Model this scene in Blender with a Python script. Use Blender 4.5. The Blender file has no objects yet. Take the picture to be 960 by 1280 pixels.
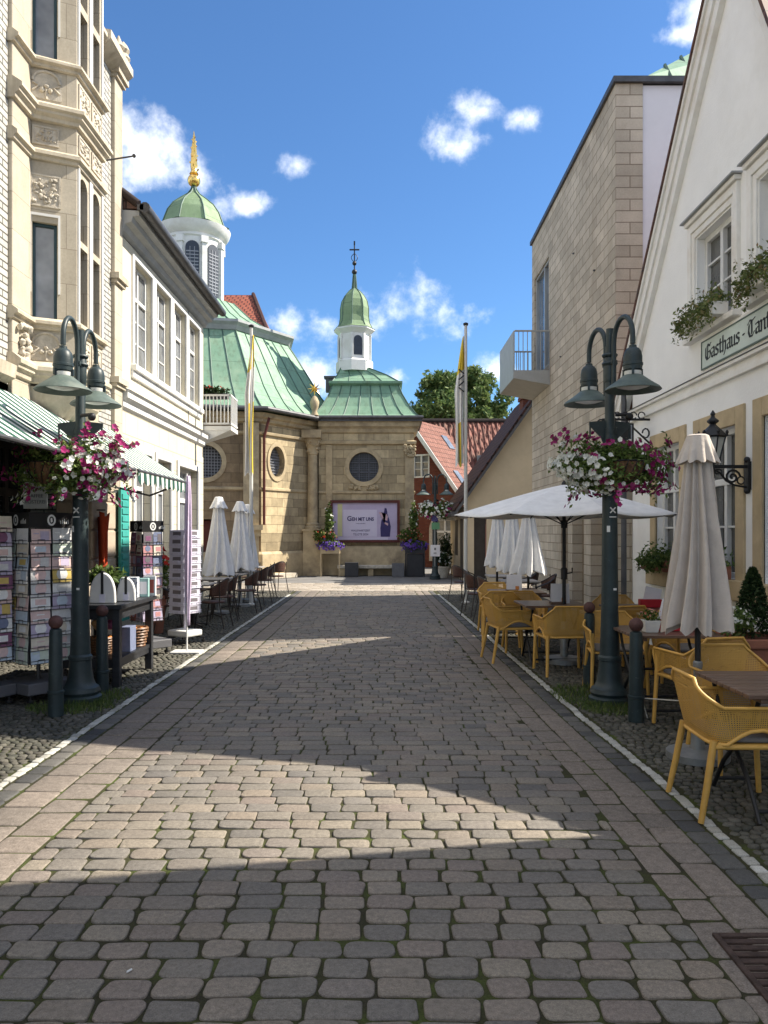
import bpy, bmesh, math, random
from mathutils import Vector, Matrix
from mathutils.geometry import tessellate_polygon
R = math.radians
PI = math.pi
rnd = random.Random(11)
scene = bpy.context.scene
COL = scene.collection
V = Vector
ORG = {}

# ------------------------------------------------------------------ mesh builder
class MB:
    def __init__(s):
        s.v = []; s.f = []; s.mi = []
    def add(s, vs, fs, m=0):
        o = len(s.v)
        s.v.extend([(p[0], p[1], p[2]) for p in vs])
        s.f.extend([tuple(i + o for i in f) for f in fs])
        s.mi.extend([m] * len(fs))
        return s
    def box(s, x0, x1, y0, y1, z0, z1, m=0):
        vs = [(x0,y0,z0),(x1,y0,z0),(x1,y1,z0),(x0,y1,z0),(x0,y0,z1),(x1,y0,z1),(x1,y1,z1),(x0,y1,z1)]
        return s.add(vs, [(3,2,1,0),(4,5,6,7),(0,1,5,4),(1,2,6,5),(2,3,7,6),(3,0,4,7)], m)
    def obox(s, c, sx, sy, sz, rot=None, m=0):
        vs = []
        for dx, dy, dz in ((-1,-1,-1),(1,-1,-1),(1,1,-1),(-1,1,-1),(-1,-1,1),(1,-1,1),(1,1,1),(-1,1,1)):
            p = V((dx*sx/2, dy*sy/2, dz*sz/2))
            if rot is not None: p = rot @ p
            vs.append(V(c) + p)
        return s.add(vs, [(3,2,1,0),(4,5,6,7),(0,1,5,4),(1,2,6,5),(2,3,7,6),(3,0,4,7)], m)
    def lbox(s, fr, a0, a1, b0, b1, z0, z1, m=0):
        """box in a facade frame (origin, along, outward)"""
        o, u, n = fr
        vs = []
        for z in (z0, z1):
            for a, b in ((a0,b0),(a1,b0),(a1,b1),(a0,b1)):
                p = V(o) + V(u)*a + V(n)*b
                vs.append((p.x, p.y, p.z + z))
        return s.add(vs, [(3,2,1,0),(4,5,6,7),(0,1,5,4),(1,2,6,5),(2,3,7,6),(3,0,4,7)], m)
    def prism(s, pts, d, m=0):
        n = len(pts); d = V(d)
        vs = [V(p) for p in pts] + [V(p) + d for p in pts]
        fs = [tuple(range(n-1,-1,-1)), tuple(range(n, 2*n))]
        fs += [(i, (i+1) % n, n + (i+1) % n, n + i) for i in range(n)]
        return s.add(vs, fs, m)
    def quad(s, a, b, c, d, m=0):
        return s.add([a,b,c,d], [(0,1,2,3)], m)
    def poly(s, pts, m=0):
        return s.add(pts, [tuple(range(len(pts)))], m)
    def tube(s, path, r, n=8, cap=True, m=0, closed=False):
        path = [V(p) for p in path]
        k = len(path)
        rs = r if isinstance(r, (list, tuple)) else [r]*k
        vs = []
        prev = None
        for i in range(k):
            if closed: t = path[(i+1) % k] - path[i-1]
            else: t = path[min(i+1, k-1)] - path[max(i-1, 0)]
            if t.length < 1e-9: t = V((0,0,1))
            t.normalize()
            if prev is None:
                a = V((1,0,0)) if abs(t.x) < .8 else V((0,1,0))
                nx = (a - t*a.dot(t)).normalized()
            else:
                nx = (prev - t*prev.dot(t))
                nx = nx.normalized() if nx.length > 1e-6 else prev
            prev = nx
            ny = t.cross(nx)
            for j in range(n):
                an = 2*PI*j/n
                vs.append(path[i] + (nx*math.cos(an) + ny*math.sin(an))*rs[i])
        fs = []
        for i in range(k if closed else k-1):
            i2 = (i+1) % k
            for j in range(n):
                fs.append((i*n+j, i*n+(j+1) % n, i2*n+(j+1) % n, i2*n+j))
        if cap and not closed:
            fs.append(tuple(range(n-1,-1,-1))); fs.append(tuple((k-1)*n+j for j in range(n)))
        return s.add(vs, fs, m)
    def lathe(s, prof, n=16, c=(0,0,0), ph=0.0, m=0, sx=1, sy=1, cap=True):
        vs = []
        for r, z in prof:
            for j in range(n):
                an = ph + 2*PI*j/n
                vs.append((c[0]+r*sx*math.cos(an), c[1]+r*sy*math.sin(an), c[2]+z))
        fs = []
        k = len(prof)
        for i in range(k-1):
            for j in range(n):
                fs.append((i*n+j, i*n+(j+1) % n, (i+1)*n+(j+1) % n, (i+1)*n+j))
        if cap:
            fs.append(tuple(range(n-1,-1,-1))); fs.append(tuple((k-1)*n+j for j in range(n)))
        return s.add(vs, fs, m)
    def loft(s, rings, cap=True, m=0):
        n = len(rings[0]); vs = [p for r in rings for p in r]; fs = []
        for i in range(len(rings)-1):
            for j in range(n):
                fs.append((i*n+j, i*n+(j+1) % n, (i+1)*n+(j+1) % n, (i+1)*n+j))
        if cap:
            fs.append(tuple(range(n-1,-1,-1))); fs.append(tuple((len(rings)-1)*n+j for j in range(n)))
        return s.add(vs, fs, m)
    def ball(s, c, r, n=10, m=0, sz=1.0):
        prof = [(max(1e-4, r*math.sin(PI*i/(n//2+2))), -r*sz*math.cos(PI*i/(n//2+2))) for i in range(n//2+3)]
        return s.lathe(prof, n, c, m=m)
    def blob(s, c, r, rg, n=7, jit=.25, m=0):
        o = len(s.v); s.ball(c, r, n, m)
        for i in range(o, len(s.v)):
            p = V(s.v[i]) - V(c); p *= 1 + rg.uniform(-jit, jit); s.v[i] = tuple(V(c)+p)
        return s

def wall_sheet(mb, fr, outer, holes, depth, m=0, mrev=None):
    """facade sheet in frame fr, polygon (a,z) with holes; every hole gets reveals of 'depth' inwards"""
    o, u, n = V(fr[0]), V(fr[1]), V(fr[2])
    loops = [[V((a, z, 0)) for a, z in outer]] + [[V((a, z, 0)) for a, z in h] for h in holes]
    flat = [p for l in loops for p in l]
    tris = tessellate_polygon(loops)
    pts = [o + u*p.x + V((0,0,p.y)) for p in flat]
    want = n
    fs = []
    for t in tris:
        a, b, c = (pts[i] for i in t)
        if (b-a).cross(c-a).dot(want) < 0: t = (t[0], t[2], t[1])
        fs.append(tuple(t))
    mb.add(pts, fs, m)
    for h in holes:
        P = [o + u*a + V((0,0,z)) for a, z in h]
        Q = [p - n*depth for p in P]
        k = len(P)
        mb.add(P+Q, [(i, (i+1) % k, k+(i+1) % k, k+i) for i in range(k)], m if mrev is None else mrev)

def rect(a0, a1, z0, z1): return [(a0,z0),(a1,z0),(a1,z1),(a0,z1)]
def circ(ca, cz, ra, rz, n=28): return [(ca+ra*math.cos(2*PI*i/n), cz+rz*math.sin(2*PI*i/n)) for i in range(n)]
def arch(a0, a1, z0, z1, n=10):
    r = (a1-a0)/2; c = (a0+a1)/2
    return [(a0,z0),(a1,z0)] + [(c+r*math.cos(PI*i/n), z1-r+r*math.sin(PI*i/n)) for i in range(n+1)]

# ------------------------------------------------------------------ objects
def auto_uv(me):
    uvl = me.uv_layers.new(name="UVMap")
    data = uvl.data
    vs = me.vertices
    for p in me.polygons:
        n = p.normal
        if abs(n.z) > .97:
            for li in p.loop_indices:
                c = vs[me.loops[li].vertex_index].co
                data[li].uv = (c.x, c.y)
        else:
            t = V((-n.y, n.x, 0)).normalized()
            w = n.cross(t)
            if w.z < 0: w = -w
            for li in p.loop_indices:
                c = vs[me.loops[li].vertex_index].co
                data[li].uv = (t.dot(c), w.dot(c))

def build(mb, name, mat, parent=None, smooth=None, bev=0, uv=False, fix=True, seg=2, solid=0, sub=0, local=False):
    me = bpy.data.meshes.new(name)
    vs = mb.v
    if parent is not None and not local:
        o = ORG.get(parent.name, V((0,0,0)))
        if o.length > 0: vs = [(x-o.x, y-o.y, z-o.z) for x, y, z in vs]
    me.from_pydata(vs, [], mb.f)
    mats = mat if isinstance(mat, (list, tuple)) else [mat]
    for m_ in mats: me.materials.append(m_)
    if len(mats) > 1: me.polygons.foreach_set('material_index', mb.mi)
    if fix:
        bm = bmesh.new(); bm.from_mesh(me)
        bmesh.ops.recalc_face_normals(bm, faces=bm.faces)
        bm.to_mesh(me); bm.free()
    me.update()
    if uv: auto_uv(me)
    if smooth is not None:
        me.polygons.foreach_set('use_smooth', [True]*len(me.polygons))
        if smooth < 180: me.set_sharp_from_angle(angle=R(smooth))
    ob = bpy.data.objects.new(name, me)
    COL.objects.link(ob)
    if solid:
        md = ob.modifiers.new('Solidify', 'SOLIDIFY'); md.thickness = solid; md.offset = 0
    if bev:
        md = ob.modifiers.new('Bevel', 'BEVEL'); md.width = bev; md.segments = seg; md.limit_method = 'ANGLE'; md.angle_limit = R(40)
    if sub:
        md = ob.modifiers.new('Subsurf', 'SUBSURF'); md.levels = sub; md.render_levels = sub
    if parent is not None:
        ob.parent = parent
        ORG[ob.name] = ORG.get(parent.name, V((0,0,0)))
    return ob

def tag(o, label, cat, group=None, kind=None):
    if label: o['label'] = label
    if cat: o['category'] = cat
    if group: o['group'] = group
    if kind: o['kind'] = kind
    return o

def thing(name, label, cat, loc=(0,0,0), rz=0, group=None):
    o = bpy.data.objects.new(name, None)
    COL.objects.link(o)
    o.location = loc; o.rotation_euler = (0,0,rz); o.empty_display_size = .2
    ORG[o.name] = V(loc) if rz == 0 else V((0,0,0))
    return tag(o, label, cat, group)

def structure(name, mb, mat, **k):
    o = build(mb, name, mat, **k); o['kind'] = 'structure'; return o

def dup(root, loc, rz, label, group=None):
    r = root.copy(); COL.objects.link(r)
    r.location = loc; r.rotation_euler = (0,0,rz); r['label'] = label
    if group: r['group'] = group
    for ch in list(root.children):
        c = ch.copy(); COL.objects.link(c); c.parent = r
        for g in list(ch.children):
            d = g.copy(); COL.objects.link(d); d.parent = c
    return r

# ------------------------------------------------------------------ materials
class NT:
    def __init__(s, name):
        s.mat = bpy.data.materials.new(name); s.mat.use_nodes = True
        s.t = s.mat.node_tree; s.t.nodes.clear()
        s.out = s.n('ShaderNodeOutputMaterial'); s.b = s.n('ShaderNodeBsdfPrincipled')
        s.l(s.b.outputs[0], s.out.inputs[0])
    def n(s, typ, **kw):
        nd = s.t.nodes.new(typ)
        for k, v in kw.items():
            if k.startswith('i_'): nd.inputs[k[2:].replace('_',' ')].default_value = v
            else: setattr(nd, k, v)
        return nd
    def l(s, a, b): s.t.links.new(a, b)
    def coord(s, kind='Object', scale=None):
        tc = s.n('ShaderNodeTexCoord')
        if kind == 'World':
            o = s.n('ShaderNodeNewGeometry').outputs['Position']
        else: o = tc.outputs[kind]
        if scale is not None:
            mp = s.n('ShaderNodeMapping'); mp.inputs['Scale'].default_value = scale if isinstance(scale, tuple) else (scale,)*3
            s.l(o, mp.inputs[0]); o = mp.outputs[0]
        return o
    def noise(s, co, scale, detail=4, rough=.6):
        nd = s.n('ShaderNodeTexNoise'); nd.inputs['Scale'].default_value = scale
        nd.inputs['Detail'].default_value = detail; nd.inputs['Roughness'].default_value = rough
        if co is not None: s.l(co, nd.inputs['Vector'])
        return nd.outputs['Fac']
    def ramp(s, fac, stops, interp='LINEAR'):
        r = s.n('ShaderNodeValToRGB'); r.color_ramp.interpolation = interp
        e = r.color_ramp.elements
        while len(e) < len(stops): e.new(.5)
        for el, (p, c) in zip(e, stops):
            el.position = p; el.color = (c[0], c[1], c[2], 1) if not isinstance(c, (int, float)) else (c,c,c,1)
        s.l(fac, r.inputs[0]); return r.outputs[0]
    def mix(s, fac, a, b, typ='MIX'):
        m = s.n('ShaderNodeMix', data_type='RGBA', blend_type=typ)
        for ix, val in ((0, fac), (6, a), (7, b)):
            sock = m.inputs[ix]
            if hasattr(val, 'is_output'): s.l(val, sock)
            elif isinstance(val, (int, float)): sock.default_value = val if ix == 0 else (val,val,val,1)
            else: sock.default_value = (*val[:3], 1)
        return m.outputs[2]
    def math(s, op, a, b=None, c=None):
        m = s.n('ShaderNodeMath', operation=op)
        for i, x in enumerate((a, b, c)):
            if x is None: continue
            if hasattr(x, 'is_output'): s.l(x, m.inputs[i])
            else: m.inputs[i].default_value = x
        return m.outputs[0]
    def bump(s, h, strength=.3, dist=.02):
        b = s.n('ShaderNodeBump'); b.inputs['Strength'].default_value = strength; b.inputs['Distance'].default_value = dist
        s.l(h, b.inputs['Height']); s.l(b.outputs[0], s.b.inputs['Normal'])
    def base(s, c):
        if hasattr(c, 'is_output'): s.l(c, s.b.inputs['Base Color'])
        else: s.b.inputs['Base Color'].default_value = (*c, 1)
    def set(s, **k):
        for a, v in k.items():
            s.b.inputs[{'rough':'Roughness','metal':'Metallic','spec':'Specular IOR Level','trans':'Transmission Weight','sub':'Subsurface Weight','coat':'Coat Weight'}[a]].default_value = v

def plain(name, col, rough=.6, var=.25, scale=6, bump=0, metal=0, spec=.4, fine=60, warm=None, streak=None, per=0):
    """paint/plaster/metal with large stains and fine grain"""
    t = NT(name); co = t.coord('Object')
    n1 = t.noise(co, scale, 5, .65)
    lo = tuple(c*(1-var) for c in col); hi = tuple(min(1, c*(1+var*.7)) for c in col)
    c = t.ramp(n1, [(.3, lo), (.7, hi)])
    if warm:
        n3 = t.noise(co, scale*.37, 6, .7)
        c = t.mix(t.ramp(n3, [(.5, 0), (.72, 1)]), c, warm)
    if streak:
        mp = t.n('ShaderNodeMapping'); mp.inputs['Scale'].default_value = (2.2, 2.2, .16); t.l(co, mp.inputs[0])
        n4 = t.noise(mp.outputs[0], 1.6, 7, .72)
        c = t.mix(t.ramp(n4, [(.46, 0), (.74, .75)]), c, streak)
        n5 = t.noise(co, 17, 5, .7)
        c = t.mix(1, c, t.ramp(n5, [(.3, .93), (.7, 1.03)]), 'MULTIPLY')
    if per:
        oi = t.n('ShaderNodeObjectInfo')
        c = t.mix(1, c, t.ramp(oi.outputs['Random'], [(0, 1-per), (1, 1+per*.4)]), 'MULTIPLY')
    t.base(c); t.set(rough=rough, metal=metal, spec=spec)
    if bump:
        n2 = t.noise(co, fine, 4, .6); t.bump(n2, bump, .01)
    return t.mat

def ashlar(name, c1, c2, mortar, bw, bh, msize=.008, rough=.85, bump=.5, var=.35, stain=(.12,.1,.08), stainamt=.5, offset=.5, scale=3, ms=.3):
    t = NT(name)
    uv = t.coord('UV')
    b = t.n('ShaderNodeTexBrick'); b.offset = offset; b.squash = 1
    t.l(uv, b.inputs['Vector'])
    b.inputs['Color1'].default_value = (*c1,1); b.inputs['Color2'].default_value = (*c2,1); b.inputs['Mortar'].default_value = (*mortar,1)
    b.inputs['Scale'].default_value = 1; b.inputs['Mortar Size'].default_value = msize; b.inputs['Mortar Smooth'].default_value = ms
    b.inputs['Bias'].default_value = 0
    b.inputs['Brick Width'].default_value = bw; b.inputs['Row Height'].default_value = bh
    ob = t.coord('Object')
    n1 = t.noise(ob, scale, 6, .7)
    n2 = t.noise(ob, 40, 4, .7)
    c = t.mix(1, b.outputs['Color'], t.ramp(n1, [(.25, 1-var), (.75, 1+var*.3)]), 'MULTIPLY')
    c = t.mix(.5, c, t.ramp(n2, [(.3, .75), (.7, 1.1)]), 'MULTIPLY')
    mp = t.n('ShaderNodeMapping'); mp.inputs['Scale'].default_value = (1.6, 1.6, .35); t.l(ob, mp.inputs[0])
    n3 = t.noise(mp.outputs[0], .9, 6, .75)
    c = t.mix(t.math('MULTIPLY', t.ramp(n3, [(.5, 0), (.75, 1)]), stainamt), c, stain)
    t.base(c); t.set(rough=rough, spec=.25)
    h = t.math('SUBTRACT', t.math('MULTIPLY', n2, .35), b.outputs['Fac'])
    t.bump(h, bump, .012)
    return t.mat

def glass_mat(name, tint=(.02,.025,.03), rough=.06):
    t = NT(name); n = t.noise(t.coord('Object'), 2.3, 3)
    t.base(t.ramp(n, [(.3, tuple(c*.6 for c in tint)), (.7, tuple(c*1.5 for c in tint))]))
    t.set(rough=rough, spec=.8)
    t.bump(n, .03, .02)
    return t.mat

def pantile_mat(name, stops, pw, ph, dist, alt=.6):
    t = NT(name); uv = t.coord('UV'); sp = t.n('ShaderNodeSeparateXYZ'); t.l(uv, sp.inputs[0])
    f = t.math('SINE', t.math('MULTIPLY', sp.outputs[0], 2*PI/pw))
    g = t.math('FRACT', t.math('MULTIPLY', sp.outputs[1], 1/ph))
    ob = t.coord('Object'); n = t.noise(ob, 3, 5, .7)
    c = t.ramp(n, stops)
    b = t.n('ShaderNodeTexBrick'); t.l(uv, b.inputs['Vector']); b.offset = 0
    for k, v in (('Scale',1),('Mortar Size',.01),('Brick Width',pw),('Row Height',ph)): b.inputs[k].default_value = v
    b.inputs['Color1'].default_value = (1,1,1,1); b.inputs['Color2'].default_value = (alt,alt,alt,1); b.inputs['Mortar'].default_value = (.3,.3,.3,1)
    c = t.mix(1, c, b.outputs['Color'], 'MULTIPLY')
    c = t.mix(t.ramp(t.noise(ob, .8, 6, .75), [(.5,0),(.75,.6)]), c, (.07,.07,.045))
    t.base(c); t.set(rough=.75, spec=.3)
    t.bump(t.math('ADD', f, t.math('MULTIPLY', g, -.6)), 1.0, dist); return t.mat
# ------------------------------------------------------------------ camera, sky, sun
FPX, HOR, EYE = 770.0, 660.0, 1.65
cam = bpy.data.objects.new('camera', bpy.data.cameras.new('camera'))
COL.objects.link(cam); scene.camera = cam
cam.location = (0,0,EYE); cam.rotation_euler = (R(90),0,0)
cam.data.sensor_fit = 'HORIZONTAL'; cam.data.sensor_width = 36
ZOOM = 1.25
cam.data.lens = 36*FPX/960*ZOOM; cam.data.shift_y = 20/960*ZOOM
cam.data.clip_start = .05; cam.data.clip_end = 600

SUN_EL = R(44.4); SUN_DIR = V((math.cos(SUN_EL)*.9806, math.cos(SUN_EL)*.196, math.sin(SUN_EL)))
sl = bpy.data.lights.new('sun', 'SUN'); sun = bpy.data.objects.new('sun', sl); COL.objects.link(sun)
sl.energy = 5.0; sl.angle = R(.53); sl.color = (1,.92,.79)
sun.rotation_euler = (-SUN_DIR).to_track_quat('-Z','Y').to_euler(); sun.location = (20,0,30)

w = bpy.data.worlds.new('World'); scene.world = w; w.use_nodes = True
wt = w.node_tree; wt.nodes.clear()
class WN(NT):
    def __init__(s): s.t = wt
W = WN()
sky = W.n('ShaderNodeTexSky', sky_type='NISHITA'); sky.sun_disc = False
sky.sun_elevation = SUN_EL; sky.sun_rotation = math.atan2(SUN_DIR.x, SUN_DIR.y)
sky.air_density = 1.0; sky.dust_density = .35; sky.ozone_density = 2.2; sky.altitude = 60
tc = W.n('ShaderNodeTexCoord').outputs['Generated']
sx = W.n('ShaderNodeSeparateXYZ'); W.l(tc, sx.inputs[0])
az = W.math('ARCTAN2', sx.outputs[0], sx.outputs[1])
el = W.math('ARCSINE', sx.outputs[2])
def angs(px, py):
    a = math.atan((px-480)/FPX); return a, math.atan((HOR-py)/FPX*math.cos(a))
# cumulus in view: centre and half size as directions; further ones all round for the light
CL = [(248,300,52,36,1.0),(234,284,30,22,1.0),(304,336,32,12,.45),(394,293,24,12,.5),(345,333,22,11,.45),(549,274,34,22,.95),(577,240,26,14,.75),(618,247,24,13,.65),
      (502,441,44,24,1.55),(478,446,24,17,1.1),(381,451,28,18,.95),(420,452,34,18,.65),(488,507,20,12,.8),(594,500,34,18,.9),(405,500,30,24,.8),(780,162,40,10,.8),(802,134,36,14,.9),
      (120,90,60,30,.5),(650,60,60,22,.55),(900,60,70,30,.7)]
n_ = W.n('ShaderNodeTexNoise'); n_.inputs['Scale'].default_value = 12; n_.inputs['Detail'].default_value = 7; n_.inputs['Roughness'].default_value = .6
W.l(tc, n_.inputs['Vector'])
fb = W.math('SUBTRACT', n_.outputs['Fac'], .5)
dens = None
for px, py, hw, hh, k in CL:
    a, e = angs(px, py)
    ra, re = hw/FPX*math.cos(a)**2, hh/FPX*math.cos(a)
    da = W.math('DIVIDE', W.math('SUBTRACT', az, a), ra); de = W.math('DIVIDE', W.math('SUBTRACT', el, e), re)
    d = W.math('SQRT', W.math('ADD', W.math('MULTIPLY', da, da), W.math('MULTIPLY', de, de)))
    v = W.math('MULTIPLY', W.math('SUBTRACT', 1.0, d), .5)
    v = W.math('ADD', v, (k-1)*.35)
    dens = v if dens is None else W.math('SMOOTH_MAX', dens, v, .12)
far_n = W.n('ShaderNodeTexNoise'); far_n.inputs['Scale'].default_value = 2.2; far_n.inputs['Detail'].default_value = 6; W.l(tc, far_n.inputs['Vector'])
behind = W.math('MULTIPLY', W.math('LESS_THAN', sx.outputs[1], .45), W.math('SUBTRACT', far_n.outputs['Fac'], .395))
dens = W.math('MAXIMUM', dens, W.math('ADD', W.math('MULTIPLY', behind, 3), W.math('MULTIPLY', W.math('GREATER_THAN', sx.outputs[1], .449), -1)))
dens = W.math('ADD', dens, W.math('MULTIPLY', fb, 2.5))
mr = W.n('ShaderNodeMapRange', interpolation_type='SMOOTHSTEP'); W.l(dens, mr.inputs[0])
mr.inputs[1].default_value = -.02; mr.inputs[2].default_value = .8
off = W.n('ShaderNodeVectorMath', operation='ADD'); W.l(tc, off.inputs[0]); off.inputs[1].default_value = (.02,0,.03)
n2_ = W.n('ShaderNodeTexNoise'); n2_.inputs['Scale'].default_value = 12; n2_.inputs['Detail'].default_value = 7; n2_.inputs['Roughness'].default_value = .6
W.l(off.outputs[0], n2_.inputs['Vector'])
relief_ = W.math('SUBTRACT', n_.outputs['Fac'], n2_.outputs['Fac'])
cl_col = W.ramp(W.math('ADD', W.math('MULTIPLY', relief_, 1.8), .58), [(.1, (.60,.67,.78)), (.6, (.95,.96,.98)), (.9, (1,1,1))])
cl_e = W.n('ShaderNodeVectorMath', operation='SCALE'); W.l(cl_col, cl_e.inputs[0]); cl_e.inputs[3].default_value = 8.6
tint = W.mix(1.0, sky.outputs[0], (.45,.66,.855), 'MULTIPLY')
mixc = W.mix(W.math('MULTIPLY', mr.outputs[0], .88), tint, cl_e.outputs[0])
bg = W.n('ShaderNodeBackground'); W.l(mixc, bg.inputs[0]); bg.inputs[1].default_value = .105
wo = W.n('ShaderNodeOutputWorld'); W.l(bg.outputs[0], wo.inputs[0])
vs = scene.view_settings
vs.view_transform = 'Standard'; vs.look = 'None'; vs.gamma = 1; vs.exposure = 1.1
vs.use_curve_mapping = False
scene.cycles.use_denoising = True
scene.cycles.max_bounces = 8; scene.cycles.transparent_max_bounces = 24

# ------------------------------------------------------------------ shared materials
def island_mat(name, stops, rough=.85, fine=30, bump=.5, var=.25, spec=.3, dist=.004, dirt=None):
    t = NT(name); g = t.n('ShaderNodeNewGeometry')
    c = t.ramp(g.outputs['Random Per Island'], stops, 'LINEAR')
    co = t.coord('World')
    n = t.noise(co, fine, 5, .7); n2 = t.noise(co, 1.3, 5, .7); n3 = t.noise(co, fine*6, 2, .6)
    c = t.mix(1, c, t.ramp(n, [(.25, 1-var), (.75, 1+var*.5)]), 'MULTIPLY')
    c = t.mix(1, c, t.ramp(n3, [(.3, .66), (.7, 1.26)]), 'MULTIPLY')
    c = t.mix(.6, c, t.ramp(n2, [(.25, .72), (.7, 1.08)]), 'MULTIPLY')
    if dirt: c = t.mix(t.ramp(t.noise(co, 2.7, 6, .75), [(.56, 0), (.82, .6)]), c, dirt)
    t.base(c); t.set(rough=rough, spec=spec)
    t.bump(t.math('ADD', n, t.math('MULTIPLY', n3, .6)), bump, dist)
    return t.mat
M = {}
M['sett'] = island_mat('granite_setts', [(0,(.155,.143,.130)),(.16,(.225,.200,.166)),(.3,(.180,.164,.145)),(.46,(.258,.214,.168)),(.58,(.205,.188,.165)),(.72,(.228,.188,.160)),(.86,(.275,.238,.188)),(1,(.212,.190,.160))], rough=.7, fine=45, bump=1.0, var=.4, dirt=(.10,.09,.07))
M['small_sett'] = island_mat('small_setts', [(0,(.06,.06,.048)),(.4,(.11,.105,.085)),(.7,(.085,.078,.064)),(1,(.15,.14,.115))], rough=.8, fine=50, dirt=(.05,.06,.025))
M['slab'] = island_mat('gutter_slabs', [(0,(.18,.155,.132)),(.4,(.23,.192,.16)),(.7,(.205,.176,.15)),(1,(.26,.215,.178))], rough=.85, fine=25, var=.4, dirt=(.13,.11,.09))
M['white_sett'] = island_mat('white_setts', [(0,(.33,.32,.28)),(.5,(.46,.45,.41)),(1,(.56,.55,.50))], rough=.75, fine=40, dirt=(.35,.33,.28))
M['dark_sett'] = island_mat('basalt_setts', [(0,(.055,.055,.056)),(.5,(.10,.097,.09)),(1,(.15,.14,.125))], rough=.7, fine=40)
M['pale_slab'] = island_mat('pale_paving', [(0,(.28,.24,.19)),(.5,(.35,.30,.245)),(1,(.40,.355,.30))], rough=.85, fine=20)
def joint_mat():
    t = NT('mossy_joints'); co = t.coord('World')
    n = t.noise(co, 3, 6, .75); f = t.noise(co, 120, 3, .7)
    c = t.ramp(n, [(.35, (.045,.04,.03)), (.5, (.055,.055,.028)), (.66, (.08,.105,.028))])
    c = t.mix(.7, c, t.ramp(f, [(.3, .5), (.7, 1.3)]), 'MULTIPLY')
    t.base(c); t.set(rough=.95, spec=.1); t.bump(f, .9, .01); return t.mat
M['joint'] = joint_mat()
M['asphalt'] = plain('plaza_asphalt', (.16,.155,.15), .9, .3, 1.2, .5, fine=90)
M['earth'] = plain('ground_stone', (.15,.145,.135), .9, .3, .8, .5, fine=40)

# ------------------------------------------------------------------ ground
structure('ground', MB().quad((-70,-25,-.06),(80,-25,-.06),(80,140,-.06),(-70,140,-.06)), M['earth'], fix=False)
def XR(y):
    pts = [(-30,1.84),(5,1.84),(6.7,1.775),(9.85,1.70),(19.5,1.47),(40,1.0)]
    for (a, b), (c, d) in zip(pts, pts[1:]):
        if y <= c: return b + (d-b)*(y-a)/(c-a)
    return 1.0
def stone(mb, cx, cy, lx, ly, top, rg, r=.035, k=3, rot=0, jit=.004, dome=.0025, edge=.012):
    """one paving stone: rounded rectangle with worn edges and an almost flat top"""
    cs, sn = math.cos(rot), math.sin(rot)
    o = len(mb.v); n = 4*k; outl = []
    for c, (sx_, sy_) in enumerate(((1,1),(-1,1),(-1,-1),(1,-1))):
        rr = min(r*rg.uniform(.7,1.35), .46*min(lx, ly))
        jx, jy = rg.uniform(-jit, jit), rg.uniform(-jit, jit)
        for q in range(k):
            a = PI/2*c + PI/2*(q/(k-1) if k > 1 else .5)
            outl.append((sx_*(lx/2-rr)+jx+rr*math.cos(a), sy_*(ly/2-rr)+jy+rr*math.sin(a)))
    tx, ty = rg.uniform(-.012,.012), rg.uniform(-.012,.012)
    for ins, z in ((0, -.04), (0, top-edge), (edge*.35, top-edge*.3), (edge*1.3, top)):
        fx, fy = 1-2*ins/lx, 1-2*ins/ly
        for x, y in outl:
            x, y = x*fx, y*fy
            mb.v.append((cx+x*cs-y*sn, cy+x*sn+y*cs, z + (0 if z < -.03 else x*tx+y*ty)))
    mb.v.append((cx, cy, top+dome))
    for i in range(3):
        for j in range(n):
            mb.f.append((o+i*n+j, o+i*n+(j+1) % n, o+(i+1)*n+(j+1) % n, o+(i+1)*n+j))
    for j in range(n): mb.f.append((o+3*n+j, o+3*n+(j+1) % n, o+4*n))
Y0, Y1 = -3.0, 21.6
structure('road_bed', MB().poly([(-2.6,Y0,-.008),(XR(0)+.1,Y0,-.008),(XR(5)+.1,5,-.008),(XR(10)+.1,10,-.008),(XR(Y1)+.1,Y1,-.008),(-2.6,Y1,-.008)]), M['joint'], fix=False)
rg = random.Random(3)
mb = MB(); y = Y0
while y < Y1:
    h = rg.uniform(.124,.136)
    x = -1.79 + rg.uniform(-.12, 0)
    xe = XR(y) - .56
    while x < xe:
        l = rg.uniform(.175,.215) if rg.random() < .9 else rg.uniform(.15,.24)
        x0, x1 = max(x, -1.79), min(x+l, xe)
        if x1-x0 > .06:
            wv = .006*math.sin(x*2.1+y*.7) + .003*math.sin(x*7+y*2)
            near = y < 9
            stone(mb, (x0+x1)/2, y+h/2+wv, (x1-x0)-rg.uniform(.005,.012)-(.005 if y < 4.4 else 0), h-rg.uniform(.005,.012)-(.005 if y < 4.4 else 0), rg.uniform(-.003,.004), rg, rg.uniform(.01,.028)*(1.25 if y < 4.4 else 1), 4 if near else 3, rg.uniform(-.018,.018), .006, .0005, .0045)
        x += l
    y += h
structure('road', mb, M['sett'], fix=False, smooth=180)
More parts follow.
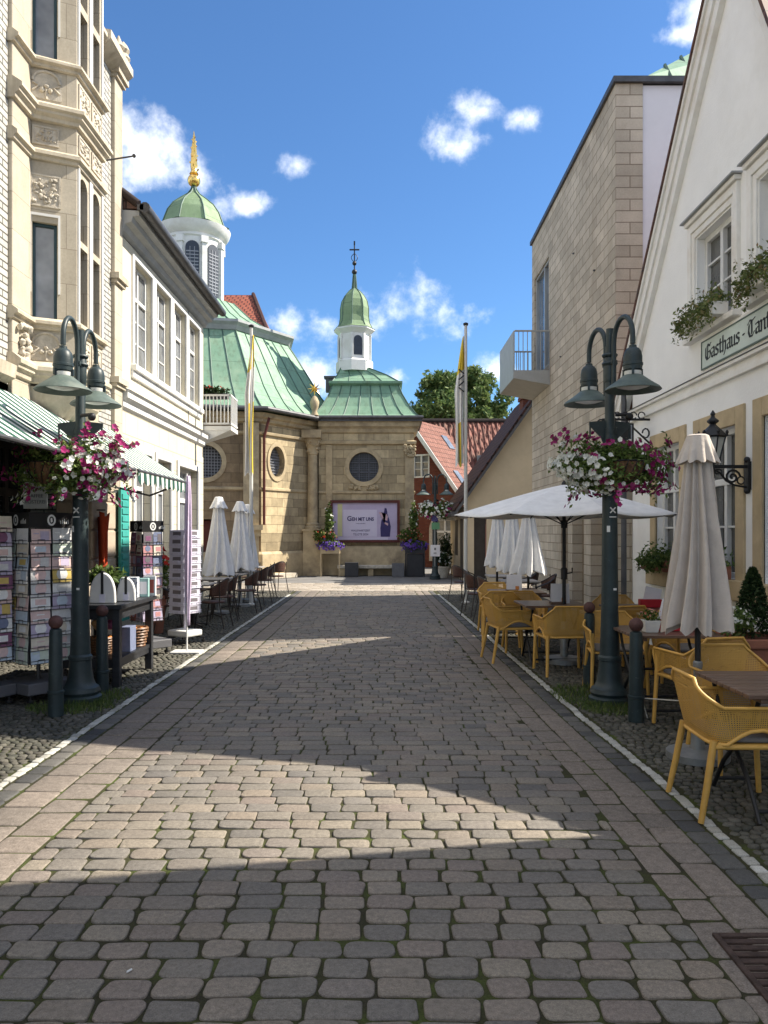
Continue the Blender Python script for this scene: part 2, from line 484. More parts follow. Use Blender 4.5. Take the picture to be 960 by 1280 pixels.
# gutter slabs, two rows on each side, set lengthwise
mb = MB()
for side in (-1, 1):
    for r in range(2):
        y = Y0 - rg.uniform(0,.3)
        while y < Y1:
            l = rg.uniform(.19,.36)
            wd = .25 if side < 0 else .185
            cx = (-2.3 + .25*r + .125) if side < 0 else (XR(y+l/2) - .56 + .185*r + .0925)
            ang = 0 if side < 0 else -(XR(y+l)-XR(y))/l
            stone(mb, cx, y+l/2, wd-.007, l-.008, (-.005 if r == (1 if side < 0 else 0) else 0)+rg.uniform(-.002,.002), rg, .018, 3, ang+rg.uniform(-.012,.012), .006, .001, .009)
            y += l
structure('gutter', mb, M['slab'], fix=False, smooth=180)
mb = MB(); mw = MB()
for side in (-1, 1):
    y = Y0
    while y < Y1:
        l = rg.uniform(.13,.19)
        cx = -2.385 if side < 0 else XR(y+l/2)-.115
        stone(mb, cx, y+l/2, .13, l-.01, rg.uniform(-.003,.003), rg, .018, 3)
        y += l
    y = Y0
    while y < 20.4:
        l = rg.uniform(.085,.115)
        cx = -2.5 if side < 0 else XR(y+l/2)+.0
        stone(mw, cx+rg.uniform(-.007,.007), y+l/2, .062, l-.012, .001+rg.uniform(-.002,.003), rg, .007, 2, rg.uniform(-.05,.05), .004, .0005, .005)
        y += l
structure('edge_strip', mb, M['dark_sett'], fix=False, smooth=180)
structure('white_line', mw, M['white_sett'], fix=False, smooth=180)
# pavements of small setts laid in shallow arcs
structure('pavement_bed', MB().quad((-9,Y0,-.016),(-2.44,Y0,-.016),(-2.44,24.9,-.016),(-9,24.9,-.016)).quad((1.3,Y0,-.016),(7.5,Y0,-.016),(7.5,24.9,-.016),(1.3,24.9,-.016)), M['joint'], fix=False)
mb = MB()
for side, xa, xb in ((-1,-5.6,-2.56),(1,None,4.6)):
    y = 1.2 if side > 0 else 2.6
    while y < 21.7:
        h = rg.uniform(.058,.072)
        x = xa if side < 0 else XR(y)+.05
        x += rg.uniform(0,.03)
        while x < xb:
            l = rg.uniform(.055,.08)
            arc = .11*abs(math.sin((x+.3)*PI/.95))
            stone(mb, x+l/2, y+arc, l-.009, h-.009, rg.uniform(-.004,.005), rg, .016, 2, rg.uniform(-.15,.15), .005, .002, .008)
            x += l
        y += h
structure('pavement', mb, M['small_sett'], fix=False, smooth=180)
# pale cross paving and the plaza in front of the chapel
mb = MB(); y = 21.65
while y < 24.7:
    h = .3; x = -8
    while x < 6:
        l = rg.uniform(.28,.42)
        stone(mb, x+l/2, y+h/2, l-.01, h-.01, rg.uniform(-.002,.002), rg, .01, 3, 0, .002, .0005, .006)
        x += l
    y += h
structure('plaza_paving', mb, M['pale_slab'], fix=False, smooth=180)
structure('plaza', MB().quad((-30,24.75,-.012),(30,24.75,-.012),(30,60,-.012),(-30,60,-.012)), M['asphalt'], fix=False)

# drain grate at the right gutter
M['rust'] = plain('rusty_iron', (.065,.042,.034), .85, .5, 14, .6, metal=.2)
t = thing('drain_grate', 'rusty brown cast iron drain grate set in the gutter near the bottom right corner', 'drain', (1.53,2.9,0))
mb = MB()
mb.box(1.345,1.37,2.42,3.16,-.03,.008).box(1.73,1.755,2.42,3.16,-.03,.008).box(1.37,1.73,2.42,2.45,-.03,.008).box(1.37,1.73,3.13,3.16,-.03,.008)
build(mb, 'frame', M['rust'], t, bev=.004)
mb = MB(); y = 2.466
while y < 3.1:
    mb.box(1.37,1.73,y,y+.031,-.028,.006); y += .0475
build(mb, 'bars', M['rust'], t, bev=.004)
# grass growing at the foot of the lamp posts
def grass(name, spots, seed):
    rg = random.Random(seed); mb = MB()
    for cx, cy, rx, ry, n in spots:
        for _ in range(n):
            a = rg.uniform(0,2*PI); r = math.sqrt(rg.random())
            x, y = cx+rx*r*math.cos(a), cy+ry*r*math.sin(a)
            h = rg.uniform(.025,.085)*(1.15-r*.6); b = rg.uniform(0,2*PI); wd = rg.uniform(.003,.006)
            lx, ly = rg.uniform(-.04,.04), rg.uniform(-.04,.04)
            dx, dy = wd*math.cos(b), wd*math.sin(b)
            mb.add([(x-dx,y-dy,-.015),(x+dx,y+dy,-.015),(x+lx*.5+dx*.6,y+ly*.5+dy*.6,h*.6),(x+lx*.5-dx*.6,y+ly*.5-dy*.6,h*.6),(x+lx,y+ly,h)], [(0,1,2,3),(3,2,4)])
    o = build(mb, name, M['grass'], fix=False); o['kind'] = 'stuff'; return o
M['grass'] = island_mat('grass_blades', [(0,(.05,.085,.02)),(.6,(.09,.14,.03)),(1,(.15,.17,.05))], .8, 8, 0)
tag(grass('grass', [(2.12,7.2,.3,.28,900),(1.95,7.75,.25,.5,700),(2.2,8.1,.15,.2,200)], 5), 'grass growing round the foot of the right street lamp', 'grass')
tag(grass('grass', [(-2.95,7.25,.4,.3,1000),(-2.75,7.6,.2,.5,500)], 6), 'grass growing round the foot of the left street lamp', 'grass')
# ------------------------------------------------------------------ facade helpers
def frame(p, q, flip=False):
    p, q = V((*p, 0)) if len(p) == 2 else V(p), V((*q, 0)) if len(q) == 2 else V(q)
    u = (q-p); L = u.length; u.normalize()
    n = V((u.y, -u.x, 0))
    return (p, u, -n if flip else n), L
def fpt(fr, a, b, z): return V(fr[0]) + V(fr[1])*a + V(fr[2])*b + V((0,0,z))
def offset_path(pts, d):
    out = []
    k = len(pts)
    nn = []
    for i in range(k-1):
        u = V((pts[i+1][0]-pts[i][0], pts[i+1][1]-pts[i][1])).normalized(); nn.append(V((u.y, -u.x)))
    for i in range(k):
        if i == 0: m_ = nn[0]
        elif i == k-1: m_ = nn[-1]
        else:
            m_ = (nn[i-1]+nn[i]); m_ = m_/max(.2, m_.dot(nn[i]))
        out.append((pts[i][0]+m_.x*d, pts[i][1]+m_.y*d))
    return out
def ledge(mb, pts, prof, back=-.05):
    """moulding along a path: prof = list of (out, z) going round the section"""
    inner = offset_path(pts, back)
    rings = [offset_path(pts, o) for o, z in prof]
    rows = [[(x, y, prof[0][1]) for x, y in inner]] + [[(x, y, z) for x, y in r] for r, (o, z) in zip(rings, prof)] + [[(x, y, prof[-1][1]) for x, y in inner]]
    k = len(pts); o = len(mb.v)
    for r in rows: mb.v.extend(r)
    nr = len(rows)
    for i in range(nr):
        i2 = (i+1) % nr
        for j in range(k-1):
            mb.f.append((o+i*k+j, o+i*k+j+1, o+i2*k+j+1, o+i2*k+j)); mb.mi.append(0)
    mb.f.append(tuple(o+i*k for i in range(nr))); mb.mi.append(0)
    mb.f.append(tuple(o+i*k+k-1 for i in range(nr-1,-1,-1))); mb.mi.append(0)

def window(parent, fr, a0, a1, z0, z1, depth, fmat, gmat, mul=(.5,), tr=(), bars=(), fw=.06, bw=.025, name='window', proud=.05):
    """casement: outer frame with mullions (fractions), transoms (fractions) and thin bars; the pane is its child"""
    mb = MB(); b0, b1 = -depth+.004, -depth+proud
    mb.lbox(fr, a0, a0+fw, b0, b1, z0, z1).lbox(fr, a1-fw, a1, b0, b1, z0, z1)
    mb.lbox(fr, a0+fw, a1-fw, b0, b1, z0, z0+fw).lbox(fr, a0+fw, a1-fw, b0, b1, z1-fw, z1)
    ai, aj, zi, zj = a0+fw, a1-fw, z0+fw, z1-fw
    for f in mul:
        c = ai+(aj-ai)*f; mb.lbox(fr, c-fw*.55, c+fw*.55, b0, b1+.006, zi, zj)
    for f in tr:
        c = zi+(zj-zi)*f; mb.lbox(fr, ai, aj, b0, b1+.012, c-fw*.6, c+fw*.6)
    for f in bars:
        c = zi+(zj-zi)*f; mb.lbox(fr, ai, aj, b0+.01, b1-.012, c-bw/2, c+bw/2)
    wdw = build(mb, name, fmat, parent, bev=.004)
    build(MB().lbox(fr, a0+.01, a1-.01, b0+.005, b0+.018, z0+.01, z1-.01), 'pane', gmat, wdw)
    return wdw

def text_mesh(parent, body, size, fr, a, z, b, mat, name='lettering', width=1.0, extrude=.003, mirror=1, align='CENTER', shear=0, offset=0):
    cu = bpy.data.curves.new('lettering_curve', 'FONT'); cu.body = body; cu.size = size; cu.align_x = align; cu.extrude = extrude; cu.shear = shear; cu.offset = offset
    ob = bpy.data.objects.new('lettering_tmp', cu); COL.objects.link(ob)
    me = bpy.data.meshes.new_from_object(ob.evaluated_get(bpy.context.evaluated_depsgraph_get()))
    bpy.data.objects.remove(ob)
    o, u, n = fr
    org = ORG.get(parent.name, V((0,0,0))) if parent else V((0,0,0))
    for vv in me.vertices:
        p = fpt(fr, a + vv.co.x*width*mirror, b + vv.co.z, z + vv.co.y) - org
        vv.co = p
    me.materials.clear(); me.materials.append(mat)
    ob = bpy.data.objects.new(name, me); COL.objects.link(ob)
    if parent: ob.parent = parent; ORG[ob.name] = org
    return ob

# ------------------------------------------------------------------ materials, left side
M['cream_stone'] = ashlar('cream_sandstone', (.46,.405,.315), (.545,.485,.385), (.27,.23,.175), .9, .42, .004, bump=.25, var=.18, stain=(.28,.23,.17), stainamt=.45)
M['cream_trim'] = plain('cream_moulding', (.54,.475,.365), .8, .22, 3, .25, warm=(.34,.285,.205), streak=(.24,.20,.15))
M['relief'] = plain('carved_stone', (.52,.47,.385), .85, .3, 9, .6, fine=45, warm=(.38,.33,.26))
M['glazed'] = ashlar('white_glazed_brick', (.50,.485,.44), (.60,.58,.53), (.11,.105,.09), .26, .08, .010, rough=.3, bump=.6, var=.2, stain=(.3,.27,.22), stainamt=.55)
M['white_paint'] = plain('white_paint', (.68,.675,.65), .5, .08, 3, .08, warm=(.57,.555,.51))
M['teal_frame'] = plain('dark_teal_frame', (.015,.045,.055), .4, .3, 6)
M['glass'] = glass_mat('window_glass')
M['grey_glass'] = glass_mat('curtained_glass', (.16,.17,.18), .08)
M['dark_wood'] = plain('dark_shop_wood', (.03,.025,.022), .6, .4, 5, .2)
M['cream_render'] = ashlar('cream_painted_render', (.60,.55,.43), (.66,.61,.48), (.32,.285,.21), .62, .36, .007, rough=.75, bump=.3, var=.1, stain=(.55,.5,.4), stainamt=.35)
M['cream_plain'] = plain('cream_plaster', (.66,.61,.475), .8, .1, 2, .3, fine=80, warm=(.56,.505,.38), streak=(.46,.41,.32))
M['gutter'] = plain('dark_zinc', (.09,.09,.095), .5, .3, 5, .1, metal=.4)
M['soffit'] = plain('grey_painted_eaves', (.34,.35,.35), .7, .15, 4, .1)
M['pier'] = plain('beige_pier_stone', (.42,.34,.26), .85, .2, 4, .3)  # one even beige for the piers
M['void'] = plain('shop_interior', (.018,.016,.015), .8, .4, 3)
def stripes_mat(name, ca, cb, n, axis=0):
    t = NT(name); uv = t.coord('UV'); sp = t.n('ShaderNodeSeparateXYZ'); t.l(uv, sp.inputs[0])
    f = t.math('FRACT', t.math('MULTIPLY', sp.outputs[axis], n))
    m1 = t.math('GREATER_THAN', f, .46)
    c = t.mix(m1, ca, cb)
    nz = t.noise(t.coord('Object'), 4, 5, .7)
    c = t.mix(1, c, t.ramp(nz, [(.3, .82), (.7, 1.05)]), 'MULTIPLY')
    t.base(c); t.set(rough=.85, spec=.15); return t.mat
M['awning'] = stripes_mat('striped_awning_cloth', (.60,.62,.58), (.025,.08,.062), 4.6)

# ------------------------------------------------------------------ ornate house A
XL = -4.2
FL = (V((XL,0,0)), V((0,1,0)), V((1,0,0)))
A = thing('town_house', 'cream sandstone town house with carved bay window and white glazed brick bands', 'house', (XL,9,0))
bay = [(XL,9.05),(-3.7,9.27),(-3.7,10.1),(XL,10.32)]
mb = MB()
holesA = [rect(6.95,7.65,4.4,6.1), rect(6.95,7.65,7.1,8.5)]
wall_sheet(mb, FL, rect(-4,8.6,3.2,8.9), holesA, .16)
mb.lbox(FL, 11.2, 11.85, -.1, 0, 2.95, 8.9)
mb.box(-11.5,XL-.02,12.16,12.2,0,8.9)
build(mb, 'brick_band', M['glazed'], A, uv=True, fix=False)
mb = MB()
mb.lbox(FL, 8.6, 9.05, -.1, .05, 2.95, 8.9).lbox(FL, 10.88, 11.2, -.1, .05, 2.95, 8.9).lbox(FL, 11.85, 12.2, -.1, .06, 2.95, 8.9)
mb.lbox(FL, 9.05, 10.88, -.12, -.02, 2.9, 8.9)
build(mb, 'pilasters', M['cream_stone'], A, uv=True, bev=.012)
# the three faces of the bay with their openings
faces = [frame(bay[i], bay[i+1]) for i in range(3)]
(f0, L0), (f1, L1), (f2, L2) = faces
mb = MB()
wall_sheet(mb, f0, rect(0,L0,3.4,8.85), [rect(.06,.33,4.15,5.32), rect(.06,.33,7.24,8.5)], .1)
h1 = [arch(.08,.34,5.2,5.98), rect(.08,.34,4.2,5.12), arch(.49,.75,5.2,5.98), rect(.49,.75,4.2,5.12),
      arch(.08,.34,8.1,8.7), rect(.08,.34,7.3,8.0), arch(.49,.75,8.1,8.7), rect(.49,.75,7.3,8.0)]
wall_sheet(mb, f1, rect(0,L1,3.4,8.85), h1, .14)
wall_sheet(mb, f2, rect(0,L2,3.4,8.85), [rect(.2,.47,4.15,5.32), rect(.2,.47,7.24,8.5)], .1)
bw_ = build(mb, 'bay_window', M['cream_stone'], A, uv=True, fix=False)
for (f, zz) in ((f0, (4.15,5.32)), (f0, (7.24,8.5)), (f2, (4.15,5.32)), (f2, (7.24,8.5))):
    q_ = .06 if f is f0 else .2; window(A, f, q_, q_+.27, *zz, .1, M['teal_frame'], M['grey_glass'], (), (), (), .035)
mb = MB()
for z0, z1 in ((4.2,5.98),(7.3,8.7)):
    for a in (.08,.49): mb.lbox(f1, a, a+.26, -.135, -.125, z0, z1)
build(mb, 'pane', M['glass'], A)
# white painted edges round the openings
mb = MB()
for f, q_ in ((f0, .06),(f2, .2)):
    for z0, z1 in ((4.13,5.42),(7.2,8.6)):
        mb = MB(); mb.lbox(f, q_-.035, q_-.01, -.02, .018, z0+.35, z1).lbox(f, q_+.28, q_+.305, -.02, .018, z0+.35, z1).lbox(f, q_-.01, q_+.28, -.02, .018, z1-.03, z1)
        build(mb, 'white_trim', M['white_paint'], A)
mb = MB()
for z0, z1 in ((4.15,6.1),(7.25,8.8)):
    for a in (.0,.36,.41,.77): build(MB().lbox(f1, a+.02, a+.06, -.02, .02, z0, z1), 'white_trim', M['white_paint'], A)
# mouldings that run round the bay
mb = MB()
path = [(XL+.05,8.6),(XL+.05,8.98)] + bay[:1] + bay[1:] + [(XL+.05,10.95),(XL+.05,11.2)]
path = [(XL+.05,8.57),(XL+.05,9.05),(-3.7,9.27),(-3.7,10.1),(XL+.05,10.32),(XL+.05,11.23)]
for prof in ([(.02,3.4),(.05,3.41),(.06,3.46),(.12,3.49),(.12,3.52),(.16,3.54),(.16,3.585),(.02,3.66)], [(.02,4.04),(.04,4.05),(.05,4.085),(.11,4.1),(.11,4.135),(.02,4.18)],
             [(.02,6.04),(.04,6.05),(.05,6.085),(.1,6.1),(.1,6.14),(.02,6.18)], [(.02,6.5),(.06,6.51),(.07,6.55),(.13,6.58),(.13,6.61),(.18,6.63),(.18,6.67),(.02,6.74)],
             [(.02,7.13),(.05,7.14),(.06,7.17),(.12,7.19),(.12,7.22),(.02,7.27)], [(.02,8.7),(.07,8.74),(.08,8.8),(.18,8.86),(.18,8.92),(.02,8.96)]):
    ledge(mb, path, [(o*.68, z) for o, z in prof])
for z in (3.05,3.95,5.55,8.72): mb.lbox(FL, 11.8, 12.26, -.05, .14, z, z+.09).lbox(FL, 11.83, 12.23, -.05, .1, z-.06, z)
ledge(mb, [(XL,-4),(XL,8.57)], [(.0,8.72),(.12,8.78),(.2,8.86),(.2,8.95),(.0,8.98)])
ledge(mb, [(XL,11.23),(XL,12.22)], [(.0,8.72),(.12,8.78),(.22,8.86),(.22,8.98),(.0,9.02)])
ledge(mb, [(XL,-4),(XL,8.57)], [(.0,3.3),(.1,3.36),(.12,3.5),(.0,3.55)])
ledge(mb, [(XL,10.9),(XL,12.26)], [(.0,2.86),(.1,2.9),(.16,3.0),(.0,3.06)])
mb.lathe([(.09,0),(.11,.03),(.07,.1),(.1,.16),(.06,.24),(.01,.3)], 10, (XL+.12,12.05,9.02)).lathe([(.07,0),(.09,.03),(.05,.1),(.01,.2)], 10, (XL+.15,11.75,9.02))
# tapering corbel below the bay
rings = []
for k, z in ((1,3.37),(.93,3.22),(.66,3.05),(.3,2.93)):
    rings.append([(XL-.1,9.05+(1-k)*.3,z),(XL,9.05+(1-k)*.3,z),(XL+.5*k,9.27+(1-k)*.2,z),(XL+.5*k,10.1-(1-k)*.2,z),(XL,10.32-(1-k)*.3,z),(XL-.1,10.32-(1-k)*.3,z)])
mb.loft(rings)
build(mb, 'moulding', M['cream_trim'], A, smooth=25)
# carved panels: shield and foliage reliefs, trefoil niches with a small cross flower
mb = MB(); rg = random.Random(9)
def relief(f, a0, a1, z0, z1, n, r):
    mb = MB()
    mb.lbox(f, a0, a1, -.02, .012, z0, z1).lbox(f, a0-.02, a0, -.02, .02, z0-.02, z1+.02).lbox(f, a1, a1+.02, -.02, .02, z0-.02, z1+.02).lbox(f, a0, a1, -.02, .02, z0-.02, z0).lbox(f, a0, a1, -.02, .02, z1, z1+.02)
    for _ in range(n):
        a, z = rg.uniform(a0+.02,a1-.02), rg.uniform(z0+.02,z1-.02)
        mb.blob(fpt(f, a, .012, z), rg.uniform(r*.5, r*1.0), rg, 7, .3)
    build(mb, 'carved_panel', M['relief'], A, smooth=50)
relief(f0, .06, .35, 5.52, 5.86, 46, .026)
relief(f0, .08, .33, 6.25, 6.43, 22, .02)
relief(f1, .06, .36, 6.25, 6.43, 22, .022); relief(f1, .47, .77, 6.25, 6.43, 22, .022)
relief(f1, .06, .36, 6.78, 7.05, 30, .024); relief(f1, .47, .77, 6.78, 7.05, 30, .024)
relief(f1, .06, .36, 3.72, 3.98, 26, .024); relief(f1, .47, .77, 3.72, 3.98, 26, .024)
for z0, z1, c in ((3.68,4.0,.21),(6.78,7.1,.21)):
    h = z1-z0; mb = MB().lbox(f0, c-.17, c+.17, -.02, .006, z0, z1)
    mb.tube([fpt(f0, c+.15*math.cos(t_), .012, z0+.02+h*.55+.13*math.sin(t_)) for t_ in [PI*i/10 for i in range(11)]], .016, 6)
    for s_ in (-1, 1): mb.tube([fpt(f0, c+s_*.15, .012, z0+h*.55), fpt(f0, c+s_*.08, .012, z0+h*.45), fpt(f0, c+s_*.15, .012, z0+h*.25)], .014, 6)
    mb.tube([fpt(f0, c, .012, z0), fpt(f0, c, .018, z0+h*.42)], .014, 6)
    for da, dz in ((0,.42),(-.045,.28),(.045,.28)): mb.blob(fpt(f0, c+da, .02, z0+h*dz+.01), .028, rg, 7, .25)
    build(mb, 'niche', M['relief'], A, smooth=50)
# leafy corbels on the pilaster
for (ya, z) in ((8.82,3.85),(11.03,3.85),(12.02,2.82)):
    mb = MB()
    for i in range(26):
        q = rg.random(); mb.blob((XL+.06+rg.uniform(0,.09)*(1-q), ya+rg.uniform(-.17,.17)*(1-q*.8), z+.16-q*.42), rg.uniform(.025,.05), rg, 7, .3)
    build(mb, 'leaf_corbel', M['relief'], A, smooth=50)
for hh in holesA:
    z0, z1 = hh[0][1], hh[2][1]
    window(A, FL, 6.95, 7.65, z0, z1, .16, M['teal_frame'], M['grey_glass'], (.5,), (.7,), (), .05)
mb = MB()
for z0, z1 in ((4.4,6.1),(7.1,8.5)):
    mb.lbox(FL, 6.75, 6.95, -.02, .05, z0, z1+.2).lbox(FL, 7.65, 7.85, -.02, .05, z0, z1+.2).lbox(FL, 6.95, 7.65, -.02, .05, z1, z1+.2).lbox(FL, 6.7, 7.9, -.02, .1, z0-.12, z0)
build(mb, 'window_surround', M['cream_stone'], A, uv=True, bev=.01)
# ground floor: piers, dark shop front set back
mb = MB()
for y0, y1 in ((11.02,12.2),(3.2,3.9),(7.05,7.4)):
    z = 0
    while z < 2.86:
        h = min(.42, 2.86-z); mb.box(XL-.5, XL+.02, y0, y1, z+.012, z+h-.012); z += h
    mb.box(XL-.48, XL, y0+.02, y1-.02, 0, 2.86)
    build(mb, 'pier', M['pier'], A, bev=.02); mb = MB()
mb = MB()
mb.box(XL-.6,XL,-4,11.02,2.86,3.3).box(XL-.62,XL-.02,11.02,12.2,2.86,3.3)
build(mb, 'lintel', M['dark_wood'], A)
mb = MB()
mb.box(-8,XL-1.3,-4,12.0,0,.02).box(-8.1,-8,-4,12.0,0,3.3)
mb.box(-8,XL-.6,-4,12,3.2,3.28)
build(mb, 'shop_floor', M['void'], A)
fs_ = (V((XL-.9,0,0)), V((0,1,0)), V((1,0,0)))
window(A, fs_, 3.9, 7.05, .3, 2.86, .0, M['dark_wood'], M['glass'], (.33,.66), (.78,), (), .09, name='shop_window')
window(A, fs_, 7.4, 9.6, .3, 2.86, .0, M['dark_wood'], M['glass'], (.5,), (.78,), (), .09, name='shop_window')
window(A, fs_, 9.6, 11.0, .02, 2.86, .0, M['dark_wood'], M['glass'], (.5,), (.78,), (), .09, name='shop_door')
build(MB().box(XL-.95,XL-.85,3.9,9.6,0,.3), 'stall_riser', M['dark_wood'], A)
# upper roof behind the cornice
M['dark_tile'] = ashlar('dark_brown_tiles', (.10,.055,.045), (.15,.085,.065), (.03,.02,.018), .22, .3, .012, rough=.7, bump=.9, var=.3, stainamt=.3)
build(MB().prism([(XL-.02,-4,8.9),(-8,-4,12.5),(-11.5,-4,8.9)], (0,16.15,0)), 'roof', M['dark_tile'], A, uv=True)
# thin metal flagstaff bracket that sticks out of the bay
build(MB().tube([(XL+.02,10.95,6.9),(XL+.62,11.0,7.02)], .012, 6).ball((XL+.63,11.0,7.025), .03, 8), 'flagstaff', M['gutter'], A)

# awnings with scalloped valance
def awning(y0, y1, label, val=True):
    t = thing('awning', label, 'awning', (XL,y0,3.1), group='striped shop awnings')
    n = max(8, int((y1-y0)*12)); mb = MB()
    xa, xb, za, zb = XL+.06, -3.02, 3.19, 2.42
    vsa = [p for i in range(n+1) for p in ((xa,y0+(y1-y0)*i/n,za),((xa+xb)/2,y0+(y1-y0)*i/n,(za+zb)/2-.02),(xb,y0+(y1-y0)*i/n,zb))]
    mb.add(vsa, [q for i in range(n) for q in ((3*i,3*i+1,3*i+4,3*i+3),(3*i+1,3*i+2,3*i+5,3*i+4))])
    build(mb, 'canopy', M['awning'], t, uv=True, fix=False, solid=.006)
    mb = MB(); k = max(6, int((y1-y0)*4.6)) if val else 0; st = (y1-y0)/max(1,k)
    for i in range(k):
        a = y0+i*st; pts = [(xb+.008,a,zb), (xb+.008,a+st,zb)]
        low = [(xb+.012+.006*math.sin(i*2.1), a+st*(1-j/6), zb-.13-.055*math.sin(PI*j/6)) for j in range(7)]
        mb.poly(pts+low)
    if val: build(mb, 'valance', M['awning'], t, uv=True, fix=False, solid=.004)
    mb = MB().tube([(xb,y0,zb-.015),(xb,y1,zb-.015)], .022, 8)
    for yy in (y0+.12, y1-.12): mb.tube([(XL+.05,yy,2.35),(-3.55,yy,2.2),(xb,yy,zb-.02)], .016, 6)
    build(mb, 'folding_arm', M['gutter'], t, smooth=40)
    return t
awning(3.8, 9.35, 'green and white striped awning below the bay window of the sandstone house', False)
awning(9.42, 11.78, 'shorter green and white striped awning beside the cream rendered house')

# hanging white notice board under the awning
t = thing('hanging_sign', 'white notice board with a black star hanging in the dark shop entrance', 'sign', (-3.7,8.25,2.2))
fr, _ = frame((-3.86,8.25),(-3.5,8.25))
build(MB().lbox(fr, 0, .26, 0, .015, 1.9, 2.38), 'board', M['white_paint'], t, bev=.004)
mb = MB()
for k in range(4):
    an = PI*k/2+.3; c = (.13, 2.24)
    p = lambda r, a: fpt(fr, c[0]+r*math.cos(a), .019, c[1]+r*math.sin(a))
    mb.poly([p(.02,an-.8),p(.085,an),p(.02,an+.8),p(0,0)])
M['black'] = plain('black_paint', (.012,.012,.013), .45, .3, 6)
M['ink'] = plain('grey_print', (.16,.16,.17), .7, .1)
build(mb, 'emblem', M['black'], t, fix=False)
for i, (s_, z) in enumerate((('TELGTER',2.09),('KAFFEE',2.02),('RÖSTEREI',1.955))): text_mesh(t, s_, .052, fr, .13, z, .017, M['ink'])
build(MB().tube([(-3.8,8.24,2.38),(-3.8,8.24,2.85)], .004, 4).tube([(-3.65,8.24,2.38),(-3.65,8.24,2.85)], .004, 4), 'cord', M['gutter'], t)

# ------------------------------------------------------------------ cream house B
B = thing('rendered_house', 'cream rendered two storey house with tall white windows and dark eaves', 'house', (XL,15,0))
Yb0, Yb1 = 12.26, 17.9
up = [(12.9,13.9),(14.12,15.1),(15.32,16.28),(16.5,17.45)]
lo = [(12.95,13.85,1.0,3.0),(14.2,15.1,1.0,3.0),(15.7,17.3,.12,3.0)]
mb = MB()
wall_sheet(mb, FL, rect(Yb0,Yb1,3.8,6.4), [rect(a,b,4.5,6.22) for a, b in up], .16)
mb.box(-11,XL,Yb1-.01,Yb1,0,6.4)
build(mb, 'upper_wall', M['cream_plain'], B, fix=False)
mb = MB()
wall_sheet(mb, FL, rect(Yb0,Yb1,0,3.8), [rect(*h) for h in lo], .2)
build(mb, 'ground_floor_wall', M['cream_render'], B, uv=True, fix=False)
for a, b in up:
    window(B, FL, a, b, 4.5, 6.22, .14, M['white_paint'], M['grey_glass'], (.5,), (.68,), (.22,.45), .055)
for h in lo[:2]: window(B, FL, *h, .18, M['white_paint'], M['grey_glass'], (.5,), (.72,), (), .06)
window(B, FL, *lo[2], .18, M['white_paint'], M['grey_glass'], (.25,.75), (.78,), (.25,), .08, name='shop_door')
mb = MB()
for a, b in up:
    mb.lbox(FL, a-.1, a, -.02, .035, 4.42, 6.3).lbox(FL, b, b+.1, -.02, .035, 4.42, 6.3).lbox(FL, a, b, -.02, .035, 6.22, 6.3)
    mb.lbox(FL, a-.13, b+.13, -.02, .1, 4.34, 4.44).lbox(FL, a-.13, b+.13, -.02, .05, 4.22, 4.34)
for a, b, z0, z1 in lo:
    mb.lbox(FL, a-.12, a, -.02, .04, z0, z1+.12).lbox(FL, b, b+.12, -.02, .04, z0, z1+.12).lbox(FL, a, b, -.02, .04, z1, z1+.12)
build(mb, 'window_surround', M['white_paint'], B, bev=.012)
mb = MB()
ledge(mb, [(XL,Yb0),(XL,Yb1)], [(.0,3.62),(.05,3.66),(.05,3.74),(.12,3.8),(.12,3.88),(.16,3.92),(.02,3.97)])
build(mb, 'string_course', M['white_paint'], B)
mb = MB()
ledge(mb, [(XL,Yb0-.06),(XL,Yb1+.1)], [(.0,6.42),(.06,6.46),(.1,6.54),(.2,6.57),(.22,6.65),(.32,6.67),(.32,6.74),(.0,6.76)])
build(mb, 'cornice', M['soffit'], B)
mb = MB()
mb.tube([(XL+.42,Yb0-.1,6.78),(XL+.42,Yb1+.15,6.78)], .085, 10).box(XL+.3,XL+.4,Yb0-.1,Yb1+.15,6.74,6.83)
mb.tube([(XL+.03,16.42,3.97),(XL+.03,16.42,6.36)], .008, 5)
build(mb, 'gutter', M['gutter'], B, smooth=40)
M['red_tile'] = ashlar('red_clay_tiles', (.30,.09,.05), (.40,.14,.08), (.06,.025,.018), .22, .3, .02, rough=.75, bump=1, var=.35, stain=(.1,.05,.04), stainamt=.4)
build(MB().prism([(XL+.4,Yb0-.05,6.78),(-7.6,Yb0-.05,9.5),(-11,Yb0-.05,6.78)], (0,Yb1-Yb0+.15,0)), 'roof', M['dark_tile'], B, uv=True)
mb = MB()
for i in range(6): mb.tube([(XL+.3-.28*i*.0,Yb0-.04+i*.2,6.85),(XL-.1,Yb0-.04+i*.2,7.15)], .07, 8)
build(mb, 'ridge_tile', M['dark_tile'], B, smooth=50)
M['teal'] = plain('teal_shutter_paint', (.05,.33,.29), .5, .15, 6)
mb = MB().box(-4.14,-4.1,12.0,12.4,.25,2.35)
for k in range(16): mb.box(-4.1,-4.085,12.04,12.36,.4+k*.118,.48+k*.118)
tt = build(mb, 'shutter', M['teal'], B)
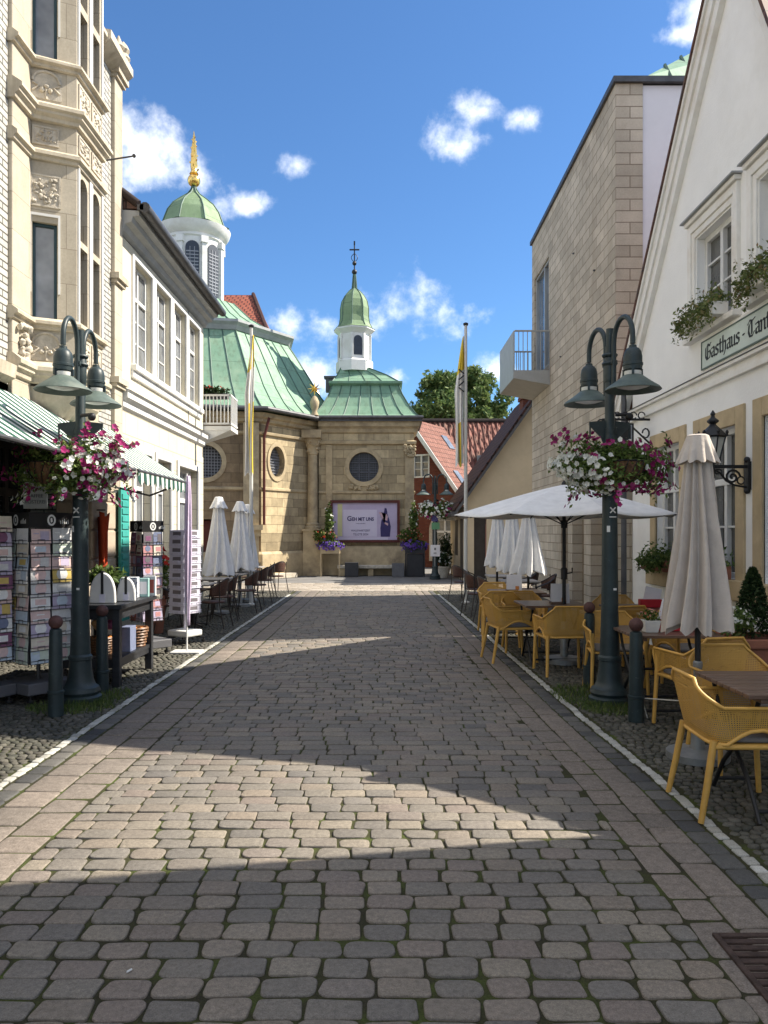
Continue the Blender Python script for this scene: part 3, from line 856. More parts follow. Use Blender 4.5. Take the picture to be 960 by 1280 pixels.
# balcony past the far corner
mb = MB()
mb.box(-5.4,-3.56,17.93,18.75,4.02,4.12)
rings = [[(-5.4+.1*k,17.95,4.02-.1*k),(-3.6-.22*k,17.95,4.02-.1*k),(-3.6-.22*k,18.7-.18*k,4.02-.1*k),(-5.4+.1*k,18.7-.18*k,4.02-.1*k)] for k in range(4)]
mb.loft(rings)
bal = build(mb, 'balcony', M['white_paint'], B)
mb = MB()
for z in (4.16,4.82): mb.box(-5.4,-3.58,17.94,17.98,z,z+.04).box(-3.6,-3.56,17.94,18.74,z,z+.04)
x = -5.35
while x < -3.57: mb.box(x,x+.022,17.95,17.972,4.18,4.83); x += .085
y = 18.03
while y < 18.74: mb.box(-3.59,-3.568,y,y+.022,4.18,4.83); y += .085
build(mb, 'railing', M['white_paint'], bal)
# ------------------------------------------------------------------ chapel
M['sand'] = ashlar('chapel_sandstone', (.33,.265,.165), (.62,.50,.31), (.24,.185,.115), .58, .32, .008, bump=.7, var=.38, stain=(.12,.10,.075), stainamt=.7)
M['sand_trim'] = plain('weathered_sandstone', (.45,.36,.225), .85, .28, 2.5, .4, fine=40, warm=(.20,.155,.105))
def copper_mat(name, stops):
    t = NT(name); co = t.coord('Object')
    mp = t.n('ShaderNodeMapping'); mp.inputs['Scale'].default_value = (2.4,2.4,.35); t.l(co, mp.inputs[0])
    n1 = t.noise(mp.outputs[0], 1.1, 6, .7); n2 = t.noise(co, 1.7, 5, .7)
    c = t.ramp(t.math('ADD', t.math('MULTIPLY', n1, .6), t.math('MULTIPLY', n2, .4)), stops)
    uv = t.coord('UV'); b = t.n('ShaderNodeTexBrick'); b.offset = .5; t.l(uv, b.inputs['Vector'])
    for k, v in (('Scale',1),('Mortar Size',.012),('Brick Width',50),('Row Height',1.1)): b.inputs[k].default_value = v
    b.inputs['Color1'].default_value = (1,1,1,1); b.inputs['Color2'].default_value = (.86,.9,.88,1); b.inputs['Mortar'].default_value = (.45,.5,.48,1)
    c = t.mix(1, c, b.outputs['Color'], 'MULTIPLY')
    mp2 = t.n('ShaderNodeMapping'); mp2.inputs['Scale'].default_value = (3.5,3.5,.22); t.l(co, mp2.inputs[0])
    c = t.mix(t.ramp(t.noise(mp2.outputs[0], 1.3, 7, .75), [(.5, 0), (.7, .62)]), c, (.10,.13,.08))
    c = t.mix(t.ramp(t.noise(co, .55, 6, .7), [(.56, 0), (.75, .55)]), c, (.33,.40,.28))
    t.base(c); t.set(rough=.65, spec=.3, metal=.1); t.bump(n2, .15, .02); return t.mat
M['copper'] = copper_mat('green_copper', [(.25,(.11,.20,.145)),(.4,(.175,.30,.21)),(.58,(.225,.35,.245)),(.8,(.31,.41,.295))])
M['copper_olive'] = copper_mat('olive_copper', [(.25,(.12,.18,.095)),(.45,(.18,.255,.14)),(.65,(.23,.31,.185)),(.85,(.31,.38,.26))])
M['seam'] = plain('copper_seam', (.07,.13,.10), .6, .3, 3)
M['gold'] = plain('gilding', (.85,.55,.16), .22, .1, 8, .2, metal=1)
M['louvre'] = plain('dark_louvre', (.03,.04,.06), .5, .3, 8)
M['grille'] = plain('window_grille', (.26,.27,.30), .5, .2, 8)
M['dark_glass'] = glass_mat('leaded_glass', (.008,.010,.02), .4)
M['oxblood'] = plain('oxblood_paint', (.09,.018,.014), .55, .25, 5)
M['iron'] = plain('black_iron', (.014,.014,.015), .5, .35, 8)

ch = thing('chapel', 'baroque octagonal sandstone chapel with green copper roofs and two white lanterns', 'chapel', (-3,29.5,0))
v1 = V((-4.36,27.3)); s_ = 4.8; u0 = V((.565,.825)).normalized()
def rot2(v, a): return V((v.x*math.cos(a)-v.y*math.sin(a), v.x*math.sin(a)+v.y*math.cos(a)))
octo = [v1]
for i in range(7): octo.append(octo[-1] + rot2(u0, i*PI/4)*s_)
cen = sum(octo, V((0,0)))/8
def ring(k, z, base=None, c=None):
    base = base or octo; c = c or cen
    return [(c.x+(p.x-c.x)*k, c.y+(p.y-c.y)*k, z) for p in base]
fQ, LQ = frame(octo[0], octo[1]); fP, LP = frame(octo[7], octo[0])
WIN = [(fQ, .82, 4.2, .40, .56), (fP, 2.86, 4.12, .58, .58)]
mb = MB()
wall_sheet(mb, fQ, rect(0,LQ,0,5.9), [circ(.82,4.2,.40,.56)], .35)
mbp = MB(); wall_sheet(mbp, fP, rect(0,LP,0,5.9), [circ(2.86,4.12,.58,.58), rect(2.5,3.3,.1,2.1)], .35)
M['sand_shaded'] = ashlar('shaded_stained_stone', (.20,.145,.085), (.32,.235,.145), (.15,.11,.07), .62, .34, .008, bump=.8, var=.4, stain=(.09,.07,.05), stainamt=.7)  # darker facet stone: shade and some staining are both put into its colour
build(mbp, 'shaded_stained_wall', M['sand_shaded'], ch, uv=True, fix=False)
for i in range(1,7):
    f, L = frame(octo[i], octo[i+1]); wall_sheet(mb, f, rect(0,L,0,5.9), [], .1)
build(mb, 'octagon_wall', M['sand'], ch, uv=True, fix=False)
mb = MB()
pth = [tuple(p) for p in (octo[6], octo[7], octo[0], octo[1], octo[2])]
ledge(mb, pth, [(.0,5.5),(.1,5.56),(.12,5.66),(.22,5.72),(.26,5.86),(.0,5.92)])
ledge(mb, pth, [(.0,5.08),(.08,5.12),(.1,5.2),(.0,5.24)])
ledge(mb, pth, [(.0,3.12),(.05,3.15),(.05,3.22),(.0,3.25)])
ledge(mb, pth, [(.0,0),(.12,0),(.12,.86),(.05,.95),(.0,.95)])
# corner pilaster with pedestal, and the column in the angle
def column(mb, c, r, z0, z1, n=14):
    mb.lathe([(r*1.5,z0),(r*1.5,z0+.09),(r*1.25,z0+.13),(r*1.3,z0+.2),(r*1.02,z0+.26),(r*.92,z1-.62),(r*1.05,z1-.6),(r*1.0,z1-.55),(r*1.15,z1-.35),(r*1.55,z1-.1),(r*1.6,z1-.08),(r*1.6,z1)], n, (c[0],c[1],0))
    rg = random.Random(4)
    for i in range(36):
        a = rg.uniform(0,2*PI); z = rg.uniform(z1-.55, z1-.1); rr = r*(1.05+.45*(z-(z1-.55))/.45)
        mb.blob((c[0]+rr*math.cos(a), c[1]+rr*math.sin(a), z), r*.22, rg, 6, .3)
mb.lbox(fP, LP-.62, LP-.08, 0, .2, 1.9, 5.5).lbox(fP, LP-.78, LP+.05, 0, .42, 1.72, 1.9).lbox(fP, LP-.7, LP-.02, 0, .3, 1.5, 1.72).lbox(fP, LP-.62, LP-.08, 0, .24, .0, 1.5)
column(mb, (-2.72,29.32), .2, 1.75, 5.2)
mb.box(-3.05,-2.4,28.98,29.5,0,1.75).box(-3.1,-2.38,28.93,29.5,1.68,1.76).box(-3.1,-2.38,28.93,29.5,5.2,5.5)
build(mb, 'moulding', M['sand_trim'], ch, smooth=35)
for k, (f, a, z, ra, rz) in enumerate(WIN):
    mb = MB(); n = 28
    for (r0, r1, b0, b1) in ((1.0,1.28,.0,.035),):
        P = circ(a,z,ra*r0,rz*r0,n); Q = circ(a,z,ra*r1,rz*r1,n)
        rings = [[fpt(f,x,0,y) for x,y in Q],[fpt(f,x,b1,y) for x,y in Q],[fpt(f,x,b1,y) for x,y in P],[fpt(f,x,-.02,y) for x,y in P]]
        mb.loft(rings, cap=False)
    rw = build(mb, 'round_window', M['sand_trim'], ch, smooth=30)
    build(MB().poly([fpt(f,x,-.3,y) for x, y in circ(a,z,ra,rz)]), 'pane', M['dark_glass'], rw, fix=False)
    mb = MB()
    for i in range(-5,6):
        q = i/5.5; h = math.sqrt(max(0,1-q*q))
        mb.lbox(f, a+ra*q-.012, a+ra*q+.012, -.26,-.235, z-rz*h, z+rz*h); mb.lbox(f, a-ra*h, a+ra*h, -.235,-.21, z+rz*q-.012, z+rz*q+.012)
    build(mb, 'grille', M['grille'], rw)
build(MB().lbox(fP, 2.55,3.25,-.3,-.24,.1,2.05).lbox(fP,2.88,2.92,-.24,-.22,.1,2.05), 'door', M['oxblood'], ch)
build(MB().tube([fpt(fQ,.05,.1,1.9),fpt(fQ,.05,.1,5.0),fpt(fQ,.12,.28,5.7)], .05, 8), 'downpipe', M['oxblood'], ch, smooth=40)
# main roof
def seams(mb, rings, per, r=.022, wrap=True):
    n = len(rings[0])
    for i in range(n if wrap else n-1):
        for j in range(per):
            t = j/per
            mb.tube([V(rg_[i]).lerp(V(rg_[(i+1) % n]), t) + V((0,0,.012)) for rg_ in rings], r*1.3 if j == 0 else r, 4)
low = [ring(k, z) for k, z in ((1.07,5.93),(1.0,6.1),(.93,6.5),(.85,7.1),(.76,8.0),(.68,8.8),(.62,9.35))]
upr = [ring(k, z) for k, z in ((.6,9.68),(.5,9.95),(.36,10.5),(.24,11.2))]
build(MB().loft(low).loft(upr), 'copper_roof', M['copper'], ch, uv=True)
mb = MB(); seams(mb, low, 6, .026); seams(mb, upr, 3); build(mb, 'seam', M['seam'], ch)
build(MB().loft([ring(k, z) for k, z in ((.6,9.3),(.63,9.34),(.645,9.5),(.665,9.6),(.665,9.7),(.6,9.72))]), 'roof_cornice', M['soffit'], ch)
mb = MB(); rr = ring(1.085, 5.96); mb.tube(rr, .085, 8, closed=True); build(mb, 'eaves_gutter', M['gutter'], ch, smooth=40)
# main lantern
cen0 = cen; cen = V((cen0.x-.25, cen0.y)); c3 = (cen.x, cen.y, 0); ph0 = math.atan2(-fQ[2].y, -fQ[2].x) + PI/8
drum = MB().lathe([(1.5,10.6),(1.5,11.05),(1.3,11.15),(1.17,11.2),(1.17,13.75),(1.24,13.8),(1.24,13.9),(1.36,13.98),(1.48,14.16),(1.53,14.34),(1.3,14.36)], 40, c3, ph0)
for i in range(8):
    a = ph0+2*PI*i/8; p = (cen.x+1.19*math.cos(a), cen.y+1.19*math.sin(a))
    drum.obox((p[0],p[1],12.4), .2, .2, 2.5, Matrix.Rotation(a,3,'Z')).obox((p[0],p[1],13.62), .3, .3, .26, Matrix.Rotation(a,3,'Z'))
lan = build(drum, 'lantern', M['white_paint'], ch, smooth=30)
mb = MB(); mt = MB()
for i in range(8):
    a = ph0+2*PI*(i+.5)/8; n2 = V((math.cos(a), math.sin(a), 0)); t2 = V((-n2.y, n2.x, 0)); o2 = V((cen.x,cen.y,0))+n2*1.145
    f = (o2, t2, n2)
    mb.prism([fpt(f,x,.0,y) for x,y in arch(-.28,.28,11.4,13.55)], n2*.04)
    z = 11.55
    while z < 13.2: mt.lbox(f, -.25,.25,.04,.055,z,z+.04); z += .14
    for x in (-.09,.09): mt.lbox(f, x-.012,x+.012,.04,.06,11.45,13.3)
lo_ = build(mb, 'louvre', M['louvre'], lan)
build(mt, 'slats', M['grille'], lan)
dome = [(1.58,14.36),(1.34,14.44),(1.25,14.7),(1.12,15.05),(.88,15.4),(.55,15.68),(.26,15.9),(.12,16.1),(.06,16.3)]
build(MB().lathe(dome, 8, c3, ph0), 'dome', M['copper_olive'], lan, uv=True)
mb = MB()
for i in range(8):
    a = ph0+2*PI*i/8; mb.tube([(cen.x+(r+.01)*math.cos(a), cen.y+(r+.01)*math.sin(a), z) for r, z in dome[1:]], .03, 5)
build(mb, 'dome_rib', M['seam'], lan)
mb = MB().ball((cen.x,cen.y,16.5), .27, 16).lathe([(.09,16.7),(.2,16.78),(.12,16.9),(.15,17.1),(.13,17.5),(.11,17.9),(.06,18.25),(.01,18.6)], 8, c3)
for i in range(20):
    a = i*2.4; z = 16.95+i*.075; r = .16-.006*i
    mb.obox((cen.x+r*math.cos(a), cen.y+r*math.sin(a), z), .12, .04, .05, Matrix.Rotation(a,3,'Z') @ Matrix.Rotation(-.7,3,'Y'))
build(mb, 'gilded_finial', M['gold'], lan, smooth=40)
# front annex
fA, LA = frame((-2.5,29.5),(1.15,29.5))
ax = [V((-2.5,29.5)),V((1.15,29.5)),V((1.15,32.4)),V((-2.5,32.4))]
mb = MB()
wall_sheet(mb, fA, rect(0,LA,0,5.9), [circ(1.73,4.14,.57,.57)], .3)
for i in (1,2,3):
    f, L = frame(ax[i], ax[(i+1) % 4]); wall_sheet(mb, f, rect(0,L,0,5.9), [], .1)
build(mb, 'annex_wall', M['sand'], ch, uv=True, fix=False)
mb = MB()
pa = [(-2.5,29.5),(1.15,29.5),(1.15,32.4)]
ledge(mb, pa, [(.0,5.42),(.06,5.46),(.1,5.6),(.2,5.68),(.24,5.86),(.0,5.92)])
ledge(mb, pa, [(.0,4.98),(.08,5.02),(.1,5.12),(.0,5.16)])
ledge(mb, pa, [(.0,3.1),(.05,3.13),(.05,3.2),(.0,3.23)])
ledge(mb, pa, [(.0,0),(.2,0),(.2,1.0),(.12,1.12),(.0,1.14)])
mb.lbox(fA, LA-.34, LA+.0, .01, .09, 1.1, 4.6).lbox(fA, .28,.52,.01,.07,1.1,4.98)
rg = random.Random(5)
for i in range(60): mb.blob(fpt(fA, LA-.17+rg.uniform(-.2,.2), .06+rg.uniform(0,.08), rg.uniform(4.52,4.95)), .05, rg, 6, .3)
for i in range(24):
    for s2 in (-1,1): mb.blob(fpt(fA, 1.73+s2*rg.uniform(.1,.55), .02, 3.32+rg.uniform(-.04,.14)), .05, rg, 6, .3)
build(mb, 'annex_moulding', M['sand_trim'], ch, smooth=35)
mb = MB(); n = 32
P = circ(1.73,4.14,.57,.57,n); Q = circ(1.73,4.14,.74,.74,n)
mb.loft([[fpt(fA,x,.0,y) for x,y in Q],[fpt(fA,x,.05,y) for x,y in Q],[fpt(fA,x,.05,y) for x,y in P],[fpt(fA,x,-.03,y) for x,y in P]], cap=False)
rw = build(mb, 'round_window', M['sand_trim'], ch, smooth=30)
build(MB().poly([fpt(fA,x,-.24,y) for x,y in P]), 'pane', M['dark_glass'], rw, fix=False)
mb = MB()
for i in range(-6,7):
    q = i/6.5; h = math.sqrt(1-q*q); r = .57
    mb.lbox(fA, 1.73+r*q-.008,1.73+r*q+.008,-.21,-.195,4.14-r*h,4.14+r*h); mb.lbox(fA,1.73-r*h,1.73+r*h,-.195,-.18,4.14+r*q-.008,4.14+r*q+.008)
for q in (-.33,.33): mb.lbox(fA,1.73+q*.57-.02,1.73+q*.57+.02,-.18,-.15,3.62,4.66); mb.lbox(fA,1.2,2.26,-.18,-.15,4.14+q*.57-.02,4.14+q*.57+.02)
M['lead'] = plain('window_leading', (.10,.105,.13), .5, .2)
build(mb, 'grille', M['lead'], rw)
def rr4(x0,x1,y0,y1,z): return [(x0,y0,z),(x1,y0,z),(x1,y1,z),(x0,y1,z)]
lowA = [rr4(-2.85,1.45,29.16,32.8,5.97), rr4(-2.62,1.22,29.4,32.6,6.15), rr4(-2.4,.98,29.7,32.35,6.5), rr4(-2.15,.72,30.0,32.1,7.0), rr4(-2.02,.56,30.2,32.0,7.42)]
uprA = [rr4(-2.02,.56,30.2,32.0,7.56), rr4(-1.86,.12,30.6,31.8,7.88), rr4(-1.72,-.62,30.75,31.75,8.2)]
build(MB().loft(lowA).loft(uprA), 'copper_roof', M['copper'], ch, uv=True)
mb = MB(); seams(mb, lowA, 7, .022); seams(mb, uprA, 4, .018); build(mb, 'seam', M['seam'], ch)
build(MB().loft([rr4(-2.02,.56,30.2,32.0,7.38), rr4(-2.16,.72,30.06,32.1,7.46), rr4(-2.16,.72,30.06,32.1,7.55), rr4(-2.02,.56,30.2,32.0,7.58)]), 'roof_cornice', M['copper'], ch, uv=True)
build(MB().tube([(-2.86,29.15,6.0),(1.46,29.15,6.0),(1.46,32.8,6.0)], .07, 8).box(-2.86,1.46,29.18,29.24,5.86,6.0), 'eaves_gutter', M['gutter'], ch)
cl = (-1.2,31.25,0); p8 = PI/8+.28
ln = MB().lathe([(.76,8.1),(.76,8.5),(.72,8.56),(.64,8.6),(.64,9.6),(.72,9.68),(.84,9.78),(.84,9.84),(.6,9.86)], 8, cl, p8)
for i in range(8):
    a = p8+2*PI*i/8; ln.obox((cl[0]+.645*math.cos(a), cl[1]+.645*math.sin(a), 9.1), .09, .09, 1.0, Matrix.Rotation(a,3,'Z'))
ln.obox((cl[0],cl[1],8.52), 1.1,1.1,.04)
l2 = build(ln, 'small_lantern', M['white_paint'], ch)
mb = MB()
for i in range(8):
    a = p8+2*PI*(i+.5)/8; n2 = V((math.cos(a), math.sin(a), 0)); f = (V((cl[0],cl[1],0))+n2*.592, V((-n2.y,n2.x,0)), n2)
    if i % 2 == 1: build(MB().prism([fpt(f,x,0,y) for x,y in arch(-.17,.17,8.72,9.5)], n2*.012), 'louvre', M['louvre'], l2)
bell = [(.86,9.84),(.72,9.92),(.62,10.1),(.58,10.35),(.58,10.7),(.52,11.0),(.4,11.22),(.24,11.4),(.1,11.52),(.075,11.8),(.05,12.1)]
build(MB().lathe(bell, 8, cl, p8), 'dome', M['copper_olive'], l2, uv=True)
mb = MB()
for i in range(8):
    a = p8+2*PI*i/8; mb.tube([(cl[0]+(r+.005)*math.cos(a), cl[1]+(r+.005)*math.sin(a), z) for r, z in bell[1:]], .018, 5)
build(mb, 'dome_rib', M['seam'], l2)
mb = MB().ball((cl[0],cl[1],12.2), .11, 10).tube([(cl[0],cl[1],12.2),(cl[0],cl[1],13.4)], .025, 6).ball((cl[0],cl[1],12.55), .09, 8)
mb.box(cl[0]-.2,cl[0]+.2,cl[1]-.02,cl[1]+.02,13.08,13.13).box(cl[0]-.03,cl[0]+.03,cl[1]-.03,cl[1]+.03,13.3,13.45)
for s2 in (-1,1): mb.tube([(cl[0]+s2*(.03+.1*math.sin(PI*t_/6)), cl[1], 12.62+.32*t_/6) for t_ in range(7)], .014, 5)
build(mb, 'spire_cross', M['iron'], l2, smooth=40)
build(MB().box(-2.35,-1.95,31.0,31.3,7.3,7.85).box(-2.42,-1.9,30.95,31.35,7.85,7.93), 'chimney', M['gutter'], ch)
# gilded star on a small urn at the valley of the two roofs
mb = MB().lathe([(.1,6.0),(.16,6.05),(.09,6.2),(.15,6.36),(.18,6.55),(.1,6.72),(.03,6.8)], 10, (-2.62,29.05,0))
urn = build(mb, 'urn', M['sand_trim'], ch, smooth=50)
mb = MB()
for k in range(8):
    a = 2*PI*k/8; mb.tube([(-2.62,29.05,7.05),(-2.62+.27*math.cos(a),29.05,7.05+.27*math.sin(a))], [.045,.003], 4)
build(mb, 'star', M['gold'], urn)

# banner board on the annex
t = thing('banner_board', 'lilac banner in a dark red frame on the chapel annex wall, reading GEH MIT UNS', 'banner', (-.73,29.4,1.2))
M['lilac'] = plain('lilac_print', (.47,.40,.56), .6, .12, 2)
M['lilac_pale'] = plain('pale_lilac_print', (.60,.55,.68), .6, .05, 2)
M['yellow_print'] = plain('yellow_print', (.58,.56,.30), .6, .1, 3)
M['navy_print'] = plain('navy_print', (.04,.03,.12), .6, .1)
M['skin_print'] = plain('rose_print', (.55,.36,.40), .6, .15, 9)
a0, a1, z0, z1 = .45, 3.1, 1.25, 2.86
build(MB().lbox(fA, a0+.1, a1-.1, .1, .15, z0+.1, z1-.1), 'printed_panel', M['lilac'], t)
mb = MB().lbox(fA,a0,a0+.1,.07,.22,z0,z1).lbox(fA,a1-.1,a1,.07,.22,z0,z1).lbox(fA,a0+.1,a1-.1,.07,.22,z0,z0+.1).lbox(fA,a0+.1,a1-.1,.07,.22,z1-.1,z1)
build(mb, 'frame', M['oxblood'], t, bev=.008)
build(MB().lbox(fA, a0+.28, a0+.46, .15, .153, z0+.24, z1-.14), 'stripe', M['yellow_print'], t)
build(MB().lbox(fA, a0+.5, a0+1.78, .15, .153, z0+.22, z1-.36).lbox(fA, a0+.3, a0+2.2, .15,.1525, z0+.1,z0+.2), 'light_field', M['lilac_pale'], t)
text_mesh(t, 'G', .25, fA, a0+.64, 2.08, .157, M['navy_print'], align='LEFT', offset=.006)
text_mesh(t, 'EH MIT UNS', .185, fA, a0+.83, 2.08, .157, M['navy_print'], align='LEFT', width=.84, offset=.006)
text_mesh(t, 'WALLFAHRT', .05, fA, a0+1.16, 1.96, .157, M['navy_print'], width=1.3)
text_mesh(t, 'WALLFAHRTSZEIT', .105, fA, a0+1.16, 1.67, .157, M['navy_print'], width=.85)
text_mesh(t, 'TELGTE 2024', .12, fA, a0+1.16, 1.52, .157, M['navy_print'], width=.85)
# plain robed figure printed at the right
def printed(pts, b, mat, nm):
    mb = MB(); mb.poly([fpt(fA, a0+2.1+x*.5, b, z0+.22+y*1.1) for x, y in pts]); build(mb, nm, mat, t, fix=False)
printed([(-.35,0),(.35,0),(.42,.35),(.3,.6),(.18,.75),(.1,.98),(-.05,1.0),(-.1,.85),(-.3,.55),(-.38,.3)], .156, M['navy_print'], 'figure')
printed([(-.5,.85),(-.3,.85),(-.1,.6),(.15,.55),(.2,.7),(.05,.8),(-.2,.62),(-.05,.45),(.2,.38),(.22,.46),(-.1,.52)], .159, M['skin_print'], 'figure_highlight')

# ------------------------------------------------------------------ houses, roofs and trees behind
M['brick'] = ashlar('dark_red_brick', (.15,.045,.03), (.20,.065,.042), (.10,.06,.05), .24, .075, .006, bump=.6, var=.25, stainamt=.3)
M['pantile_orange'] = ashlar('orange_pantiles', (.205,.085,.06), (.275,.125,.092), (.08,.035,.026), .24, .3, .02, rough=.8, bump=1, var=.25, stain=(.2,.1,.07), stainamt=.35)
H1 = thing('brick_house', 'dark red brick house with orange tiled gable roof behind the chapel annex', 'house', (2.5,35.6,0))
Bp = V((3.77,35,0)); du = V((-.87,.5,0)).normalized(); dn = V((.5,.87,0)).normalized()
Lw, rise = 5.6, 1.366
fH = (Bp, du, -dn)
mb = MB()
zt = lambda l: 2.95+min(l, Lw-l)*rise
wall_sheet(mb, fH, [(0,0),(Lw,0),(Lw,2.95),(Lw/2,zt(Lw/2)),(0,2.95)], [rect(1.9,2.75,4.2,5.3), arch(.55,1.75,.4,2.3)], .2)
mb.prism([fpt(fH,0,0,0),fpt(fH,0,-.02,0),fpt(fH,0,-.02,2.95),fpt(fH,0,0,2.95)], dn*3.6)
build(mb, 'wall', M['brick'], H1, uv=True, fix=False)
window(H1, fH, 1.9,2.75,4.2,5.3,.1,M['white_paint'],M['grey_glass'],(.5,),(),(.35,.68),.07,proud=.11)
window(H1, fH, .55,1.75,.4,2.25,.15,M['white_paint'],M['grey_glass'],(.5,),(.7,),(),.08)
mb = MB(); A_ = arch(.4,1.9,.3,2.5,12); B_ = arch(.55,1.75,.3,2.3,12)
mb.loft([[fpt(fH,x,.0,y) for x,y in A_],[fpt(fH,x,.04,y) for x,y in A_],[fpt(fH,x,.04,y) for x,y in B_],[fpt(fH,x,-.05,y) for x,y in B_]], cap=False)
build(mb, 'arched_surround', M['relief'], H1)
mb = MB()
for sgn in (1,):
    a0_, z0_ = fpt(fH,-.35,.28,2.95-.35*rise), fpt(fH,Lw/2,.28,zt(Lw/2)+.02)
    mb.prism([a0_, z0_, z0_+V((0,0,.2)), a0_+V((0,0,.2))], dn*3.7)
    a1_ = fpt(fH,Lw+.35,.28,2.95-.35*rise)
    mb.prism([a1_, z0_, z0_+V((0,0,.2)), a1_+V((0,0,.2))], dn*3.7)
build(mb, 'roof', M['pantile_orange'], H1, uv=True)
mb = MB(); p = fpt(fH,-.38,.34,2.95-.38*rise-.1); q = fpt(fH,Lw/2,.34,zt(Lw/2)-.1); r_ = fpt(fH,Lw+.38,.34,2.95-.38*rise-.1)
mb.prism([p,q,q+V((0,0,.3)),p+V((0,0,.3))], dn*.05).prism([r_,q,q+V((0,0,.3)),r_+V((0,0,.3))], dn*.05)
build(mb, 'bargeboard', M['white_paint'], H1)
sk = lambda l, d: Bp + du*l + dn*d + V((0,0,2.95+l*rise+.19))
for a_, b_, c_, d_ in ((1.9,2.4,2.2,2.8),(.4,1.0,.6,1.1)): build(MB().poly([sk(a_,c_),sk(b_,c_),sk(b_,d_),sk(a_,d_)]), 'skylight', M['grey_glass'], H1, solid=.12)

M['pantile'] = pantile_mat('ridged_pantiles', [(.3,(.12,.036,.025)),(.5,(.18,.06,.042)),(.75,(.28,.125,.09))], .38, .42, .07)
H2 = thing('tiled_house', 'house with a broad ridged red pantile roof below the tall trees', 'house', (6,46,0))
prof_ = []
mb = MB()
# corrugated slope so that the ridges are real
n = 60; rows = 14; x0, x1 = 1.6, 10.4
for j in range(rows):
    for i in range(n*4):
        pass
vsx = []
cols = n*4+1
for j in range(rows+1):
    f = j/rows
    for i in range(cols):
        x = x0+(x1-x0)*i/(cols-1)
        vsx.append((x, 43.2+f*4.2, 4.1+f*4.35+.045*math.sin(2*PI*i/8)+.03*0))
fsx = [(j*cols+i, j*cols+i+1, (j+1)*cols+i+1, (j+1)*cols+i) for j in range(rows) for i in range(cols-1)]
mb.add(vsx, fsx)
build(mb, 'roof', M['pantile'], H2, uv=True, fix=False, smooth=180)
build(MB().box(x0+.2,x1-.2,43.6,51,0,4.25).prism([(x0+.2,43.6,4.2),(x0+.2,51,4.2),(x0+.2,47.4,8.3)],(x1-x0-.4,0,0)), 'wall', M['brick'], H2, uv=True)
build(MB().tube([(x0-.1,47.4,8.5),(x1+.1,47.4,8.5)], .13, 8), 'ridge', M['dark_tile'], H2, smooth=40)
build(MB().box(5.4,5.9,44.6,45.2,5.6,6.1), 'roof_vent', M['grey_glass'], H2)

M['pantile_red'] = ashlar('red_church_tiles', (.28,.075,.045), (.36,.11,.065), (.10,.03,.022), .36, .34, .05, rough=.8, bump=.6, var=.2, stainamt=.2)
H3 = thing('parish_church', 'large church with a red tiled roof rising behind the main chapel dome', 'church', (-14,50,0))
build(MB().box(-26,-8.1,47,57,0,13.8), 'wall', M['sand'], H3, uv=True)
mb = MB().prism([(-26.5,46.5,13.6),(-26.5,57.5,13.6),(-26.5,52,19.5)], (17.6,0,0))
build(MB().add([(-26.5,46.5,13.6),(-7.0,46.5,13.6),(-8.75,51.5,17.5),(-26.5,51.5,17.5),(-7.0,57.5,13.6),(-8.75,52.5,17.5),(-26.5,57.5,13.6),(-26.5,52.5,17.5)],
      [(0,1,2,3),(1,4,5,2),(4,6,7,5),(3,2,5,7),(0,6,4,1)]), 'roof', M['pantile_red'], H3, uv=True)
build(MB().tube([(-7.0,46.5,13.7),(-8.75,51.5,17.57)], .13, 6), 'hip_tile', M['red_tile'], H3)

# small dark roofed house between the modern building and the plaza
M['beige_render'] = plain('beige_render', (.47,.395,.28), .85, .12, 1.5, .25, fine=60)
M['brown_tile'] = ashlar('brown_roof_tiles', (.06,.028,.022), (.095,.045,.034), (.018,.01,.008), .24, .26, .03, rough=.75, bump=1.2, var=.3, stainamt=.2)
H4 = thing('gable_house', 'small beige house with a steep dark brown tiled roof beside the modern stone building', 'house', (4,26,0))
mb = MB(); yh = 25.5
rz_ = lambda x: 2.35+(x-2.4)*1.42
fG = (V((2.68,yh,0)), V((1,0,0)), V((0,-1,0)))
wall_sheet(mb, fG, [(0,0),(4.6,0),(4.6,rz_(5.2)),(2.52,rz_(5.2)),(0,rz_(2.68)-.1)], [rect(.3,.72,.1,2.2)], .15)
mb.box(2.68,2.78,yh+.02,yh+5.5,0,2.5)
build(mb, 'wall', M['beige_render'], H4, fix=False)
build(MB().box(3.0,3.38,yh+.1,yh+.16,.1,2.18).box(2.67,2.675,yh+.6,yh+1.5,.1,2.1).box(2.67,2.675,yh+2.4,yh+3.4,.8,2.1), 'door', M['dark_wood'], H4)
p0, p1 = (2.32,yh-.3,rz_(2.32)), (5.3,yh-.3,rz_(5.3))
build(MB().prism([p0,p1,(8.2,yh-.3,rz_(2.32)),(8.2,yh-.3,rz_(2.32)+.2),(p1[0],p1[1],p1[2]+.22),(p0[0],p0[1],p0[2]+.18)], (0,6.2,0)), 'roof', M['brown_tile'], H4, uv=True)
build(MB().prism([(2.32,yh-.36,rz_(2.32)-.06),(5.3,yh-.36,rz_(5.3)-.06),(5.3,yh-.36,rz_(5.3)+.08),(2.32,yh-.36,rz_(2.32)+.08)], (0,.05,0)).tube([(2.28,yh-.34,2.24),(2.28,yh+5.9,2.24)], .08, 8), 'verge_board', M['gutter'], H4)
build(MB().box(4.75,5.35,yh+.8,yh+1.5,4.6,6.25).box(4.7,5.4,yh+.75,yh+1.55,6.2,6.33), 'chimney', M['brick'], H4, uv=True)

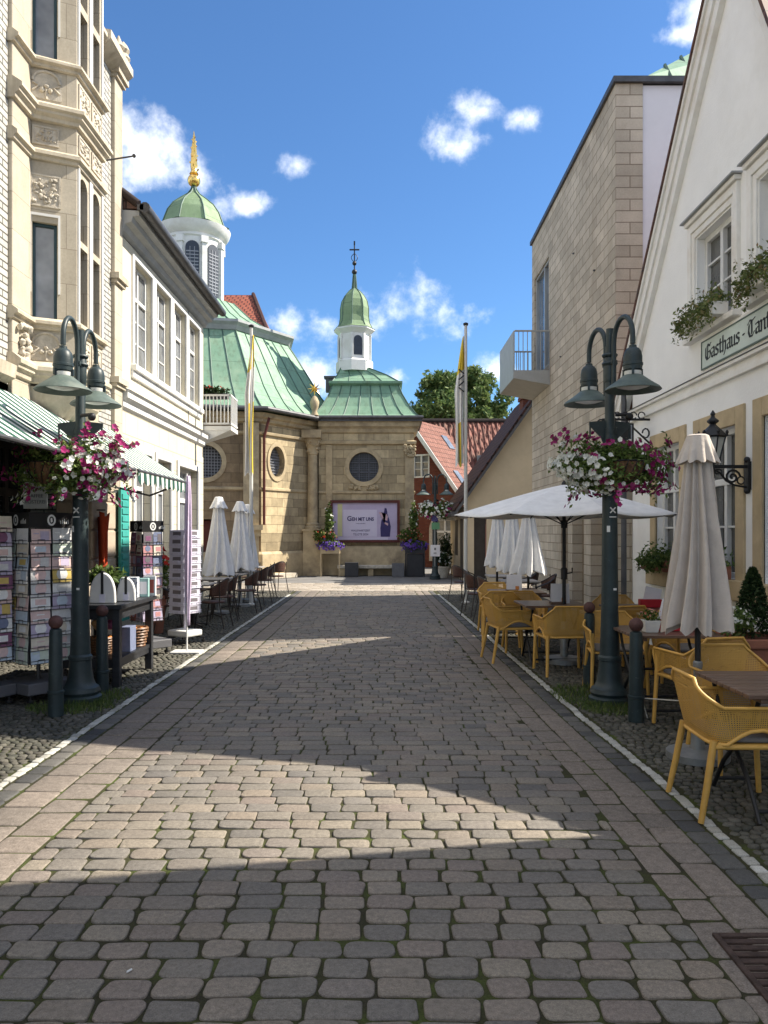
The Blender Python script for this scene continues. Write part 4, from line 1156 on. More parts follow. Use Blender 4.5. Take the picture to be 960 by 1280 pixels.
# trees
M['bark'] = plain('bark', (.10,.075,.05), .95, .35, 8, .8)
def leaf_mat(name, stops):
    t = NT(name); g = t.n('ShaderNodeNewGeometry')
    c = t.ramp(g.outputs['Random Per Island'], stops)
    n = t.noise(t.coord('Object'), .9, 4, .6)
    c = t.mix(1, c, t.ramp(n, [(.3,.7),(.7,1.25)]), 'MULTIPLY')
    t.base(c); t.set(rough=.6, spec=.25)
    tr = t.n('ShaderNodeBsdfTranslucent'); t.l(c, tr.inputs[0])
    mx = t.n('ShaderNodeMixShader'); mx.inputs[0].default_value = .3
    t.l(t.b.outputs[0], mx.inputs[1]); t.l(tr.outputs[0], mx.inputs[2]); t.l(mx.outputs[0], t.out.inputs[0])
    return t.mat
M['leaf'] = leaf_mat('tree_leaves', [(0,(.055,.105,.03)),(.5,(.12,.185,.055)),(1,(.22,.265,.09))])
def leaf(mb, p, s, rg, up=.3):
    d = V((rg.gauss(0,1), rg.gauss(0,1), rg.gauss(0,1)+up)).normalized()
    a = V((rg.gauss(0,1), rg.gauss(0,1), rg.gauss(0,1))); a = (a-d*a.dot(d)).normalized(); b = d.cross(a)
    mb.add([p-a*s, p-b*s*.45+d*s*.1, p+a*s, p+b*s*.45+d*s*.1], [(0,1,2,3)])
def tree(label, loc, h, clumps, n, s, seed):
    rg = random.Random(seed)
    t = thing('tree', label, 'tree', loc, group='trees behind the roofs')
    L = V(loc); mb = MB()
    top = L+V((0,0,h*.55))
    mb.tube([L, L+V((.1,0,h*.25)), top], [.35,.28,.18], 8)
    for c, r in clumps:
        q = L+V(c); mb.tube([L+V((.1,0,h*.3)), (top+q)/2, q], [.16,.1,.03], 6)
    build(mb, 'trunk', M['bark'], t, smooth=50)
    mb = MB(); tot = sum(r**2 for c, r in clumps)
    for c, r in clumps:
        k = int(n*r*r/tot); q = L+V(c)
        sub = [(q+V((rg.gauss(0,1),rg.gauss(0,1),rg.gauss(0,.8))).normalized()*r*rg.uniform(.45,1.0), r*rg.uniform(.24,.46)) for _ in range(20)]
        for _ in range(k):
            cc, rr = rg.choice(sub)
            v = V((rg.gauss(0,1),rg.gauss(0,1),rg.gauss(0,1))).normalized()*rr*rg.random()**.4
            leaf(mb, cc+v, s*rg.uniform(.6,1.3), rg)
    build(mb, 'crown', M['leaf'], t, fix=False)
tree('rounded green tree behind the roofs, left of the right flagpole', (3.9,55,0), 13, [((0,0,10.2),2.3),((-1.5,0,8.8),1.8),((-2.7,-.3,7.6),1.6),((-2.2,0,9.6),1.2),((1.3,.5,9.2),1.9),((.4,0,12),1.3),((-.6,0,11.6),1.2)], 15000, .19, 1)
tree('rounded green tree behind the roofs, right of the right flagpole', (7.0,56,0), 14, [((0,0,11.2),2.0),((1.3,0,9.4),1.8),((-1,.3,9.6),1.9),((-.4,0,12.7),1.2),((2.1,0,8.2),1.3)], 15000, .19, 2)
tree('small patch of tree crown showing between the two chapel roofs', (-5.3,52,0), 10.5, [((0,0,8.6),1.5),((.8,0,7.8),1.4),((-.8,0,9.3),1.1)], 3500, .18, 3)
# ------------------------------------------------------------------ modern stone building
M['clad'] = ashlar('beige_stone_cladding', (.47,.405,.315), (.645,.56,.44), (.28,.225,.165), .5, .2, .008, bump=.8, var=.3, stain=(.34,.26,.18), stainamt=.5, scale=1.2, ms=.1)
M['clad_dark'] = ashlar('brown_stone_panels', (.24,.185,.125), (.32,.25,.175), (.13,.1,.07), .5, .32, .006, bump=.3, var=.25, stainamt=.2, offset=.3)
M['violet_white'] = plain('white_render', (.74,.72,.74), .8, .05, 1.5, .12, fine=70)
M['alu'] = plain('grey_metal', (.42,.41,.38), .45, .1, 4, .05, metal=.5)
M['blue_glass'] = glass_mat('sky_blue_glass', (.10,.16,.24), .05)
XM = 4.0
MO = thing('modern_building', 'tall modern stone clad building with flat roof edge and a metal balcony', 'building', (XM,17,0))
FM = (V((XM,0,0)), V((0,1,0)), V((-1,0,0)))
mb = MB()
rec = [rect(14.05,14.9,.05,2.7), rect(15.4,16.35,.05,2.7), rect(16.75,17.4,.05,2.7)]
wall_sheet(mb, FM, rect(13.3,20.8,0,9.4), rec+[rect(18.7,20.45,5.72,8.35)], .22)
fE = (V((XM,13.3,0)), V((1,0,0)), V((0,-1,0)))
wall_sheet(mb, fE, rect(0,.47,0,9.4), [], .1)
mb.box(XM+.01,11,20.79,20.8,0,9.4)
build(mb, 'stone_wall', M['clad'], MO, uv=True, fix=False)
mb = MB()
for h in rec: mb.lbox(FM, h[0][0]-.01, h[1][0]+.01, -.24, -.215, .0, 2.72)
build(mb, 'recess_panel', M['clad_dark'], MO, uv=True)
build(MB().box(XM+.47,6.3,13.33,20.7,0,9.38).box(6.3,11,15.6,20.7,0,9.36), 'white_wall', M['violet_white'], MO)
build(MB().box(XM-.05,6.36,13.24,20.86,9.4,9.5).box(6.36,11.1,15.5,20.86,9.4,9.5), 'roof_edge', M['gutter'], MO)
ap = (10.5,18,13.4)
build(MB().add([(4.8,14.0,9.95),(11,15.9,9.95),(11,20,9.95),(4.8,20,9.95),(8.5,17.4,13.3),(11,17.4,13.3)], [(0,1,5,4),(1,2,5),(2,3,4,5),(3,0,4)]), 'copper_roof', M['copper'], MO, uv=True)
mb = MB()
for k in range(7):
    f = (k+1)/8; mb.tube([(4.8+3.7*f+.02,14.0+1.13*f,9.98),(4.8+3.7*f,14.0+3.4*f,9.98+3.35*f)], .035, 5)
build(mb, 'seam', M['seam'], MO)
build(MB().prism([(4.8,14.0,9.5),(11,15.9,9.5),(11,20,9.5),(4.8,20,9.5)], (0,0,.45)), 'copper_fascia', M['copper'], MO, uv=True)
window(MO, FM, 18.7,20.45,5.72,8.35,.14,M['alu'],M['blue_glass'],(.36,),(),(),.06, proud=.1)
mb = MB()
mb.box(3.12,XM-.002,18.55,20.75,5.36,5.55)
mb.prism([(3.12,18.55,5.36),(XM-.002,18.55,5.36),(XM-.002,18.55,5.2)], (0,2.2,0))
mb.box(3.12,3.15,18.55,20.75,5.55,6.5)
bc = build(mb, 'balcony', M['alu'], MO)
for yy in (18.57,20.72):
    mb = MB()
    mb.box(3.15,XM,yy-.015,yy+.015,6.48,6.52)
    x = 3.24
    while x < XM-.02: mb.box(x,x+.018,yy-.008,yy+.008,5.55,6.5); x += .105
    build(mb, 'railing', M['alu'], bc)
mb = MB(); rg = random.Random(3)
for yy, zz in ((14.6,6.6),(16.2,7.5),(15.3,4.4),(17.4,5.6)): mb.lathe([(.03,0),(.03,.02)], 8, (XM-.01,yy,zz))
build(mb, 'anchor_cap', M['gutter'], MO)

# ------------------------------------------------------------------ white gabled inn
XG = 3.9
FR_ = (V((XG,0,0)), V((0,1,0)), V((-1,0,0)))
M['inn_white'] = plain('warm_white_stucco', (.85,.84,.81), .85, .07, .8, .4, fine=38, warm=(.74,.72,.67))
M['cream_band'] = plain('cream_painted_trim', (.80,.78,.73), .7, .07, 3, .1, warm=(.66,.60,.51))
M['tan_stone'] = plain('tan_sandstone_surround', (.50,.38,.22), .85, .2, 3, .35, fine=60, warm=(.36,.27,.16))
M['tan_stone'] = plain('tan_sandstone_surround', (.50,.39,.235), .85, .18, 3, .35, fine=60, warm=(.38,.29,.17))
M['window_grey'] = glass_mat('inn_window_glass', (.07,.07,.065), .07)
IN = thing('gabled_inn', 'white gabled inn with tan stone window surrounds and a green name board', 'inn', (XG,9,0))
gz = lambda y: 3.56+1.167*(12.78-y)
ya = 8.5
lowin = [(9.46,8.5),(11.02,10.12),(7.9,6.85)]
mb = MB()
outer = [(4.72,0),(12.1,0),(12.1,gz(12.1)-.05),(ya,gz(ya)-.05),(6.2,3.85),(4.72,2.5)]
holes = [rect(b,a,1.12,2.84) for a, b in lowin] + [rect(8.62,9.6,4.2,5.3), rect(7.1,8.0,4.2,5.3)]
wall_sheet(mb, FR_, outer, holes, .2)
mb.box(XG,12,12.08,12.1,0,gz(12.1)-.2).box(XG+.01,XG+.03,3.2,4.72,0,2.7)
build(mb, 'wall', M['inn_white'], IN, fix=False)
mb = MB()
for a, b in lowin:
    mb.lbox(FR_, b-.2, b, -.02, .03, .98, 3.04).lbox(FR_, a, a+.2, -.02, .03, .98, 3.04).lbox(FR_, b, a, -.02, .03, 2.84, 3.04).lbox(FR_, b-.24, a+.24, -.02, .08, .9, 1.12)
build(mb, 'stone_surround', M['tan_stone'], IN, bev=.01)
for a, b in lowin:
    window(IN, FR_, b, a, 1.12, 2.84, .16, M['white_paint'], M['window_grey'], (.5,), (.66,), (.33,), .065, proud=.07)
for b, w_ in ((8.62,.98),(7.1,.9)):
    window(IN, FR_, b, b+w_, 4.2, 5.3, .17, M['white_paint'], M['window_grey'], (.5,), (), (.36,.7), .07, proud=.07)
mb = MB()
for b, w_ in ((8.62,.98),(7.1,.9)):
    a = b+w_
    for o1, o2, d in ((.02,.1,.025),(.1,.2,.045)):
        mb.lbox(FR_, b-o2, b-o1, -.02, d, 4.08, 5.3+o2).lbox(FR_, a+o1, a+o2, -.02, d, 4.08, 5.3+o2).lbox(FR_, b-o1, a+o1, -.02, d, 5.3+o1, 5.3+o2)
    mb.lbox(FR_, b-.22, a+.22, -.02, .1, 4.02, 4.09).lbox(FR_, b-.22, a+.22, -.02, .08, 5.505, 5.56)
build(mb, 'window_trim', M['cream_band'], IN, bev=.008)
mb = MB()
for b, w_ in ((8.62,.98),(7.15,.85)): mb.lbox(FR_, b-.25, b+w_+.25, -.02, .12, 5.562, 5.58)
build(mb, 'hood', M['soffit'], IN)
# band between the floors
mb = MB()
mb.lbox(FR_, 5.95, 12.14, -.02, .05, 3.36, 3.42).lbox(FR_, 5.95, 12.14, -.02, .03, 3.42, 3.5).lbox(FR_, 5.95, 12.14, -.02, .075, 3.5, 3.54)
build(mb, 'band', M['cream_band'], IN, bev=.006)
build(MB().lbox(FR_, 5.95, 12.16, -.02, .085, 3.541, 3.55), 'dark_strip', M['gutter'], IN)  # thin dark strip along the top edge of the band
# bargeboards along the gable
def rake(mb, y0, z0, y1, z1, w0, w1, b0, b1):
    d = V((0, y1-y0, z1-z0)).normalized(); nrm = V((0, -d.z, d.y))
    if nrm.z < 0: nrm = -nrm
    P = [V((0,y0,z0))+nrm*w0, V((0,y1,z1))+nrm*w0, V((0,y1,z1))+nrm*w1, V((0,y0,z0))+nrm*w1]
    mb.prism([(XG-b0, p.y, p.z) for p in P], (-(b1-b0),0,0))
n0 = (4.5,2.3); n1 = (6.2,3.9); apx = (ya, gz(ya)); f0_ = (12.86, gz(12.86))
mb = MB()
for (p, q) in ((f0_, apx),):
    rake(mb, *p, *q, -.34, -.2, -.02, .07); rake(mb, *p, *q, -.2, -.06, -.02, .10); rake(mb, *p, *q, -.06, .0, -.02, .13)
for (p, q) in ((n1, apx),(n0, n1)): rake(mb, *p, *q, -.12, .0, -.02, .12)
build(mb, 'bargeboard', M['cream_band'], IN)
mb = MB()
for (p, q) in ((f0_, apx),(n1, apx),(n0, n1)): rake(mb, *p, *q, .0, .045, -8.5, .15)
M['brown_pantile'] = pantile_mat('brown_pantiles', [(.3,(.11,.055,.04)),(.55,(.15,.078,.058)),(.8,(.20,.115,.085))], .24, .34, .02, .86)
build(mb, 'roof', M['brown_pantile'], IN, uv=True)
build(MB().tube([(XG-.1,12.2,0.05),(XG-.1,12.2,3.9),(XG+.1,12.5,4.0)], .045, 8), 'downpipe', M['gutter'], IN, smooth=40)

# name board with blackletter
t = thing('name_board', 'pale green name board with black blackletter reading Gasthaus on the white inn', 'sign', (XG,8,3.6))
M['sage'] = plain('sage_green_board', (.56,.63,.57), .6, .1, 3)
M['sage_edge'] = plain('dark_green_edge', (.09,.13,.11), .6, .1, 3)
build(MB().lbox(FR_, 6.55, 9.31, .0, .06, 3.6, 3.94), 'board', M['sage'], t)
mb = MB()
for z0, z1 in ((3.6,3.615),(3.925,3.94)): mb.lbox(FR_, 6.55, 9.31, .061, .068, z0, z1)
for a in (6.55, 9.295): mb.lbox(FR_, a, a+.015, .061, .068, 3.615, 3.925)
build(mb, 'rim', M['sage_edge'], t)
build(MB().lbox(FR_, 6.5, 9.37, .0, .045, 3.565, 3.598).lbox(FR_, 6.5, 9.37, .0, .045, 3.942, 3.98).lbox(FR_, 9.312, 9.37, .0, .045, 3.598, 3.942), 'white_moulding', M['cream_band'], t)
GL = {
 'G': (1.0, [[(.8,1.3),(.45,1.5),(.12,1.2),(.1,.35),(.35,.02),(.75,.12),(.9,.45),(.82,.8),(.55,.72)], [(.45,1.42),(.4,.12)], [(.75,1.3),(.95,1.5)]]),
 'T': (1.0, [[(.05,1.2),(.3,1.48),(.6,1.35),(.95,1.5)], [(.5,1.32),(.2,1.0),(.13,.5),(.32,.05),(.65,.03),(.88,.3)], [(.56,1.28),(.56,.25)]]),
 'a': (.68, [[(.1,.88),(.4,.97),(.5,.82),(.5,.12),(.62,.03)], [(.5,.6),(.14,.45),(.1,.15),(.25,.03),(.5,.18)]]),
 's': (.6, [[(.48,.88),(.3,.98),(.1,.85),(.13,.65),(.46,.42),(.46,.15),(.28,.02),(.05,.12)]]),
 't': (.5, [[(.2,1.32),(.2,.15),(.33,.03),(.46,.12)], [(.02,.94),(.42,.94)]]),
 'h': (.68, [[(.13,1.5),(.13,.0)], [(.13,.8),(.4,.97),(.53,.8),(.5,.1),(.32,-.3)]]),
 'u': (.7, [[(.02,.95),(.12,.85),(.12,.15),(.26,.03),(.5,.2)], [(.5,.95),(.5,.12),(.63,.03)]]),
 'n': (.7, [[(.02,.95),(.13,.85),(.13,.0)], [(.13,.8),(.4,.97),(.53,.85),(.53,.12),(.65,.03)]]),
 'e': (.6, [[(.13,.5),(.5,.7),(.38,.95),(.13,.82),(.1,.2),(.28,.03),(.52,.18)]]),
 '-': (.45, [[(.1,.55),(.3,.55)]]), ' ': (.3, []) }
def blackletter(mb, s, a, z, h, fr, b, sgn, wd=1.0):
    nib = V((.078, .072))
    for chh in s:
        adv, strokes = GL[chh]
        for st in strokes:
            for (p, q) in zip(st, st[1:]):
                P = [V(p)-nib, V(q)-nib, V(q)+nib, V(p)+nib]
                mb.prism([fpt(fr, a+sgn*x.x*h*wd, b, z+x.y*h) for x in P], V(fr[2])*.004)
                for e in (p, q):
                    e = V(e); D = [e-nib, e+V((nib.x,-nib.y))*.45, e+nib, e-V((nib.x,-nib.y))*.45]
                    mb.prism([fpt(fr, a+sgn*x.x*h*wd, b+.0005, z+x.y*h) for x in D], V(fr[2])*.004)
        a += sgn*adv*h*wd
    return a
mb = MB(); blackletter(mb, 'Gasthaus - Tante', 9.2, 3.695, .118, FR_, .061, -1, 1.4)
build(mb, 'lettering', M['black'], t, fix=False)

# wall lantern on scrolled bracket
t = thing('wall_lantern', 'black wrought iron wall lantern on a scrolled bracket between the inn windows', 'lantern', (XG,8.2,2.0))
ly = 8.22
mb = MB().box(XG-.035,XG-.0,ly-.05,ly+.05,2.1,2.4).box(XG-.42,XG-.035,ly-.016,ly+.016,2.33,2.365)
mb.ball((XG-.025,ly,2.42), .035, 8).ball((XG-.025,ly,2.09), .035, 8)
mb.tube([(XG-.18+.085*(1-k/22)*math.cos(k*.55), ly, 2.235+.085*(1-k/22)*math.sin(k*.55)) for k in range(21)], .012, 6)
mb.tube([(XG-.035,ly,2.13),(XG-.1,ly,2.14),(XG-.16,ly,2.15),(XG-.25,ly,2.2),(XG-.31,ly,2.28),(XG-.4,ly,2.33)], .012, 6)
mb.tube([(XG-.33+.04*math.cos(k*.6),ly,2.29+.035*math.sin(k*.6)*(1-k/14)) for k in range(12)], .009, 5)
mb.tube([(XG-.09+.04*math.cos(k*.6),ly,2.2+.04*math.sin(k*.6)) for k in range(11)], .009, 5)
mb.tube([(XG-.39,ly,2.22),(XG-.39,ly,2.42)], .022, 8)
build(mb, 'bracket', M['iron'], t, smooth=40)
lx = XG-.39; P4 = PI/6
mb = MB()
for k in range(6):
    a = P4+2*PI*k/6; mb.tube([(lx+.07*math.cos(a),ly+.07*math.sin(a),2.42),(lx+.125*math.cos(a),ly+.125*math.sin(a),2.66)], .008, 5)
mb.lathe([(.075,2.4),(.085,2.42),(.07,2.44)], 6, (lx,ly,0), P4).lathe([(.13,2.655),(.15,2.67),(.13,2.69),(.085,2.74),(.045,2.78),(.03,2.8),(.06,2.825),(.06,2.84),(.025,2.87),(.018,2.89),(.028,2.91),(.004,2.95)], 6, (lx,ly,0), P4)
for k in range(6):
    a = P4+2*PI*k/6; mb.lathe([(.018,0),(.012,.02),(.02,.04),(.002,.065)], 6, (lx+.14*math.cos(a),ly+.14*math.sin(a),2.67))
build(mb, 'cage', M['iron'], t)
def clear_glass():
    t_ = NT('lantern_glass'); t_.base((.75,.75,.7)); t_.set(rough=.15, spec=.6)
    tr = t_.n('ShaderNodeBsdfTransparent'); mx = t_.n('ShaderNodeMixShader'); mx.inputs[0].default_value = .55
    t_.l(t_.b.outputs[0], mx.inputs[2]); t_.l(tr.outputs[0], mx.inputs[1]); t_.l(mx.outputs[0], t_.out.inputs[0]); return t_.mat
M['lantern_glass'] = clear_glass()
build(MB().lathe([(.064,2.435),(.117,2.655)], 6, (lx,ly,0), P4, cap=False), 'pane', M['lantern_glass'], t, fix=False)
build(MB().ball((lx,ly,2.54), .035, 10).lathe([(.02,2.42),(.02,2.52)], 8, (lx,ly,0)), 'bulb', M['white_paint'], t, smooth=60)

# wrought iron hanging sign at the far corner of the inn
t = thing('hanging_inn_sign', 'black wrought iron hanging sign on the far corner of the white inn', 'sign', (XG,11.3,3.2))
mb = MB().tube([(XG,11.3,3.3),(3.2,11.3,3.3)], .018, 6).tube([(XG,11.3,2.95),(3.55,11.3,3.28)], .014, 6)
for k in range(5): mb.tube([(3.3+.12*k+.05*math.cos(j*.7), 11.3, 3.36+.05*math.sin(j*.7)) for j in range(9)], .01, 5)
mb.tube([(3.84-.05*math.cos(j*.7), 11.3, 3.1+.07*math.sin(j*.7)) for j in range(9)], .012, 5)
mb.tube([(3.18+.05*math.cos(j*.6),11.3,3.24+.06*math.sin(j*.6)) for j in range(10)], .012, 5)
build(mb, 'bracket', M['iron'], t, smooth=40)
mb = MB().box(3.34,3.66,11.28,11.32,2.94,3.24)
mb.tube([(3.4,11.3,3.3),(3.4,11.3,3.22)], .006, 4).tube([(3.6,11.3,3.3),(3.6,11.3,3.22)], .006, 4)
build(mb, 'plate', M['iron'], t)
build(MB().box(3.37,3.63,11.27,11.278,2.96,2.975).box(3.37,3.63,11.27,11.278,3.205,3.22).box(3.37,3.385,11.27,11.278,2.975,3.205).box(3.615,3.63,11.27,11.278,2.975,3.205), 'plate_border', M['grille'], t)

# unseen neighbouring house, its roof and corner shaped to shade the street
NB = thing('neighbour_house', 'unseen plain white house next to the inn, shaped to shade the street', 'house', (4.0,1,0))
build(MB().box(4.0,12,-8,4.76,0,7.2), 'wall', M['inn_white'], NB)
build(MB().prism([(3.75,-8.2,7.15),(12.2,-8.2,7.15),(8,-8.2,10.8)], (0,13.0,0)), 'roof', M['dark_tile'], NB, uv=True)
# ------------------------------------------------------------------ street lamps
def lamp_paint():
    t = NT('dark_green_lamp_paint'); co = t.coord('Object')
    n = t.noise(co, 5, 6, .7); f = t.noise(co, 40, 4, .7)
    c = t.ramp(n, [(.3,(.016,.027,.03)),(.6,(.026,.042,.045)),(.8,(.05,.068,.068))])
    c = t.mix(t.ramp(f, [(.66,0),(.74,.6)]), c, (.22,.24,.22))
    t.base(c); t.set(rough=.45, spec=.4); t.bump(f, .12, .004); return t.mat
M['lamp_green'] = lamp_paint()
M['shade_green'] = plain('weathered_green_shade', (.085,.115,.10), .55, .3, 9, .15, warm=(.16,.18,.15))
M['frost'] = plain('lamp_lens', (.62,.62,.58), .3, .1, 8)
M['white_mark'] = plain('white_sticker', (.75,.75,.73), .6, .05)
def make_lamp(label):
    t = thing('street_lamp', label, 'street lamp', (0,0,0), group='double armed green street lamps')
    mb = MB().lathe([(.2,0),(.2,.05),(.175,.07),(.19,.1),(.175,.14),(.145,.16),(.125,.21),(.11,.3),(.1,.42)], 20)
    build(mb, 'base', M['lamp_green'], t, smooth=35)
    mb = MB().lathe([(.098,.4),(.112,.41),(.112,.44),(.096,.46),(.082,.9),(.076,1.5),(.07,2.2),(.062,2.6),(.048,2.64),(.045,3.3),(.04,3.3),(.04,3.45)], 18)
    mb.lathe([(.076,2.05),(.076,2.08)], 18).lathe([(.066,2.6),(.066,2.65)], 18)
    build(mb, 'pole', M['lamp_green'], t, smooth=35)
    mb = MB().tube([(0,0,3.4),(0,0,3.62)], .035, 10).lathe([(.05,3.1),(.058,3.13),(.058,3.33),(.045,3.36)], 14)
    for z in (3.28,3.36): mb.tube([(.06*math.cos(k*.7),.06*math.sin(k*.7)+0,z) for k in range(10)], .018, 6)
    build(mb, 'arm_collar', M['lamp_green'], t, smooth=40)
    for s in (-1, 1):
        path = [(0,s*.075,2.98),(0,s*.075,3.45)] + [(0, s*(.075+.165*(1-math.cos(PI*k/12))), 3.45+.2*math.sin(PI*k/12)*1.1) for k in range(1,13)] + [(0,s*.405,3.38)]
        arm = build(MB().tube(path, .024, 10).box(-.03,.03,min(s*.03,s*.09),max(s*.03,s*.09),3.26,3.3), 'arm', M['lamp_green'], t, smooth=40)
        hd = MB().lathe([(.024,3.37),(.034,3.365),(.036,3.345),(.056,3.335),(.076,3.305),(.085,3.26),(.086,3.205),(.092,3.2),(.092,3.18),(.086,3.175),(.084,3.14),(.07,3.135),(.066,3.09)], 18, (0,s*.405,0))
        for k in range(3):
            a = 2*PI*k/3; hd.obox((.088*math.cos(a), s*.405+.088*math.sin(a), 3.12), .022,.022,.06, Matrix.Rotation(a,3,'Z'))
        lh = build(hd, 'lamp_head', M['lamp_green'], t, smooth=40)
        build(MB().lathe([(.076,3.085),(.078,3.125)], 18, (0,s*.405,0)), 'collar_ring', M['frost'], lh, smooth=40)
        sh = MB().lathe([(.08,3.09),(.09,3.085),(.16,3.03),(.24,2.975),(.255,2.955),(.25,2.95),(.16,3.01),(.08,3.06)], 28, (0,s*.405,0), cap=False)
        build(sh, 'lamp_shade', M['shade_green'], lh, smooth=50)
        build(MB().lathe([(.001,2.962),(.08,2.968),(.14,2.985),(.17,3.0)], 20, (0,s*.405,0), cap=False), 'lens', M['frost'], lh, smooth=60)
    # gusset plates carrying the baskets
    mb = MB()
    for s in (-1,1):
        mb.prism([(s*.045,-.01,2.45),(s*.09,-.01,2.56),(s*.22,-.01,2.68),(s*.22,-.01,2.71),(s*.045,-.01,2.73)], (0,.02,0))
        mb.tube([(s*.21,0,2.69),(s*.21,0,2.55)], .01, 6)
    build(mb, 'gusset', M['lamp_green'], t)
    mb = MB().tube([(.03,-.05,2.78),(.14,-.1,2.78)], .018, 6).ball((.15,-.1,2.76), .04, 8)
    build(mb, 'clamp', M['iron'], t, smooth=40)
    mk = MB(); zc = 1.86
    for a in (PI/4, -PI/4): mk.obox((0,-.078,zc), .012, .004, .075, Matrix.Rotation(a,3,'Y'))
    mk.box(-.034,.034,-.08,-.076,1.79,1.8)
    mk.obox((-.04,-.068,1.68),.03,.004,.06, Matrix.Rotation(-.5,3,'Z')).obox((.02,-.081,1.1),.03,.004,.02)
    mk.v = [tuple(Matrix.Rotation(-.14,3,'Z') @ V(p)) for p in mk.v]
    build(mk, 'markings', M['white_mark'], t)
    return t
lampR = make_lamp('dark green double armed street lamp on the right among the yellow chairs')
lampR.location = (2.19,7.47,0); lampR.rotation_euler.z = .24
lampL = dup(lampR, (-2.965,7.52,0), 0, 'dark green double armed street lamp on the left in front of the card racks')
lampF = dup(lampR, (1.79,27,0), PI/2, 'distant double armed street lamp in front of the dark red brick house')

# ------------------------------------------------------------------ flower baskets
M['petal_white'] = leaf_mat('white_petals', [(0,(.72,.73,.66)),(1,(.85,.85,.80))])
M['petal_magenta'] = leaf_mat('magenta_petals', [(0,(.20,.010,.075)),(.5,(.32,.02,.135)),(1,(.44,.07,.24))])
M['petal_red'] = leaf_mat('red_petals', [(0,(.5,.02,.02)),(1,(.65,.05,.03))])
M['petal_purple'] = leaf_mat('purple_petals', [(0,(.13,.06,.42)),(.6,(.20,.10,.55)),(1,(.32,.2,.62))])
M['petal_orange'] = leaf_mat('orange_pink_petals', [(0,(.6,.2,.08)),(.5,(.62,.3,.3)),(1,(.7,.55,.2))])
M['basket_leaf'] = leaf_mat('basket_leaves', [(0,(.045,.085,.018)),(.5,(.11,.17,.04)),(1,(.20,.25,.075))])
M['dark_leaf'] = leaf_mat('dark_leaves', [(0,(.012,.03,.010)),(.6,(.03,.06,.018)),(1,(.06,.09,.03))])
M['coir'] = plain('coir_liner', (.16,.085,.045), .95, .45, 22, 1, fine=70)
def blossom(mb, p, d, r, rg):
    d = d.normalized(); a = V((0,0,1)) if abs(d.z) < .8 else V((1,0,0))
    a = (a-d*a.dot(d)).normalized(); b = d.cross(a); ph = rg.uniform(0,2*PI); o = len(mb.v)
    mb.v.append(tuple(p-d*r*.25))
    for k in range(10):
        an = ph+2*PI*k/10; rr = r*(1.0 if k % 2 else .78)*rg.uniform(.85,1.12); q = p+(a*math.cos(an)+b*math.sin(an))*rr + d*r*rg.uniform(.0,.25)
        mb.v.append(tuple(q))
    for k in range(10): mb.f.append((o, o+1+k, o+1+(k+1) % 10)); mb.mi.append(0)
def flower_mass(t, c, rad, nleaf, groups, seed, leafs=.035, squash=.4, lname='foliage', lmat=None, leaf_bias=0.0):
    """leaf clump plus blossoms; groups = [(name, material, count, weight function of direction)]"""
    rg = random.Random(seed); c = V(c)
    mb = MB()
    ph_ = [rg.uniform(0,6.3) for _ in range(6)]
    lump = lambda d: 1+.13*math.sin(5*d.x+ph_[0])*math.sin(4*d.y+ph_[1])+.11*math.sin(7*d.z+ph_[2]+3*d.x)+.08*math.sin(11*d.x+ph_[3])*math.cos(9*d.z+ph_[4])
    for _ in range(nleaf):
        d = V((rg.gauss(0,1),rg.gauss(0,1),rg.gauss(0,1))).normalized(); k = rg.random()**.45*rg.uniform(.75,1.12)*lump(d)
        leaf(mb, c+V((d.x*rad[0]*k, d.y*rad[1]*k, d.z*rad[2]*k)), leafs*rg.uniform(.6,1.3), rg)
    build(mb, lname, lmat or M['basket_leaf'], t, fix=False)
    for nm, mat, n, wf, r in groups:
        mb = MB(); m = 0; tries = 0
        while m < n and tries < n*40:
            tries += 1
            d = V((rg.gauss(0,1),rg.gauss(0,1),rg.gauss(0,1))).normalized()
            if rg.random() > wf(d): continue
            k = rg.uniform(.9,1.08)*lump(d)
            blossom(mb, c+V((d.x*rad[0]*k, d.y*rad[1]*k, d.z*rad[2]*k)), d+V((rg.gauss(0,.35),rg.gauss(0,.35),rg.gauss(0,.35))), r*rg.uniform(.75,1.15), rg)
            m += 1
        o = build(mb, nm, mat, t, fix=False)
def clampf(x): return max(0, min(1, x))
